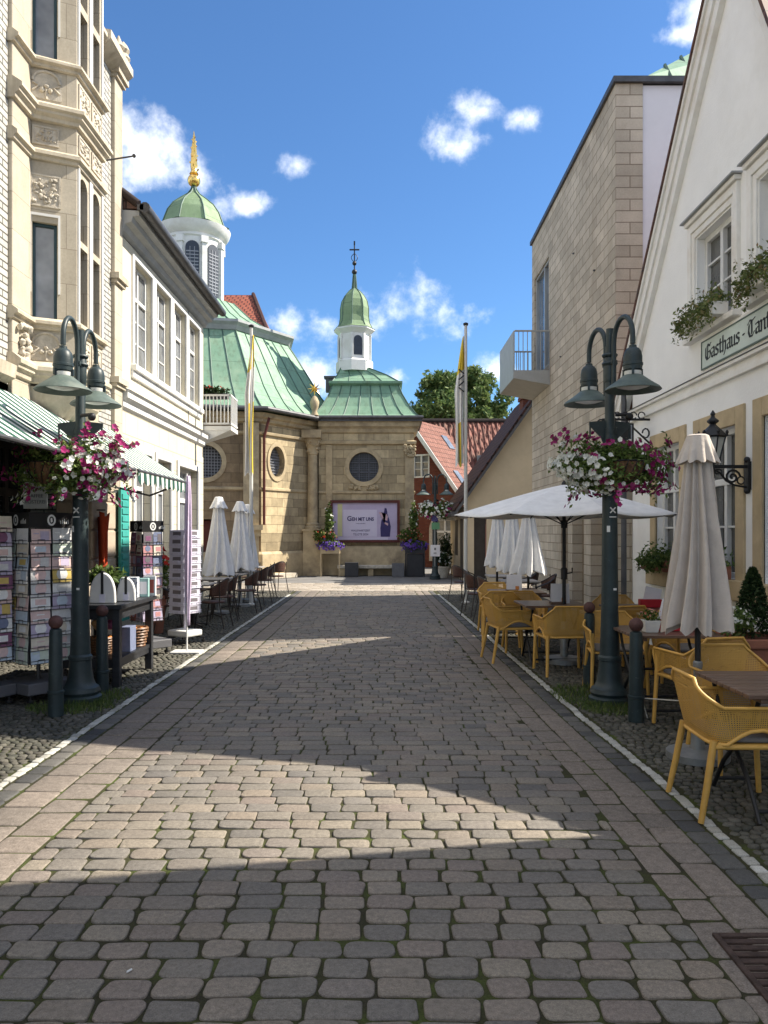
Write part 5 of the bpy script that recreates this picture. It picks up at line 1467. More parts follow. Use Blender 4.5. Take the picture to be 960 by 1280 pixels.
def basket(label, loc, seed, wfw, wfm, nw, nm_, bx, lush=1):
    t = thing('flower_basket', label, 'flower basket', loc, group='flower baskets hung on the street lamps')
    L = V(loc)
    for s in bx:
        mb = MB().lathe([(.005,-.17),(.09,-.15),(.15,-.08),(.175,.0),(.18,.03)], 18, L+V((s,-.12,.0)))
        bk = build(mb, 'coir_bowl', M['coir'], t, smooth=50)
        mb = MB()
        for k in range(14):
            a = 2*PI*k/14; mb.tube([L+V((s+r*1.04*math.cos(a+z*2), -.12+r*1.04*math.sin(a+z*2), z)) for r, z in ((.09,-.155),(.15,-.08),(.178,.0),(.183,.035))], .0045, 4)
        mb.tube([L+V((s+.185*math.cos(k*PI/10),-.12+.185*math.sin(k*PI/10),.035)) for k in range(20)], .007, 5, closed=True)
        build(mb, 'wire', M['iron'], bk)
    r0 = (.55,.36,.27)
    flower_mass(t, L+V((0,0,.0)), r0, int(5200*lush), [('white_blossoms', M['petal_white'], nw, wfw, .031), ('magenta_blossoms', M['petal_magenta'], nm_, wfm, .032)], seed, leafs=.027)
    # loose sprays that rise above and trail below the clump
    rg = random.Random(seed+100); ml, mm, mw = MB(), MB(), MB()
    for k in range(26):
        a = rg.uniform(0,2*PI); up = rg.random() < .45; q = L+V((r0[0]*.9*math.cos(a), r0[1]*.8*math.sin(a), .12 if up else -.1))
        st = V((.16*math.cos(a)*rg.random(), .1*math.sin(a), rg.uniform(.1,.26) if up else -rg.uniform(.1,.28)))
        for i in range(9):
            f = i/8; p = q+st*f; leaf(ml, p+V((rg.gauss(0,.014),rg.gauss(0,.014),0)), .026*rg.uniform(.7,1.2), rg)
            if i > 4 and rg.random() < .75: blossom(mm if (up or rg.random() < .6) else mw, p+V((rg.gauss(0,.025),rg.gauss(0,.025),0)), V((math.cos(a),math.sin(a)-.5,.4)), .032*rg.uniform(.8,1.1), rg)
    build(ml, 'spray_leaves', M['basket_leaf'], t, fix=False); build(mm, 'spray_blossoms', M['petal_magenta'], t, fix=False); build(mw, 'spray_blossoms', M['petal_white'], t, fix=False)
    return t
front = lambda d, bx: 0 if (d.y < -.35 and abs(d.x-bx) < .34 and abs(d.z) < .55) else 1
basket('white and magenta petunia basket on the right street lamp above the open white parasol', (2.19,7.42,2.28), 21,
       lambda d: clampf((.5-d.x*.9)*(1 if d.z < .5 else .35))*front(d,.16), lambda d: clampf(.25+.5*d.x+.5*abs(d.z-.1))*front(d,.16)*(.8), 290, 270, (.1,))
basket('white and magenta petunia basket on the left street lamp before the striped awning', (-2.99,7.42,2.27), 22,
       lambda d: clampf((.15+.9*d.x)*(1 if d.z < .5 else .45)+.16)*front(d,-.42), lambda d: clampf(.1+.55*d.x+.6*max(0,d.z)+(.8 if d.x < -.72 else 0))*front(d,-.42), 290, 240, (-.2,))
# free sprays rising and trailing round the baskets
for lbl_o, cx, cz, sd in ((None,0,0,0),): pass
for (bx_, by_, bz_, rr_, sd) in ((1.55,26.9,2.42,.36,23),(2.08,26.9,2.42,.36,24)):
    t = thing('flower_basket', 'pale flower basket hung on the left side of the distant lamp' if sd == 23 else 'pale flower basket hung on the right side of the distant lamp', 'flower basket', (bx_,by_,bz_), group='flower baskets hung on the street lamps')
    flower_mass(t, (bx_,by_,bz_), (rr_,rr_,rr_*.85), 500, [('white_blossoms', M['petal_white'], 120, lambda d: .9, .05), ('magenta_blossoms', M['petal_magenta'], 40, lambda d: .8, .05)], sd, .07)
    build(MB().lathe([(.01,-.2),(.13,-.15),(.17,.0)], 10, V((bx_,by_,bz_))), 'coir_bowl', M['coir'], t)

# ------------------------------------------------------------------ bollards
M['bollard_tip'] = plain('rusty_bollard_ball', (.10,.045,.04), .7, .35, 16, .5, fine=50)
def make_bollard(label):
    t = thing('bollard', label, 'bollard', (0,0,0), group='iron bollards along the pavement')
    build(MB().lathe([(.068,0),(.066,.2),(.072,.205),(.072,.225),(.062,.23),(.055,.74),(.05,.775),(.03,.785)], 18), 'post', M['lamp_green'], t, smooth=35)
    build(MB().ball((0,0,.84), .062, 14).lathe([(.03,.77),(.024,.8)], 12), 'ball', M['bollard_tip'], t, smooth=60)
    return t
b0 = make_bollard('dark iron bollard with a reddish ball just right of the right street lamp'); b0.location = (2.2,6.72,0)
dup(b0, (2.2,8.25,0), 0, 'dark iron bollard with a reddish ball just left of the right street lamp')
dup(b0, (-2.95,6.92,0), 0, 'dark iron bollard in front of the tall card rack, left of the lamp')
dup(b0, (-2.9,7.92,0), 0, 'dark iron bollard standing against the black display table')

# ------------------------------------------------------------------ flagpoles
M['pole_white'] = plain('pale_flagpole', (.62,.61,.57), .4, .08, 3)
M['flag_yellow'] = plain('yellow_flag_cloth', (.68,.50,.05), .85, .12, 5)
M['flag_white'] = plain('white_flag_cloth', (.74,.72,.68), .85, .1, 5)
def flagpole(label, loc, ztop, seed, emblem):
    t = thing('flagpole', label, 'flagpole', loc, group='tall flagpoles at the kerb')
    L = V(loc)
    build(MB().tube([L, L+V((0,0,ztop))], [.045,.035], 12).lathe([(.09,0),(.09,.03),(.05,.05)], 14, L), 'pole', M['pole_white'], t, smooth=40)
    build(MB().lathe([(.05,0),(.06,.02),(.06,.05),(.02,.07)], 12, L+V((0,0,ztop))), 'cap', M['iron'], t, smooth=40)
    return t
def hanging_flag(label, loc, z0, z1, seed, zones, emblem):
    """a long banner hanging limp: narrow at the hoist point, folded below"""
    rg = random.Random(seed); L = V(loc); t = thing('flag', label, 'flag', loc, group='yellow and white church flags')
    nu, nv = 34, 44; mats = [M['flag_yellow'], M['flag_white']]
    for mi, nm in ((0,'yellow_cloth'),(1,'white_cloth')):
        vs, fs = [], []
        for j in range(nv+1):
            v = j/nv; z = z1+(z0-z1)*v
            wd = .02+.17*min(1, v*2.6)**.8
            for i in range(nu+1):
                u = i/nu
                x = -.045-wd*u*1.05 + .012*math.sin(6*v+3*u)
                y = .05*min(1,v*3)*math.sin(u*15+1.2*math.sin(v*3)+seed) + .03*math.sin(u*7+v*4)
                vs.append((L.x+x, L.y+y, z - .22*u*(1-v)*min(1,v*4) + (.05*math.sin(u*11) if v > .9 else 0)))
        for j in range(nv):
            for i in range(nu):
                if zones(i/nu, (j+.5)/nv) == mi:
                    a = j*(nu+1)+i; fs.append((a,a+1,a+nu+2,a+nu+1))
        build(MB().add(vs, fs), nm, mats[mi], t, smooth=180, fix=False)
    if emblem:
        mb = MB(); zc = z1+(z0-z1)*.36
        for dz, s in ((.16,1),(-.12,-1)):
            c = V((L.x-.11, L.y-.1, zc+dz))
            mb.obox(c+V((0,0,.08)), .16,.012,.03, Matrix.Rotation(.7*s,3,'Y')).obox(c-V((0,0,.06)), .16,.012,.03, Matrix.Rotation(-.7*s,3,'Y'))
        build(mb, 'emblem', M['iron'], t)
    return t
flagpole('pale flagpole on the left kerb in front of the chapel', (-3.0,17.4,0), 6.27, 1, 0)
flagpole('pale flagpole on the right kerb beside the open white parasol', (1.9,17.9,0), 6.45, 2, 0)
hanging_flag('limp yellow and white flag on the left flagpole', (-2.9,17.4,5.9), 2.95, 6.1, 3, lambda u, v: 0 if (v < .22 or (v > .48 and u < .5)) else 1, False).scale = (1,1,1)
hanging_flag('limp yellow and white flag with a small dark emblem on the right flagpole', (1.9,17.9,6.1), 3.2, 6.2, 5, lambda u, v: 0 if (v < .24 or (v > .66 and .3 < u < .55)) else 1, True)

# ------------------------------------------------------------------ parasols
def cloth(name, col, scale=7): return plain(name, col, .9, .1, scale, .7, fine=13, spec=.15)
M['cloth_white'] = cloth('white_parasol_cloth', (.80,.79,.78))
M['cloth_taupe'] = cloth('taupe_parasol_cloth', (.53,.47,.415))
M['steel'] = plain('galvanised_steel', (.30,.31,.31), .5, .2, 8, .1, metal=.6)
def closed_parasol(label, loc, zb, zt, rb, seed, mat, pole, nf=8, group='closed parasols', sleeve=False, tie=False):
    rg = random.Random(seed); L = V(loc); t = thing('closed_parasol', label, 'parasol', loc, group=group)
    n = nf*10; rings = []
    ph = [rg.uniform(-.12,.12) for _ in range(nf)]
    amp = [rg.uniform(.75,1.25) for _ in range(nf)]
    H_ = zt-zb
    for j in range(25):
        v = j/24; z = zt-.05-v*(H_-.05)
        r0 = .1+(rb-.1)*v
        if tie: r0 *= 1-.12*math.exp(-((v-.62)/.08)**2)
        row = []
        for i in range(n):
            a = 2*PI*i/n; k = int(i/10) % nf; f = (i % 10)/10
            fold = .5+.5*math.cos(2*PI*f + ph[k] + .9*math.sin(v*2.2+k))
            r = r0*(.5+.58*amp[k]*fold*(.5+.5*v))
            zz = z - (0.0 if j < 24 else .05*fold*amp[k]) + (.03*math.sin(k*2.3) if j == 24 else 0)
            row.append((L.x+r*math.cos(a+.16*math.sin(v*3)), L.y+r*math.sin(a+.16*math.sin(v*3)), zz))
        rings.append(row)
    build(MB().loft(rings, cap=False), 'canopy', mat, t, smooth=180, fix=False)
    rings = []
    for j in range(6):
        v = j/5; row = []
        for i in range(n):
            a = 2*PI*i/n; f = (i % 10)/10; r = .075+(rb*.56-.075)*v; r *= 1+.15*v*math.cos(2*PI*f)
            row.append((L.x+r*math.cos(a), L.y+r*math.sin(a), zt+.02-.2*H_/1.4*v - .012*v*math.cos(2*PI*f)))
        rings.append(row)
    rings.insert(0, [(L.x+.06*math.cos(2*PI*i/n), L.y+.06*math.sin(2*PI*i/n), zt+.028) for i in range(n)])
    build(MB().loft(rings, cap=True), 'vent_flap', mat, t, smooth=35, fix=False, solid=.004)
    build(MB().tube([L+V((0,0,.1)), L+V((0,0,zt+.04))], .022, 10), 'pole', pole, t, smooth=40)
    build(MB().lathe([(.03,.44),(.03,.66),(.034,.67),(.034,.7),(.026,.71)], 12, L), 'sleeve', M['steel'], t, smooth=35)
    build(MB().lathe([(.22,0),(.22,.05),(.05,.07),(.035,.45),(.03,.46)], 16, L), 'base', M['steel'], t, smooth=35)
    return t
cw = 'closed white parasols'
closed_parasol('closed white parasol at the left terrace, nearest the postcard rack', (-3.35,15.6,0), .82, 2.33, .30, 1, M['cloth_white'], M['steel'], group=cw)
closed_parasol('closed white parasol at the left terrace, second from the postcard rack', (-3.2,17.1,0), .84, 2.3, .29, 2, M['cloth_white'], M['steel'], group=cw)
closed_parasol('closed white parasol at the left terrace, mostly behind the left flagpole', (-3.25,18.4,0), .84, 2.28, .27, 3, M['cloth_white'], M['steel'], group=cw)
closed_parasol('closed white parasol at the right terrace, nearest the right flagpole', (2.1,14.3,0), 1.05, 2.08, .25, 4, M['cloth_white'], M['iron'], group=cw)
closed_parasol('closed white parasol at the right terrace, middle one below the open parasol', (2.22,13.4,0), 1.0, 2.1, .25, 5, M['cloth_white'], M['iron'], group=cw)
closed_parasol('closed white parasol at the right terrace, nearest the open parasol pole', (2.38,12.7,0), 1.0, 2.08, .28, 6, M['cloth_white'], M['iron'], group=cw)
closed_parasol('closed taupe parasol standing between the yellow chairs in front of the inn', (2.29,5.62,0), .98, 2.33, .245, 7, M['cloth_taupe'], M['iron'], nf=11, group='closed parasols')
# sleeve on its pole
t = thing('open_parasol', 'large open white parasol over the yellow chairs on the right', 'parasol', (2.28,9.75,0))
L = V((2.28,9.75,0)); n = 8; rr_ = 1.42; zt, ze = 2.25, 1.86; p8 = PI/8*0+.12
vs, fs = [], []; ns, nr = 12, 10
for j in range(nr+1):
    v = j/nr
    for i in range(n*ns):
        k, f = divmod(i, ns); f /= ns
        a0, a1 = p8+2*PI*k/n, p8+2*PI*(k+1)/n
        q = V((math.cos(a0), math.sin(a0), 0)).lerp(V((math.cos(a1), math.sin(a1), 0)), f)
        sag = .05*math.sin(PI*f)*v*v
        vs.append((L.x+q.x*rr_*v*(1-sag*.6), L.y+q.y*rr_*v*(1-sag*.6), zt+(ze-zt)*v**1.12 - sag*.7))
m_ = n*ns
for j in range(nr):
    for i in range(m_): fs.append((j*m_+i, j*m_+(i+1) % m_, (j+1)*m_+(i+1) % m_, (j+1)*m_+i))
build(MB().add(vs, fs), 'canopy', M['cloth_white'], t, smooth=20, fix=False, solid=.004)
for k in range(n):
    a = p8+2*PI*k/n; d = V((math.cos(a), math.sin(a), 0))
    rb_ = build(MB().tube([L+V((0,0,zt-.03))+d*.05, L+d*rr_*.98+V((0,0,ze-.012))], .009, 6), 'rib', M['iron'], t)
    build(MB().tube([L+V((0,0,1.75))+d*.03, L+d*rr_*.5+V((0,0,(zt+ze)/2-.0))], .007, 6), 'strut', M['iron'], rb_)
build(MB().tube([L+V((0,0,.1)), L+V((0,0,2.25))], .024, 10).lathe([(.04,1.7),(.045,1.78),(.04,1.8)], 10, L).lathe([(.04,2.2),(.03,2.27),(.01,2.3)], 10, L), 'pole', M['iron'], t, smooth=40)
build(MB().tube([L+V((0,-.03,1.12)), L+V((.09,-.05,1.14)), L+V((.09,-.05,1.2))], .01, 6).lathe([(.04,1.05),(.045,1.18),(.03,1.2)], 10, L), 'crank', M['iron'], t, smooth=40)
build(MB().lathe([(.25,0),(.25,.06),(.05,.08),(.04,.5),(.03,.52)], 18, L), 'base', M['steel'], t, smooth=35)

# ------------------------------------------------------------------ yellow armchairs
def perforated(name, col):
    t = NT(name); uv = t.n('ShaderNodeUVMap', uv_map='UVMap').outputs[0]
    sp = t.n('ShaderNodeSeparateXYZ'); t.l(uv, sp.inputs[0])
    def cell(o): return t.math('ABSOLUTE', t.math('SUBTRACT', t.math('FRACT', t.math('MULTIPLY', o, 1/.0125)), .5))
    hole = t.math('MULTIPLY', t.math('LESS_THAN', cell(sp.outputs[0]), .22), t.math('LESS_THAN', cell(sp.outputs[1]), .22))
    n = t.noise(t.coord('Object'), 3, 5, .7)
    oi = t.n('ShaderNodeObjectInfo')
    t.base(t.mix(1, t.ramp(n, [(.3, tuple(c*.85 for c in col)), (.7, tuple(c*1.08 for c in col))]), t.ramp(oi.outputs['Random'], [(0,.86),(1,1.05)]), 'MULTIPLY')); t.set(rough=.5, spec=.35)
    tr = t.n('ShaderNodeBsdfTransparent'); mx = t.n('ShaderNodeMixShader')
    t.l(hole, mx.inputs[0]); t.l(t.b.outputs[0], mx.inputs[1]); t.l(tr.outputs[0], mx.inputs[2]); t.l(mx.outputs[0], t.out.inputs[0]); return t.mat
YC = (.64,.365,.085)
M['yellow_net'] = perforated('perforated_yellow_plastic', YC)
M['yellow'] = plain('mustard_yellow_plastic', YC, .5, .14, 5, .05, warm=(.44,.25,.05), per=.16)
M['pad'] = plain('grey_seat_pad', (.16,.15,.14), .9, .2, 9, .2)
def make_armchair(label):
    t = thing('yellow_armchair', label, 'chair', (0,0,0), group='mustard yellow plastic armchairs on the right terrace')
    # shell wall: path round the seat from the left arm front to the right arm front; front is +y
    W_, D_, rc = .285, .27, .12
    path = []
    def add(x, y, top): path.append((x, y, top))
    for k in range(7):
        f = k/6; add(-W_, .25-f*(.25+D_-rc), .655+.0*f)
    for k in range(1,8):
        a = PI+PI/2*k/8; add(-W_+rc+rc*math.cos(a), -D_+rc+rc*math.sin(a), .655+.135*(k/8)**1.2)
    for k in range(7):
        f = k/6; add(-W_+rc+f*2*(W_-rc), -D_, .80-.0*abs(f-.5))
    left = path[:]
    for k in range(1,8):
        a = 1.5*PI+PI/2*k/8; add(W_-rc+rc*math.cos(a), -D_+rc+rc*math.sin(a), .79-.135*(k/8)**.8)
    for k in range(7):
        f = k/6; add(W_, -D_+rc+f*(.25+D_-rc), .655)
    n = len(path); rows = 7; vs = []; uvs = []
    s_acc = 0; ss = [0]
    for i in range(1, n): s_acc += (V(path[i][:2])-V(path[i-1][:2])).length; ss.append(s_acc)
    for j in range(rows+1):
        v = j/rows
        for i, (x, y, top) in enumerate(path):
            fr_ = max(0, min(1, (y+.05)/.3))       # towards the front of the arm
            bot = .44 + .085*math.sin(PI*max(0,min(1,(y+.17)/.42)))*(1 if abs(x) > W_-.02 else 0)
            z = bot+(top-bot)*v
            if y < -D_+rc: k_ = .84+.16*v**.8
            else: k_ = .88+.12*v**.8
            yy = y*k_ if y < 0 else y*(.98+.02*v)
            vs.append((x*(.9+.1*v), yy - (.03*v if y < -.15 else 0), z)); uvs.append((ss[i], z))
    fs = [(j*n+i, j*n+i+1, (j+1)*n+i+1, (j+1)*n+i) for j in range(rows) for i in range(n-1)]
    sh = build(MB().add(vs, fs), 'back_shell', M['yellow_net'], t, smooth=180, fix=False)
    ul = sh.data.uv_layers.new(name='UVMap')
    for p in sh.data.polygons:
        for li in p.loop_indices: ul.data[li].uv = uvs[sh.data.loops[li].vertex_index]
    top = [V(vs[rows*n+i]) for i in range(n)]; bot = [V(vs[i]) for i in range(n)]
    mb = MB().tube([top[0]-V((0,-.01,.05)), top[0]+V((0,.012,-.015))]+top+[top[-1]+V((0,.012,-.015)), top[-1]-V((0,-.01,.05))], .0115, 7)
    mb.tube([top[0]-V((0,-.01,.05))]+bot+[top[-1]-V((0,-.01,.05))], .012, 7)
    build(mb, 'rim', M['yellow'], t, smooth=60)
    st = MB(); prof = [(-.24,-.215),(.24,-.215),(.255,.0),(.26,.23),(.22,.26),(-.22,.26),(-.26,.23),(-.255,.0)]
    st.loft([[(x,y,.425) for x,y in prof],[(x,y,.45-.012*(1 if y < .2 else .5)) for x,y in prof]])
    build(st, 'seat', M['yellow'], t, bev=.01)
    build(MB().loft([[(x*.9,y*.88,.446) for x,y in prof],[(x*.88,y*.86,.475) for x,y in prof]]), 'seat_pad', M['pad'], t, bev=.012)
    for sx_ in (-1,1):
        build(MB().tube([(sx_*.262,.235,.63),(sx_*.262,.245,.45),(sx_*.275,.275,0)], [.017,.019,.0165], 10), 'leg', M['yellow'], t, smooth=50)
        build(MB().tube([(sx_*.235,-.215,.46),(sx_*.25,-.26,.2),(sx_*.265,-.3,0)], [.021,.02,.0165], 10), 'leg', M['yellow'], t, smooth=50)
        build(MB().tube([(sx_*.255,.24,.43),(sx_*.24,-.215,.425)], .016, 8), 'seat_rail', M['yellow'], t, smooth=50)
    return t
c0 = make_armchair('mustard yellow armchair nearest the viewer, feet on the white kerb line')
c0.location = (2.1,4.62,0); c0.rotation_euler.z = -PI/2-.02
chairs = [((2.55,5.5,0), PI+.02, 'mustard yellow armchair at the far side of the nearest slatted table, by the taupe parasol'),
 ((2.66,6.45,0), .22, 'mustard yellow armchair seen from behind at the table with the red menu holder'),
 ((2.38,7.95,0), PI-.1, 'mustard yellow armchair hidden behind the right lamp post and bollards'),
 ((2.1,9.05,0), .05, 'mustard yellow armchair showing its back, left of the bollard and lamp post'),
 ((1.62,9.95,0), -PI/2+.15, 'mustard yellow armchair side on at the table under the open parasol'),
 ((1.95,10.75,0), PI-.05, 'mustard yellow armchair behind the table under the open parasol'),
 ((1.72,11.3,0), -.15, 'mustard yellow armchair in front of the farther table with a white menu'),
 ((1.85,12.65,0), PI, 'mustard yellow armchair behind the farther table with a white menu'),
 ((3.0,10.1,0), PI-.3, 'mustard yellow armchair right of the open parasol pole near the stone piers'),
 ((2.75,9.1,0), .3, 'mustard yellow armchair with rounded back right of the left bollard'),
 ((3.35,8.6,0), PI-.2, 'mustard yellow armchair by the inn window box'),
 ((3.1,7.95,0), PI+.3, 'mustard yellow armchair behind the red menu holder'),
]
for p, rz, lb in chairs: dup(c0, p, rz, lb)

# ------------------------------------------------------------------ slatted tables
def wood_mat(name, c1, c2, rough=.45):
    t = NT(name); co = t.coord('Object', (1,9,9)); n = t.noise(co, 2.2, 6, .7); f = t.noise(t.coord('Object',(2,60,60)), 3, 3)
    c = t.ramp(n, [(.3, c1), (.7, c2)]); t.base(t.mix(.4, c, t.ramp(f, [(.3,.6),(.7,1.2)]), 'MULTIPLY')); t.set(rough=rough, spec=.45); t.bump(f, .12, .004); return t.mat
M['table_wood'] = wood_mat('brown_table_slats', (.10,.06,.042), (.20,.125,.09), .3)
def make_table(label):
    t = thing('slatted_table', label, 'table', (0,0,0), group='slatted brown terrace tables')
    mb = MB(); w_, d_ = .8, .76; k = 9
    for i in range(k):
        y0 = -d_/2+i*d_/k; mb.box(-w_/2, w_/2, y0+.004, y0+d_/k-.004, .712, .738)
    for x in (-.3, .3): mb.box(x-.025, x+.025, -d_/2+.02, d_/2-.02, .685, .711)
    build(mb, 'tabletop', M['table_wood'], t, bev=.004)
    for s in (-1, 1):
        mb = MB().tube([(s*.32,-.34,0),(s*.32,-.2,.2),(s*.32,0,.38),(s*.32,.2,.56),(s*.32,.27,.69)], .014, 8).tube([(s*.29,.34,0),(s*.29,.2,.2),(s*.29,0,.38),(s*.29,-.2,.56),(s*.29,-.27,.69)], .014, 8)
        build(mb, 'leg', M['iron'], t, smooth=40)
    for a_, b_ in (((-.32,0,.38),(.32,0,.38)),((-.32,-.3,.06),(.32,-.3,.06)),((-.29,.3,.06),(.29,.3,.06))): build(MB().tube([a_,b_], .012, 8), 'stretcher', M['iron'], t, smooth=40)
    return t
t0 = make_table('slatted brown table nearest the viewer at the right edge'); t0.location = (2.44,4.68,0)
dup(t0, (2.6,7.15,0), .0, 'slatted brown table carrying the red menu holder and white flower pot')
dup(t0, (2.14,9.9,0), .03, 'slatted brown table under the open white parasol')
dup(t0, (2.05,11.95,0), 0, 'slatted brown table behind the open parasol with a white menu')
dup(t0, (3.15,9.4,0), .1, 'slatted brown table near the stone piers')
# menus, pots
M['paper'] = plain('white_card', (.74,.72,.74), .6, .05, 4)
M['orange_print'] = plain('orange_print', (.6,.22,.05), .6, .15, 9)
M['menu_red'] = plain('red_card', (.42,.015,.025), .5, .15, 6)
def menu(loc, rz, label):
    t = thing('menu_stand', label, 'menu', loc, group='white standing menus')
    t.rotation_euler.z = rz; ORG[t.name] = V((0,0,0))
    mb = MB().obox((0,-.02,.125),.23,.006,.25,Matrix.Rotation(-.16,3,'X')).obox((0,.03,.125),.23,.006,.25,Matrix.Rotation(.16,3,'X'))
    build(mb, 'card', M['paper'], t)
    build(MB().obox((.04,-.041,.045),.055,.004,.055,Matrix.Rotation(-.16,3,'X')), 'print', M['orange_print'], t)
    build(MB().box(-.13,.05,-.09,.05,0,.022), 'foot', M['table_wood'], t)
menu((2.25,9.85,.74), .05, 'white standing menu on the table under the open parasol')
menu((2.02,11.95,.74), 0, 'white standing menu on the farther table, left of the parasol pole')
t = thing('menu_holder', 'red and white menu holder on the table behind the taupe parasol', 'menu', (2.72,7.1,.74))
L = V((2.72,7.1,.74))
build(MB().box(L.x-.19,L.x+.13,L.y-.06,L.y+.06,.742,.85), 'box', M['menu_red'], t, bev=.006)
build(MB().obox((L.x-.09,L.y-.02,.9),.2,.006,.24,Matrix.Rotation(.25,3,'Y')).obox((L.x-.02,L.y+.02,.89),.24,.006,.2), 'card', M['paper'], t)
build(MB().box(L.x-.12,L.x+.02,L.y-.063,L.y-.061,.815,.825), 'print', M['paper'], t)
t = thing('flower_pot', 'small white square pot of heather on the table with the red menu holder', 'flower pot', (2.42,7.0,.74))
L = V((2.42,7.0,.74))
build(MB().loft([[(L.x+sx_*r,L.y+sy_*r,z) for sx_,sy_ in ((-1,-1),(1,-1),(1,1),(-1,1))] for r, z in ((.055,.741),(.075,.85),(.068,.852),(.06,.83))]), 'pot', M['white_paint'], t, bev=.004)
flower_mass(t, L+V((0,0,.15)), (.085,.085,.06), 260, [('blossoms', M['petal_orange'], 40, lambda d: clampf(d.z+.3), .012)], 31, .018)
t = thing('menu_holder', 'distant red and white menu holder on a table near the inn window', 'menu', (3.2,9.3,.74))
build(MB().box(3.08,3.34,9.24,9.34,.742,.84), 'box', M['menu_red'], t, bev=.006)
build(MB().obox((3.24,9.3,.88),.2,.006,.2,Matrix.Rotation(.2,3,'Y')), 'card', M['paper'], t)
M['rope'] = plain('white_rope', (.6,.58,.52), .9, .1)
tag(build(MB().tube([(2.25,6.72,.2),(2.4,6.3,.27),(2.52,5.95,.36),(2.5,6.05,.5)], .005, 6).tube([(2.25,6.74,.22),(2.3,6.8,.1),(2.32,6.78,.01)], .005, 6), 'rope', M['rope']), 'thin white rope tied from the bollard to the yellow chair', 'rope')

# ------------------------------------------------------------------ plants at the inn
M['terracotta'] = plain('terracotta', (.30,.12,.075), .85, .2, 5, .3, warm=(.22,.10,.07))
t = thing('planter', 'square terracotta planter with white flowers in front of the inn', 'planter', (3.32,7.0,0))
build(MB().loft([[(3.32+sx_*r,7.0+sy_*r,z) for sx_,sy_ in ((-1,-1),(1,-1),(1,1),(-1,1))] for r, z in ((.21,.0),(.26,.62),(.29,.63),(.29,.71),(.25,.71),(.24,.66))]), 'pot', M['terracotta'], t, bev=.012)
flower_mass(t, (3.12,6.9,.83), (.2,.17,.12), 500, [('white_blossoms', M['petal_white'], 90, lambda d: clampf(d.z+.7), .02)], 32, .03)
t = thing('conifer', 'small dark conifer growing in the terracotta planter', 'shrub', (3.4,7.1,.66))
rg = random.Random(33); mb = MB()
for _ in range(3200):
    v = rg.random()**.8; r = (.17*(1-v)**.7+.015)*rg.uniform(.5,1.1); a = rg.uniform(0,2*PI)
    leaf(mb, V((3.4+r*math.cos(a),7.1+r*math.sin(a),.7+v*.62)), .022, rg, 1)
build(mb, 'foliage', M['dark_leaf'], t, fix=False)
build(MB().tube([(3.4,7.1,.6),(3.4,7.1,1.25)], [.02,.006], 6), 'stem', M['bark'], t)
def window_box(label, y0, y1, z, trail, seed, bmat, lm, dead=0):
    t = thing('window_box', label, 'window box', (XG-.12,(y0+y1)/2,z), group='planted window boxes on the inn')
    build(MB().box(XG-.22,XG-.04,y0,y1,z,z+.15), 'box', bmat, t, bev=.01)
    c = V((XG-.14,(y0+y1)/2,z+.2)); rg = random.Random(seed); mb = MB()
    for _ in range(int(1500*(y1-y0))):
        q = rg.random()
        y = rg.uniform(y0-.02, y1+.02)
        if q < .65: p = V((XG-.13+rg.gauss(0,.08), y, z+.12+abs(rg.gauss(0,.1))))
        else: p = V((XG-.25+rg.gauss(0,.03), y, z+.15-rg.random()**1.5*trail*(1+.5*math.sin(y*9))))
        p.x = min(p.x, XG-.02); leaf(mb, p, .026*rg.uniform(.7,1.4), rg)
    for _ in range(9):
        y = rg.uniform(y0-.02,y1+.02); l = trail*rg.uniform(.7,1.3); s = rg.uniform(-.05,.14)
        for k in range(22): leaf(mb, V((XG-.27+rg.gauss(0,.015), y+s*k/22+rg.gauss(0,.012), z+.1-l*k/22)), .02, rg)
    build(mb, 'foliage', lm, t, fix=False)
M['ivy'] = leaf_mat('trailing_plant_leaves', [(0,(.07,.10,.03)),(.5,(.14,.18,.05)),(.8,(.23,.25,.09)),(1,(.28,.19,.1))])
window_box('trailing green window box under the upper window left of the name board', 8.62, 9.62, 4.09, .2, 41, M['cream_band'], M['ivy'])
window_box('trailing window box under the upper window above the name board', 7.1, 8.0, 4.09, .22, 42, M['cream_band'], M['ivy'])
window_box('terracotta window box at the far ground floor window of the inn', 10.1, 11.05, 1.12, .12, 43, M['terracotta'], M['basket_leaf'])
window_box('terracotta window box at the ground floor window behind the taupe parasol', 8.55, 9.7, 1.12, .12, 44, M['terracotta'], M['basket_leaf'])
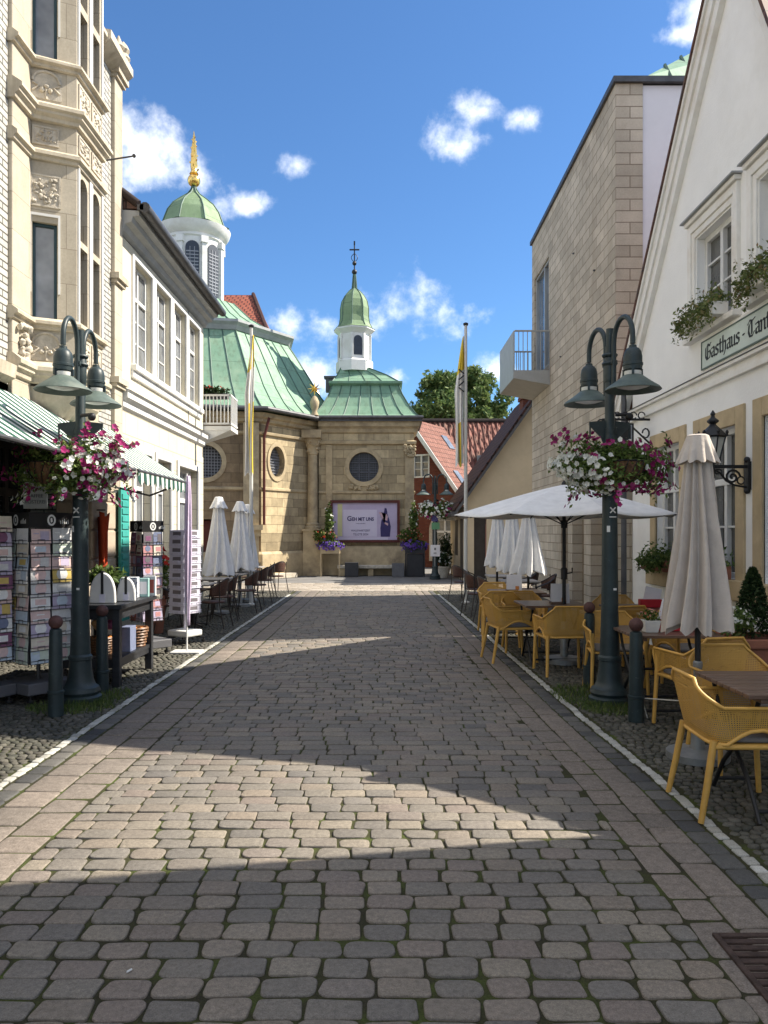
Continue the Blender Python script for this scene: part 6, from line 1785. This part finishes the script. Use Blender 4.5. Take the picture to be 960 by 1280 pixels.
# ------------------------------------------------------------------ card racks on the left
ORD = ['top','second','third','fourth','fifth','sixth','seventh','eighth','ninth','tenth','eleventh']
CARDC = {'cream': (.70,.64,.53), 'white': (.80,.80,.79), 'pale grey': (.62,.62,.62), 'pale pink': (.70,.52,.50), 'pale green': (.58,.66,.56), 'golden yellow': (.62,.46,.14), 'pale blue': (.54,.63,.72), 'lavender': (.48,.42,.56), 'brick red': (.36,.11,.10), 'slate blue': (.18,.21,.32), 'plum': (.22,.09,.17), 'rose': (.52,.26,.26), 'dark photo': (.15,.135,.15)}
for k, c in CARDC.items(): M['card '+k] = plain('card_'+k.replace(' ','_'), c, .45, .12, 18, spec=.5)
card_cache = {}
def card_mesh(colr, motif, w_, h_, kind):
    key = (colr, motif, w_, h_, kind)
    if key not in card_cache:
        mb = MB().box(-w_/2,w_/2,-.002,.002,0,h_,0)
        if kind == 0: mb.box(-w_*.28,w_*.28,-.0035,-.0022,h_*.32,h_*.7,1)
        elif kind == 1: mb.box(-w_*.4,w_*.4,-.0035,-.0022,h_*.12,h_*.3,1).box(-w_*.2,w_*.2,-.0035,-.0022,h_*.55,h_*.62,1)
        elif kind == 2: mb.prism([(w_*.3*math.cos(2*PI*k/12),-.0022,h_*.55+w_*.3*math.sin(2*PI*k/12)) for k in range(12)], (0,-.0015,0), 1)
        elif kind == 3: mb.box(-w_*.27,w_*.27,-.0035,-.0022,h_*.32,h_*.8,1)
        elif kind == 4: mb.box(-w_*.05,w_*.4,-.0035,-.0022,h_*.2,h_*.85,1).box(-w_*.4,-w_*.12,-.0035,-.0022,h_*.65,h_*.72,1)
        me = bpy.data.meshes.new('greeting_card'); me.from_pydata(mb.v, [], mb.f)
        me.materials.append(M['card '+colr]); me.materials.append(M['card '+motif]); me.polygons.foreach_set('material_index', mb.mi); me.update()
        card_cache[key] = me
    return card_cache[key]
M['rack_metal'] = plain('dark_rack_wire', (.09,.09,.095), .4, .2, 8, metal=.6)
M['rack_white'] = plain('lilac_wire', (.66,.64,.74), .45, .1, 8)
M['mid_grey'] = plain('grey_plastic', (.12,.12,.13), .5, .15, 6)
def rack(label, loc, rz, side, z0, z1, rows, cols, palette, seed, where, cname='greeting_card', header=True, wire=None, land=False, kinds=(0,1,2,4), faces=4, base='stone'):
    rg = random.Random(seed); wire = wire or M['rack_metal']
    t = thing('card_rack', label, 'card rack', loc, group='revolving card racks outside the shop'); t.rotation_euler.z = rz; ORG[t.name] = V((0,0,0))
    build(MB().tube([(0,0,.05),(0,0,z1+.02)], .02, 10), 'pole', wire, t, smooth=40)
    if base == 'stone':
        mb = MB().box(-.24,.24,-.24,.24,.09,.2)
        build(mb, 'base', M['mid_grey'], t, bev=.01)
    else:
        build(MB().box(-.2,.2,-.16,.16,.11,.2), 'base', M['white_paint'], t, bev=.02)
    for k in range(4):
        a = PI/4+PI/2*k; c = (.27*math.cos(a), .27*math.sin(a))
        build(MB().tube([(c[0]*.5,c[1]*.5,.1),(c[0],c[1],.085)], .014, 6).lathe([(.035,0),(.035,.03)], 10, (c[0],c[1],.02)).tube([(c[0],c[1],.04),(c[0],c[1],.09)], .012, 6), 'caster', M['iron'], t, smooth=40)
    rh = (z1-z0)/rows
    cards = []
    for f in range(faces):
        an = f*PI/2; ca, sa = math.cos(an), math.sin(an)
        tr = lambda x, y, z: (x*ca-y*sa, x*sa+y*ca, z)
        mb = MB(); h = side/2
        for x in [-h+side*i/cols for i in range(cols+1)]: mb.tube([tr(x,-h+.02,z0-.02), tr(x,-h+.02,z1+.01)], .005, 4)
        for r in range(rows):
            zb = z1-(r+1)*rh
            mb.tube([tr(-h,-h-.02,zb+.005), tr(h,-h-.02,zb+.005)], .0035, 4); mb.tube([tr(-h,-h-.022,zb+rh*.28), tr(h,-h-.022,zb+rh*.28)], .003, 4)
            for c in range(cols):
                xc = -h+side*(c+.5)/cols; wq = side/cols*.16
                mb.tube([tr(xc-wq,-h-.022,zb+.005), tr(xc-wq,-h-.022,zb+rh*.34), tr(xc+wq,-h-.022,zb+rh*.34), tr(xc+wq,-h-.022,zb+.005)], .003, 4)
        mb.add([tr(-h+.005,-h+.03,z0), tr(h-.005,-h+.03,z0), tr(h-.005,-h+.03,z1), tr(-h+.005,-h+.03,z1)], [(0,1,2,3)])
        build(mb, 'pocket_panel', wire, t, fix=False)
        if f not in where: continue
        for r in range(rows):
            for c in range(cols):
                col_, mot = rg.choice(palette), rg.choice(palette); kd = rg.choice(kinds)
                w_ = side/cols*.9; hh = (rh*.92 if land else rh*1.12)
                me = card_mesh(col_, mot, round(w_,3), round(hh,3), kd)
                side_word = 'left' if c == 0 else ('right' if c == cols-1 else 'middle')
                colw = (' '+side_word+' column,') if cols > 1 else ''
                o = bpy.data.objects.new(cname, me); COL.objects.link(o)
                loc_l = V(tr(-h+side*(c+.5)/cols+rg.uniform(-.004,.004), -h-.012+rg.uniform(-.006,.004), z1-(r+1)*rh+.008+rg.uniform(-.004,.006)))
                o.matrix_world = Matrix.Translation(V(loc)) @ Matrix.Rotation(rz,4,'Z') @ Matrix.Translation(loc_l) @ Matrix.Rotation(an,4,'Z') @ Matrix.Rotation(-.06+rg.uniform(-.05,.05),4,'X') @ Matrix.Rotation(rg.uniform(-.025,.025),4,'Y')
                tag(o, f'{col_} card, {ORD[r]} row,{colw} {where[f]}', 'card', 'cards displayed in the racks')
    if header:
        mb = MB().box(-side/2-.01,side/2+.01,-side/2-.01,-side/2+.01,z1+.03,z1+.18).box(-side/2-.01,-side/2+.01,-side/2+.01,side/2+.01,z1+.03,z1+.18).box(side/2-.01,side/2+.01,-side/2+.01,side/2+.01,z1+.03,z1+.18).box(-side/2+.01,side/2-.01,side/2-.01,side/2+.01,z1+.03,z1+.18)
        hd = build(mb, 'header', M['black'], t)
        mb = MB()
        for an in (0, -PI/2, PI/2):
            ca, sa = math.cos(an), math.sin(an)
            q = lambda x, z: (x*ca-(-side/2-.012)*sa, x*sa+(-side/2-.012)*ca, z)
            P = [q(.045*math.cos(2*PI*k/16), z1+.105+.055*math.sin(2*PI*k/16)) for k in range(16)]
            I = [q(.026*math.cos(2*PI*k/16), z1+.105+.036*math.sin(2*PI*k/16)) for k in range(16)]
            mb.add(P+I, [(k,(k+1) % 16,16+(k+1) % 16,16+k) for k in range(16)])
            mb.poly([q(-.008,z1+.08),q(.012,z1+.09),q(.006,z1+.13),q(-.012,z1+.12)])
            for k in range(5): mb.poly([q(.09+.02*k,z1+.07),q(.1+.02*k,z1+.07),q(.1+.02*k,z1+.1+.01*(k % 3)),q(.09+.02*k,z1+.1+.01*(k % 3))])
        build(mb, 'markings', M['white_mark'], hd, fix=False)
    return t
soft = ['cream','white','pale grey','pale pink','pale green','cream','pale grey','white','pale blue','lavender','golden yellow','pale pink']
rack('tall revolving rack of pale greeting cards with a black header, left of the lamp post', (-3.42,7.62,0), -.62, .44, .38, 1.66, 10, 2, soft, 1,
     {0: 'left face of the tall rack by the lamp', 1: 'right face of the tall rack by the lamp'}, faces=4)
rack('revolving card rack partly cut off at the left, in front of the shop', (-3.85,7.3,0), -.5, .42, .42, 1.78, 10, 2, soft+['plum','slate blue'], 2,
     {0: 'front face of the leftmost rack', 1: 'side face of the leftmost rack'}, header=False)
rack('revolving rack of dark red and violet cards behind the black table', (-3.22,10.45,0), -.75, .3, .45, 1.62, 8, 2, ['brick red','plum','slate blue','rose','lavender','dark photo','cream'], 3,
     {0: 'left face of the rack behind the black table', 1: 'right face of the rack behind the black table'})
rack('lilac wire postcard rack beside the white banner pole', (-2.96,11.45,0), -.5, .32, .45, 1.68, 10, 1, ['dark photo'], 4,
     {0: 'wide left face of the lilac postcard rack', 1: 'narrow right face of the lilac postcard rack'}, cname='postcard', header=False, wire=M['rack_white'], land=True, kinds=(3,), base='white')
for me in [m for k, m in card_cache.items() if k[4] == 3]:
    me.materials[0] = M['rack_white']

# lilac banner on a white stand
t = thing('banner_pole', 'tall furled lilac banner on a white stand at the left kerb', 'banner', (-2.7,10.55,0))
L = V((-2.7,10.55,0))
build(MB().tube([L+V((0,0,.02)), L+V((0,0,2.45))], .011, 8), 'pole', M['white_paint'], t, smooth=40)
build(MB().box(L.x-.2,L.x+.2,L.y-.13,L.y+.13,.0,.022), 'base', M['white_paint'], t, bev=.006)
M['lilac_cloth'] = cloth('lilac_banner_cloth', (.56,.46,.60))
n = 24; rings = []
for j in range(22):
    v = j/21; z = 2.42-2.05*v; r0 = .022+.028*math.sin(PI*min(1,v*1.15))**.7
    rings.append([(L.x+.02+r0*(1+.4*math.cos(5*2*PI*i/n+v*3))*math.cos(2*PI*i/n)*.8, L.y+r0*(1+.4*math.cos(5*2*PI*i/n+v*3))*math.sin(2*PI*i/n), z) for i in range(n)])
build(MB().loft(rings), 'cloth', M['lilac_cloth'], t, smooth=180)

# ------------------------------------------------------------------ black display table and what stands on it
M['black_wood'] = wood_mat('black_painted_wood', (.016,.017,.02), (.035,.037,.042), .4)
t = thing('display_table', 'black painted wooden display table with a lower shelf beside the left lamp post', 'table', (-3.1,8.8,0))
xa, xb, ya_, yb = -3.5, -2.8, 8.15, 9.35
build(MB().box(xa-.03,xb+.03,ya_-.03,yb+.03,.83,.88), 'tabletop', M['black_wood'], t, bev=.006)
for x in (xa, xb-.08):
    for y in (ya_, yb-.08): build(MB().box(x,x+.08,y,y+.08,.0,.829), 'leg', M['black_wood'], t, bev=.005)
build(MB().box(xa+.08,xb-.08,ya_+.01,ya_+.04,.72,.828).box(xa+.08,xb-.08,yb-.04,yb-.01,.72,.828).box(xb-.05,xb-.02,ya_+.08,yb-.08,.72,.828).box(xa+.02,xa+.05,ya_+.08,yb-.08,.72,.828), 'apron', M['black_wood'], t)
build(MB().box(xa+.02,xb-.02,ya_+.09,yb-.09,.26,.3).box(xa+.08,xb-.08,ya_+.02,ya_+.05,.2,.3).box(xb-.06,xb-.03,ya_+.09,yb-.09,.2,.258), 'shelf', M['black_wood'], t)
for y0, y1 in ((ya_+.08,ya_+.3),(yb-.3,yb-.08)):
    pass
def arch_board(label, loc, w_, h_, rz):
    t = thing('arched_board', label, 'board', loc, group='white arched boards on the black table'); t.rotation_euler.z = rz; ORG[t.name] = V((0,0,0))
    P = [(-w_/2,0,0),(w_/2,0,0)] + [(w_/2*math.cos(PI*k/16), 0, h_*.12+h_*.88*math.sin(PI*k/16)**.8) for k in range(17)]
    mb = MB().prism([V(p)+V((0,-.03,0)) for p in P], (0,.06,0))
    build(mb, 'panel', M['white_paint'], t, bev=.012)
    build(MB().box(-.014,.014,-.038,-.031,h_*.3,h_*1.02).box(-.014,.014,-.031,.034,h_*1.0+.005,h_*1.02+.012), 'strap', M['black'], t, bev=.002)
    build(MB().box(-.03,.03,-.037,-.031,.01,.1), 'tag', M['rack_white'], t)
arch_board('larger white arched board with a black strap on the black table', (-3.03,8.3,.882), .27, .33, .12)
arch_board('smaller white arched board with a black strap on the black table', (-2.86,8.55,.882), .2, .26, .12)
def boxy(name, label, cat, loc, size, mat, rz=0, print_=None, group=None):
    t = thing(name, label, cat, loc, group=group); t.rotation_euler.z = rz; ORG[t.name] = V((0,0,0))
    sx_, sy_, sz_ = size
    build(MB().box(-sx_/2,sx_/2,-sy_/2,sy_/2,0,sz_), 'cover', mat, t, bev=.004)
    if print_: build(MB().box(-sx_*.36,sx_*.36,-sy_/2-.002,-sy_/2-.0005,sz_*.15,sz_*.82), 'print', print_, t)
    return t
def speckle(name, a, b, sc):
    t = NT(name); n = t.n('ShaderNodeTexVoronoi'); n.inputs['Scale'].default_value = sc; t.l(t.coord('Object'), n.inputs['Vector'])
    t.base(t.ramp(n.outputs['Distance'], [(.25,a),(.4,b)])); t.set(rough=.5); return t.mat
M['blue_pattern'] = speckle('blue_white_pattern', (.09,.13,.22), (.66,.68,.70), 32)
M['teal_card'] = plain('teal_card', (.30,.48,.46), .5, .15, 9)
M['red_card'] = plain('red_print', (.45,.09,.07), .5, .15, 9)
boxy('patterned_tin', 'blue and white patterned box on the far half of the black table', 'box', (-2.98,9.02,.882), (.2,.12,.24), M['blue_pattern'], .1)
boxy('boxed_cards', 'pale teal boxed cards standing on the black table', 'box', (-2.86,9.15,.882), (.13,.08,.22), M['teal_card'], .1, M['paper'])
boxy('book', 'white book with a red cover panel at the far end of the black table', 'book', (-2.82,9.28,.882), (.14,.05,.24), M['paper'], .1, M['red_card'])
M['wicker'] = speckle('wicker_weave', (.34,.18,.08), (.15,.07,.03), 60)
def wicker(label, loc, r, h):
    L = V(loc); t = thing('wicker_basket', label, 'basket', loc, group='wicker baskets on the shelf of the black table')
    mb = MB()
    for k in range(7):
        z = h*k/6; rr = r*(.72+.28*k/6)
        mb.tube([L+V((rr*math.cos(2*PI*i/18)*(1+.03*(-1)**(i+k)), rr*math.sin(2*PI*i/18)*(1+.03*(-1)**(i+k)), z+.012)) for i in range(18)], h/11, 6, closed=True)
    mb.lathe([(r*.7,0.003),(r*.7,.02)], 16, L)
    build(mb, 'body', M['wicker'], t, smooth=50)
    mb = MB(); rg = random.Random(int(r*1000))
    for _ in range(12): mb.blob(L+V((rg.uniform(-r,r)*.6, rg.uniform(-r,r)*.6, h*.95)), r*.22, rg, 7, .2)
    build(mb, 'filling', M['orange_print'], t, smooth=60)
wicker('wicker basket at the far right of the table shelf, in the sun', (-2.93,9.1,.302), .13, .2)
wicker('wicker basket at the near left of the table shelf, in the shade', (-3.12,8.5,.302), .14, .17)
boxy('blue_box', 'slate blue box between the baskets on the table shelf', 'box', (-2.92,8.75,.302), (.14,.2,.28), M['card slate blue'], 0)
M['glow_orange'] = plain('orange_lantern_glass', (.60,.20,.04), .3, .2, 9)
M['glow_peach'] = plain('peach_lantern_glass', (.72,.42,.18), .3, .2, 9)
M['glow_pink'] = plain('pink_lantern_glass', (.42,.10,.22), .3, .2, 9)
for i, (x, y, m_, lb) in enumerate(((-3.3,8.32,'glow_orange','orange glass ball hanging under the black table, leftmost'),(-3.1,8.34,'glow_peach','peach heart shaped glass hanging under the black table'),(-2.97,8.36,'glow_pink','pink glass ball hanging under the black table, rightmost'))):
    t = thing('glass_ornament', lb, 'ornament', (x,y,.7), group='glass ornaments under the black table')
    mb = MB()
    if i == 1: mb.ball((x-.03,y,.66), .04, 12).ball((x+.03,y,.66), .04, 12).lathe([(.001,.57),(.03,.6),(.068,.65)], 12, (x,y,0))
    else: mb.ball((x,y,.65), .06, 14)
    build(mb, 'glass', M[m_], t, smooth=60)
    build(MB().tube([(x,y,.7),(x,y,.828)], .003, 4), 'cord', M['iron'], t)
t = thing('potted_plant', 'bright green leafy plant behind the white arched boards', 'plant', (-3.3,9.0,.882))
build(MB().lathe([(.07,.883),(.1,1.02),(.09,1.02),(.08,.98)], 14, (-3.3,9.0,0)), 'pot', M['terracotta'], t, smooth=40)
flower_mass(t, (-3.28,9.0,1.13), (.26,.16,.12), 420, [], 51, .045)
t = thing('geranium', 'red geranium in a pot beside the lilac postcard rack', 'plant', (-3.75,12.6,0))
build(MB().lathe([(.13,0),(.19,.55),(.21,.56),(.21,.62),(.17,.62)], 16, (-3.75,12.6,0)).lathe([(.17,.6),(.05,1.02),(.02,1.05)], 10, (-3.75,12.6,0)), 'pot', M['terracotta'], t, smooth=40)
flower_mass(t, (-3.75,12.6,1.02), (.28,.28,.4), 700, [('red_blossoms', M['petal_red'], 90, lambda d: clampf(d.z*1.4-.3), .045)], 52, .05)
t = thing('scarf', 'orange red scarf hanging on the stone pier behind the left lamp post', 'scarf', (-3.9,11.3,1.9))
M['scarf_red'] = cloth('orange_red_cloth', (.45,.07,.03))
vs, fs = [], []
for j in range(14):
    for i in range(10):
        u, v = i/9, j/13; vs.append((-4.1+.05*math.sin(u*9+v)+.03*math.sin(u*20), 11.08+.3*u*(1-.25*v), 1.95-.75*v-.08*math.sin(u*3)))
for j in range(13):
    for i in range(9): a = j*10+i; fs.append((a,a+1,a+11,a+10))
build(MB().add(vs, fs), 'cloth', M['scarf_red'], t, smooth=180, fix=False, solid=.006)
build(MB().tube([(-4.2,11.2,1.97),(-4.05,11.2,1.97)], .01, 6), 'hook', M['iron'], t)

# goods in the dark shop front
for i, (x, y, z, s, c, lb) in enumerate(((-4.05,10.2,.0,(.4,.3,1.15),'pier','tan display plinth beside the shop door in the shade'),)):
    boxy('display_plinth', lb, 'plinth', (x,y,z), s, M[c], 0)

# ------------------------------------------------------------------ woven bistro chairs and tables
M['rattan'] = speckle('brown_rattan', (.16,.065,.04), (.06,.028,.02), 70)
M['chair_steel'] = plain('chair_frame', (.06,.05,.045), .4, .2, 8, metal=.5)
def make_bistro(label):
    t = thing('bistro_chair', label, 'chair', (0,0,0), group='brown rattan bistro chairs')
    pr = [(.2*math.cos(2*PI*k/14)**1, .2*math.sin(2*PI*k/14)) for k in range(14)]
    build(MB().loft([[(x*1.05,y*1.05,.43) for x,y in pr],[(x*1.08,y*1.08,.45) for x,y in pr],[(x,y,.462) for x,y in pr]]), 'seat', M['rattan'], t, smooth=50)
    vs, fs = [], []
    for j in range(7):
        for i in range(13):
            a = PI+.15+(PI-.3)*i/12; v = j/6; c_ = math.sin((a-PI))
            vs.append((.235*math.cos(a)*(1+.05*v), .215*math.sin(a)-.05*v*c_, .56+v*(.12+.17*c_**1.5)))
    for j in range(6):
        for i in range(12): q = j*13+i; fs.append((q,q+1,q+14,q+13))
    build(MB().add(vs, fs), 'backrest', M['rattan'], t, smooth=180, fix=False, solid=.012)
    arc = [V(vs[6*13+i]) for i in range(13)]
    build(MB().tube([(.25,.16,.62)]+arc[::-1]+[(-.25,.16,.62)], .013, 7), 'arm', M['chair_steel'], t, smooth=50)
    for s in (-1,1):
        build(MB().tube([(s*.25,.16,.62),(s*.23,.17,.44),(s*.25,.23,0)], .011, 7), 'leg', M['chair_steel'], t, smooth=50)
        build(MB().tube([(s*.2,-.2,.84),(s*.19,-.19,.44),(s*.22,-.28,0)], .011, 7), 'leg', M['chair_steel'], t, smooth=50)
    return t
k0 = make_bistro('brown rattan chair behind the lilac postcard rack, nearest of the left terrace'); k0.location = (-3.55,12.75,0); k0.rotation_euler.z = -1.2
for p, rz, lb in (((-2.95,13.3,0), 1.4, 'brown rattan chair right of the lilac postcard rack on the left kerb'),
  ((-3.0,14.4,0), 1.7, 'brown rattan chair in front of the nearest closed parasol on the left'),
  ((-3.75,14.2,0), -1.5, 'brown rattan chair against the cream house behind the postcard rack'),
  ((-2.85,15.9,0), 1.5, 'brown rattan chair at the kerb between the first two left parasols'),
  ((-3.8,16.2,0), -1.4, 'brown rattan chair by the cream house wall behind the first left parasol'),
  ((-2.9,17.6,0), 1.3, 'brown rattan chair just behind the left flagpole'),
  ((-3.0,19.3,0), 1.9, 'brown rattan chair at the far end of the left terrace'),
  ((-3.6,20.6,0), 2.6, 'brown rattan chair nearest the chapel wall on the left'),
  ((-2.95,21.0,0), .8, 'brown rattan chair standing free in the sun before the chapel'),
  ((1.95,13.9,0), -1.3, 'brown rattan chair at the right terrace near the three closed parasols'),
  ((1.85,15.1,0), -1.2, 'brown rattan chair at the right kerb, second before the flagpole'),
  ((1.95,16.3,0), -1.5, 'brown rattan chair at the right kerb close to the right flagpole'),
  ((3.0,14.6,0), 1.6, 'brown rattan chair on the wall side of the right terrace, nearer one'),
  ((3.0,16.2,0), 1.4, 'brown rattan chair on the wall side of the right terrace, farther one'),
  ((1.9,18.6,0), -.9, 'brown rattan chair just behind the right flagpole')): dup(k0, p, rz, lb)
M['pale_top'] = plain('pale_table_edge', (.34,.31,.28), .4, .15, 5)
def make_cafe_table(label):
    t = thing('cafe_table', label, 'table', (0,0,0), group='dark cafe tables of the rear terraces')
    build(MB().box(-.36,.36,-.36,.36,.72,.75), 'tabletop', M['pale_top'], t, bev=.008)
    build(MB().lathe([(.035,.03),(.03,.72)], 12).lathe([(.2,.7),(.2,.719)], 12), 'column', M['chair_steel'], t, smooth=40)
    for k in range(4):
        a = PI/4+PI/2*k; build(MB().tube([(0,0,.06),(.3*math.cos(a),.3*math.sin(a),.018)], .016, 6), 'foot', M['chair_steel'], t)
    return t
f0t = make_cafe_table('square cafe table behind the lilac postcard rack'); f0t.location = (-3.35,13.5,0)
for p, lb in (((-3.35,15.05,0),'square cafe table beside the first closed left parasol'),((-3.35,16.7,0),'square cafe table beside the second closed left parasol'),
  ((-3.4,18.1,0),'square cafe table behind the left flagpole'),((-3.5,20.0,0),'square cafe table nearest the chapel'),
  ((2.5,14.4,0),'square cafe table under the closed right parasols, nearer one'),((2.5,16.0,0),'square cafe table at the right terrace near the flagpole')): dup(f0t, p, 0, lb)

# ------------------------------------------------------------------ in front of the chapel
M['planter_frame'] = plain('dark_planter', (.035,.035,.04), .5, .2, 5)
def chapel_planter(label, x, y, zf, seed, climb):
    t = thing('flower_planter', label, 'planter', (x,y,0), group='tall flower planters before the chapel')
    mb = MB()
    for sx_ in (-.34,.34):
        for sy_ in (-.26,.26): mb.box(x+sx_-.02,x+sx_+.02,y+sy_-.02,y+sy_+.02,0,zf)
    mb.box(x-.36,x+.36,y-.28,y+.28,zf,zf+.26)
    if climb: mb.box(x-.3,x+.3,y-.24,y+.24,0,zf-.02)
    build(mb, 'stand', M['planter_frame'] if climb else M['sand_trim'], t)
    flower_mass(t, (x,y,zf+.3), (.46,.4,.24), 700, [('purple_blossoms', M['petal_purple'], 420, lambda d: clampf(.9-d.z), .042)], seed, .07)
    flower_mass(t, (x-.2,y,zf+.66), (.44,.34,.27), 800, [('mixed_blossoms', M['petal_orange'], 80, lambda d: .8, .034), ('red_blossoms', M['petal_red'], 26, lambda d: .8, .034)], seed+1, .08, lname='upper_foliage')
    flower_mass(t, (x-.05,y,zf+1.25), (.17,.17,.6), 500, [('pale_blossoms', M['petal_white'], 25, lambda d: .6, .04)], seed+2, .07, lname='climber')
chapel_planter('tall planter of purple flowers left of the lilac banner board', -2.0, 28.75, .85, 61, False)
chapel_planter('tall planter of purple flowers right of the lilac banner board', 1.15, 28.7, .85, 64, True)
t = thing('stone_ledge', 'long low stone bench step along the foot of the chapel annex', 'step', (-.5,29,0))
build(MB().box(-1.75,.75,28.85,29.28,.28,.4), 'slab', M['relief'], t, bev=.02)
build(MB().box(-1.7,-1.45,28.92,29.25,0,.279).box(.45,.7,28.92,29.25,0,.279).box(-.6,-.4,28.92,29.25,0,.279), 'support', M['sand_trim'], t)
boxy('dark_box', 'dark square box standing before the stone bench at the chapel', 'box', (-1.2,28.6,0), (.5,.4,.52), M['planter_frame'])
boxy('dark_box', 'dark square box below the right purple flower planter', 'box', (.52,28.4,0), (.45,.4,.5), M['mid_grey'])
boxy('stone_block', 'low pale stone block at the foot of the sunlit chapel wall', 'step', (-3.75,27.75,0), (1.3,.5,.16), M['relief'], .95)
# signs on the distant lamp
t = thing('direction_sign', 'small stack of signs on the distant lamp before the brick house', 'sign', (1.79,26.9,2))
M['sign_blue'] = plain('blue_violet_sign', (.08,.07,.25), .4, .1); M['sign_green'] = plain('green_sign', (.12,.30,.16), .4, .15)
build(MB().box(1.66,1.88,26.86,26.89,2.02,2.24), 'blue_panel', M['sign_blue'], t)
build(MB().box(1.66,1.94,26.86,26.89,1.74,1.98), 'green_panel', M['sign_green'], t)
build(MB().box(1.9,2.5,26.86,26.89,2.05,2.2), 'arm_panel', M['relief'], t)
build(MB().box(1.62,1.95,26.85,26.88,.8,1.2), 'notice', M['paper'], t)
build(MB().box(1.75,1.81,26.84,26.849,1.02,1.1).box(1.73,1.83,26.84,26.849,.9,.93), 'notice_print', M['ink'], t)
build(MB().tube([(1.78,26.92,.1),(1.78,26.92,2.3)], .02, 6), 'bracket', M['steel'], t)
# pots by the brick house
for i, (x, y, h, lb) in enumerate(((2.15,27.6,.55,'stone pot with pale flowers in the alley beside the distant lamp'),(2.35,29.5,1.3,'dark green shrub in the alley behind the distant lamp'))):
    t = thing('potted_shrub', lb, 'plant', (x,y,0))
    build(MB().lathe([(.14,0),(.22,.35),(.24,.36),(.24,.42),(.2,.42)], 12, (x,y,0)), 'pot', M['relief'], t, smooth=40)
    flower_mass(t, (x,y,.4+h*.45), (.3,.3,h*.5), 500, ([('white_blossoms', M['petal_white'], 50, lambda d: .8, .05)] if i == 0 else []), 70+i, .07, lmat=M['dark_leaf'])
# plants on the balcony rail and in front of the inn
t = thing('balcony_plants', 'dark plant box on the white balcony at the chapel corner', 'window box', (-4,18.3,4.85))
build(MB().box(-4.7,-3.75,18.5,18.68,4.86,4.98), 'box', M['planter_frame'], t)
flower_mass(t, (-4.2,18.55,5.03), (.55,.14,.14), 420, [('red_blossoms', M['petal_red'], 16, lambda d: clampf(d.z), .03)], 81, .06, lmat=M['dark_leaf'])

tag(build(MB().tube([(-.96,2.875,.007),(-.948,2.893,.007)], .004, 8), 'cigarette_end', M['white_paint']), 'tiny white cigarette end lying on the near paving stones', 'litter')
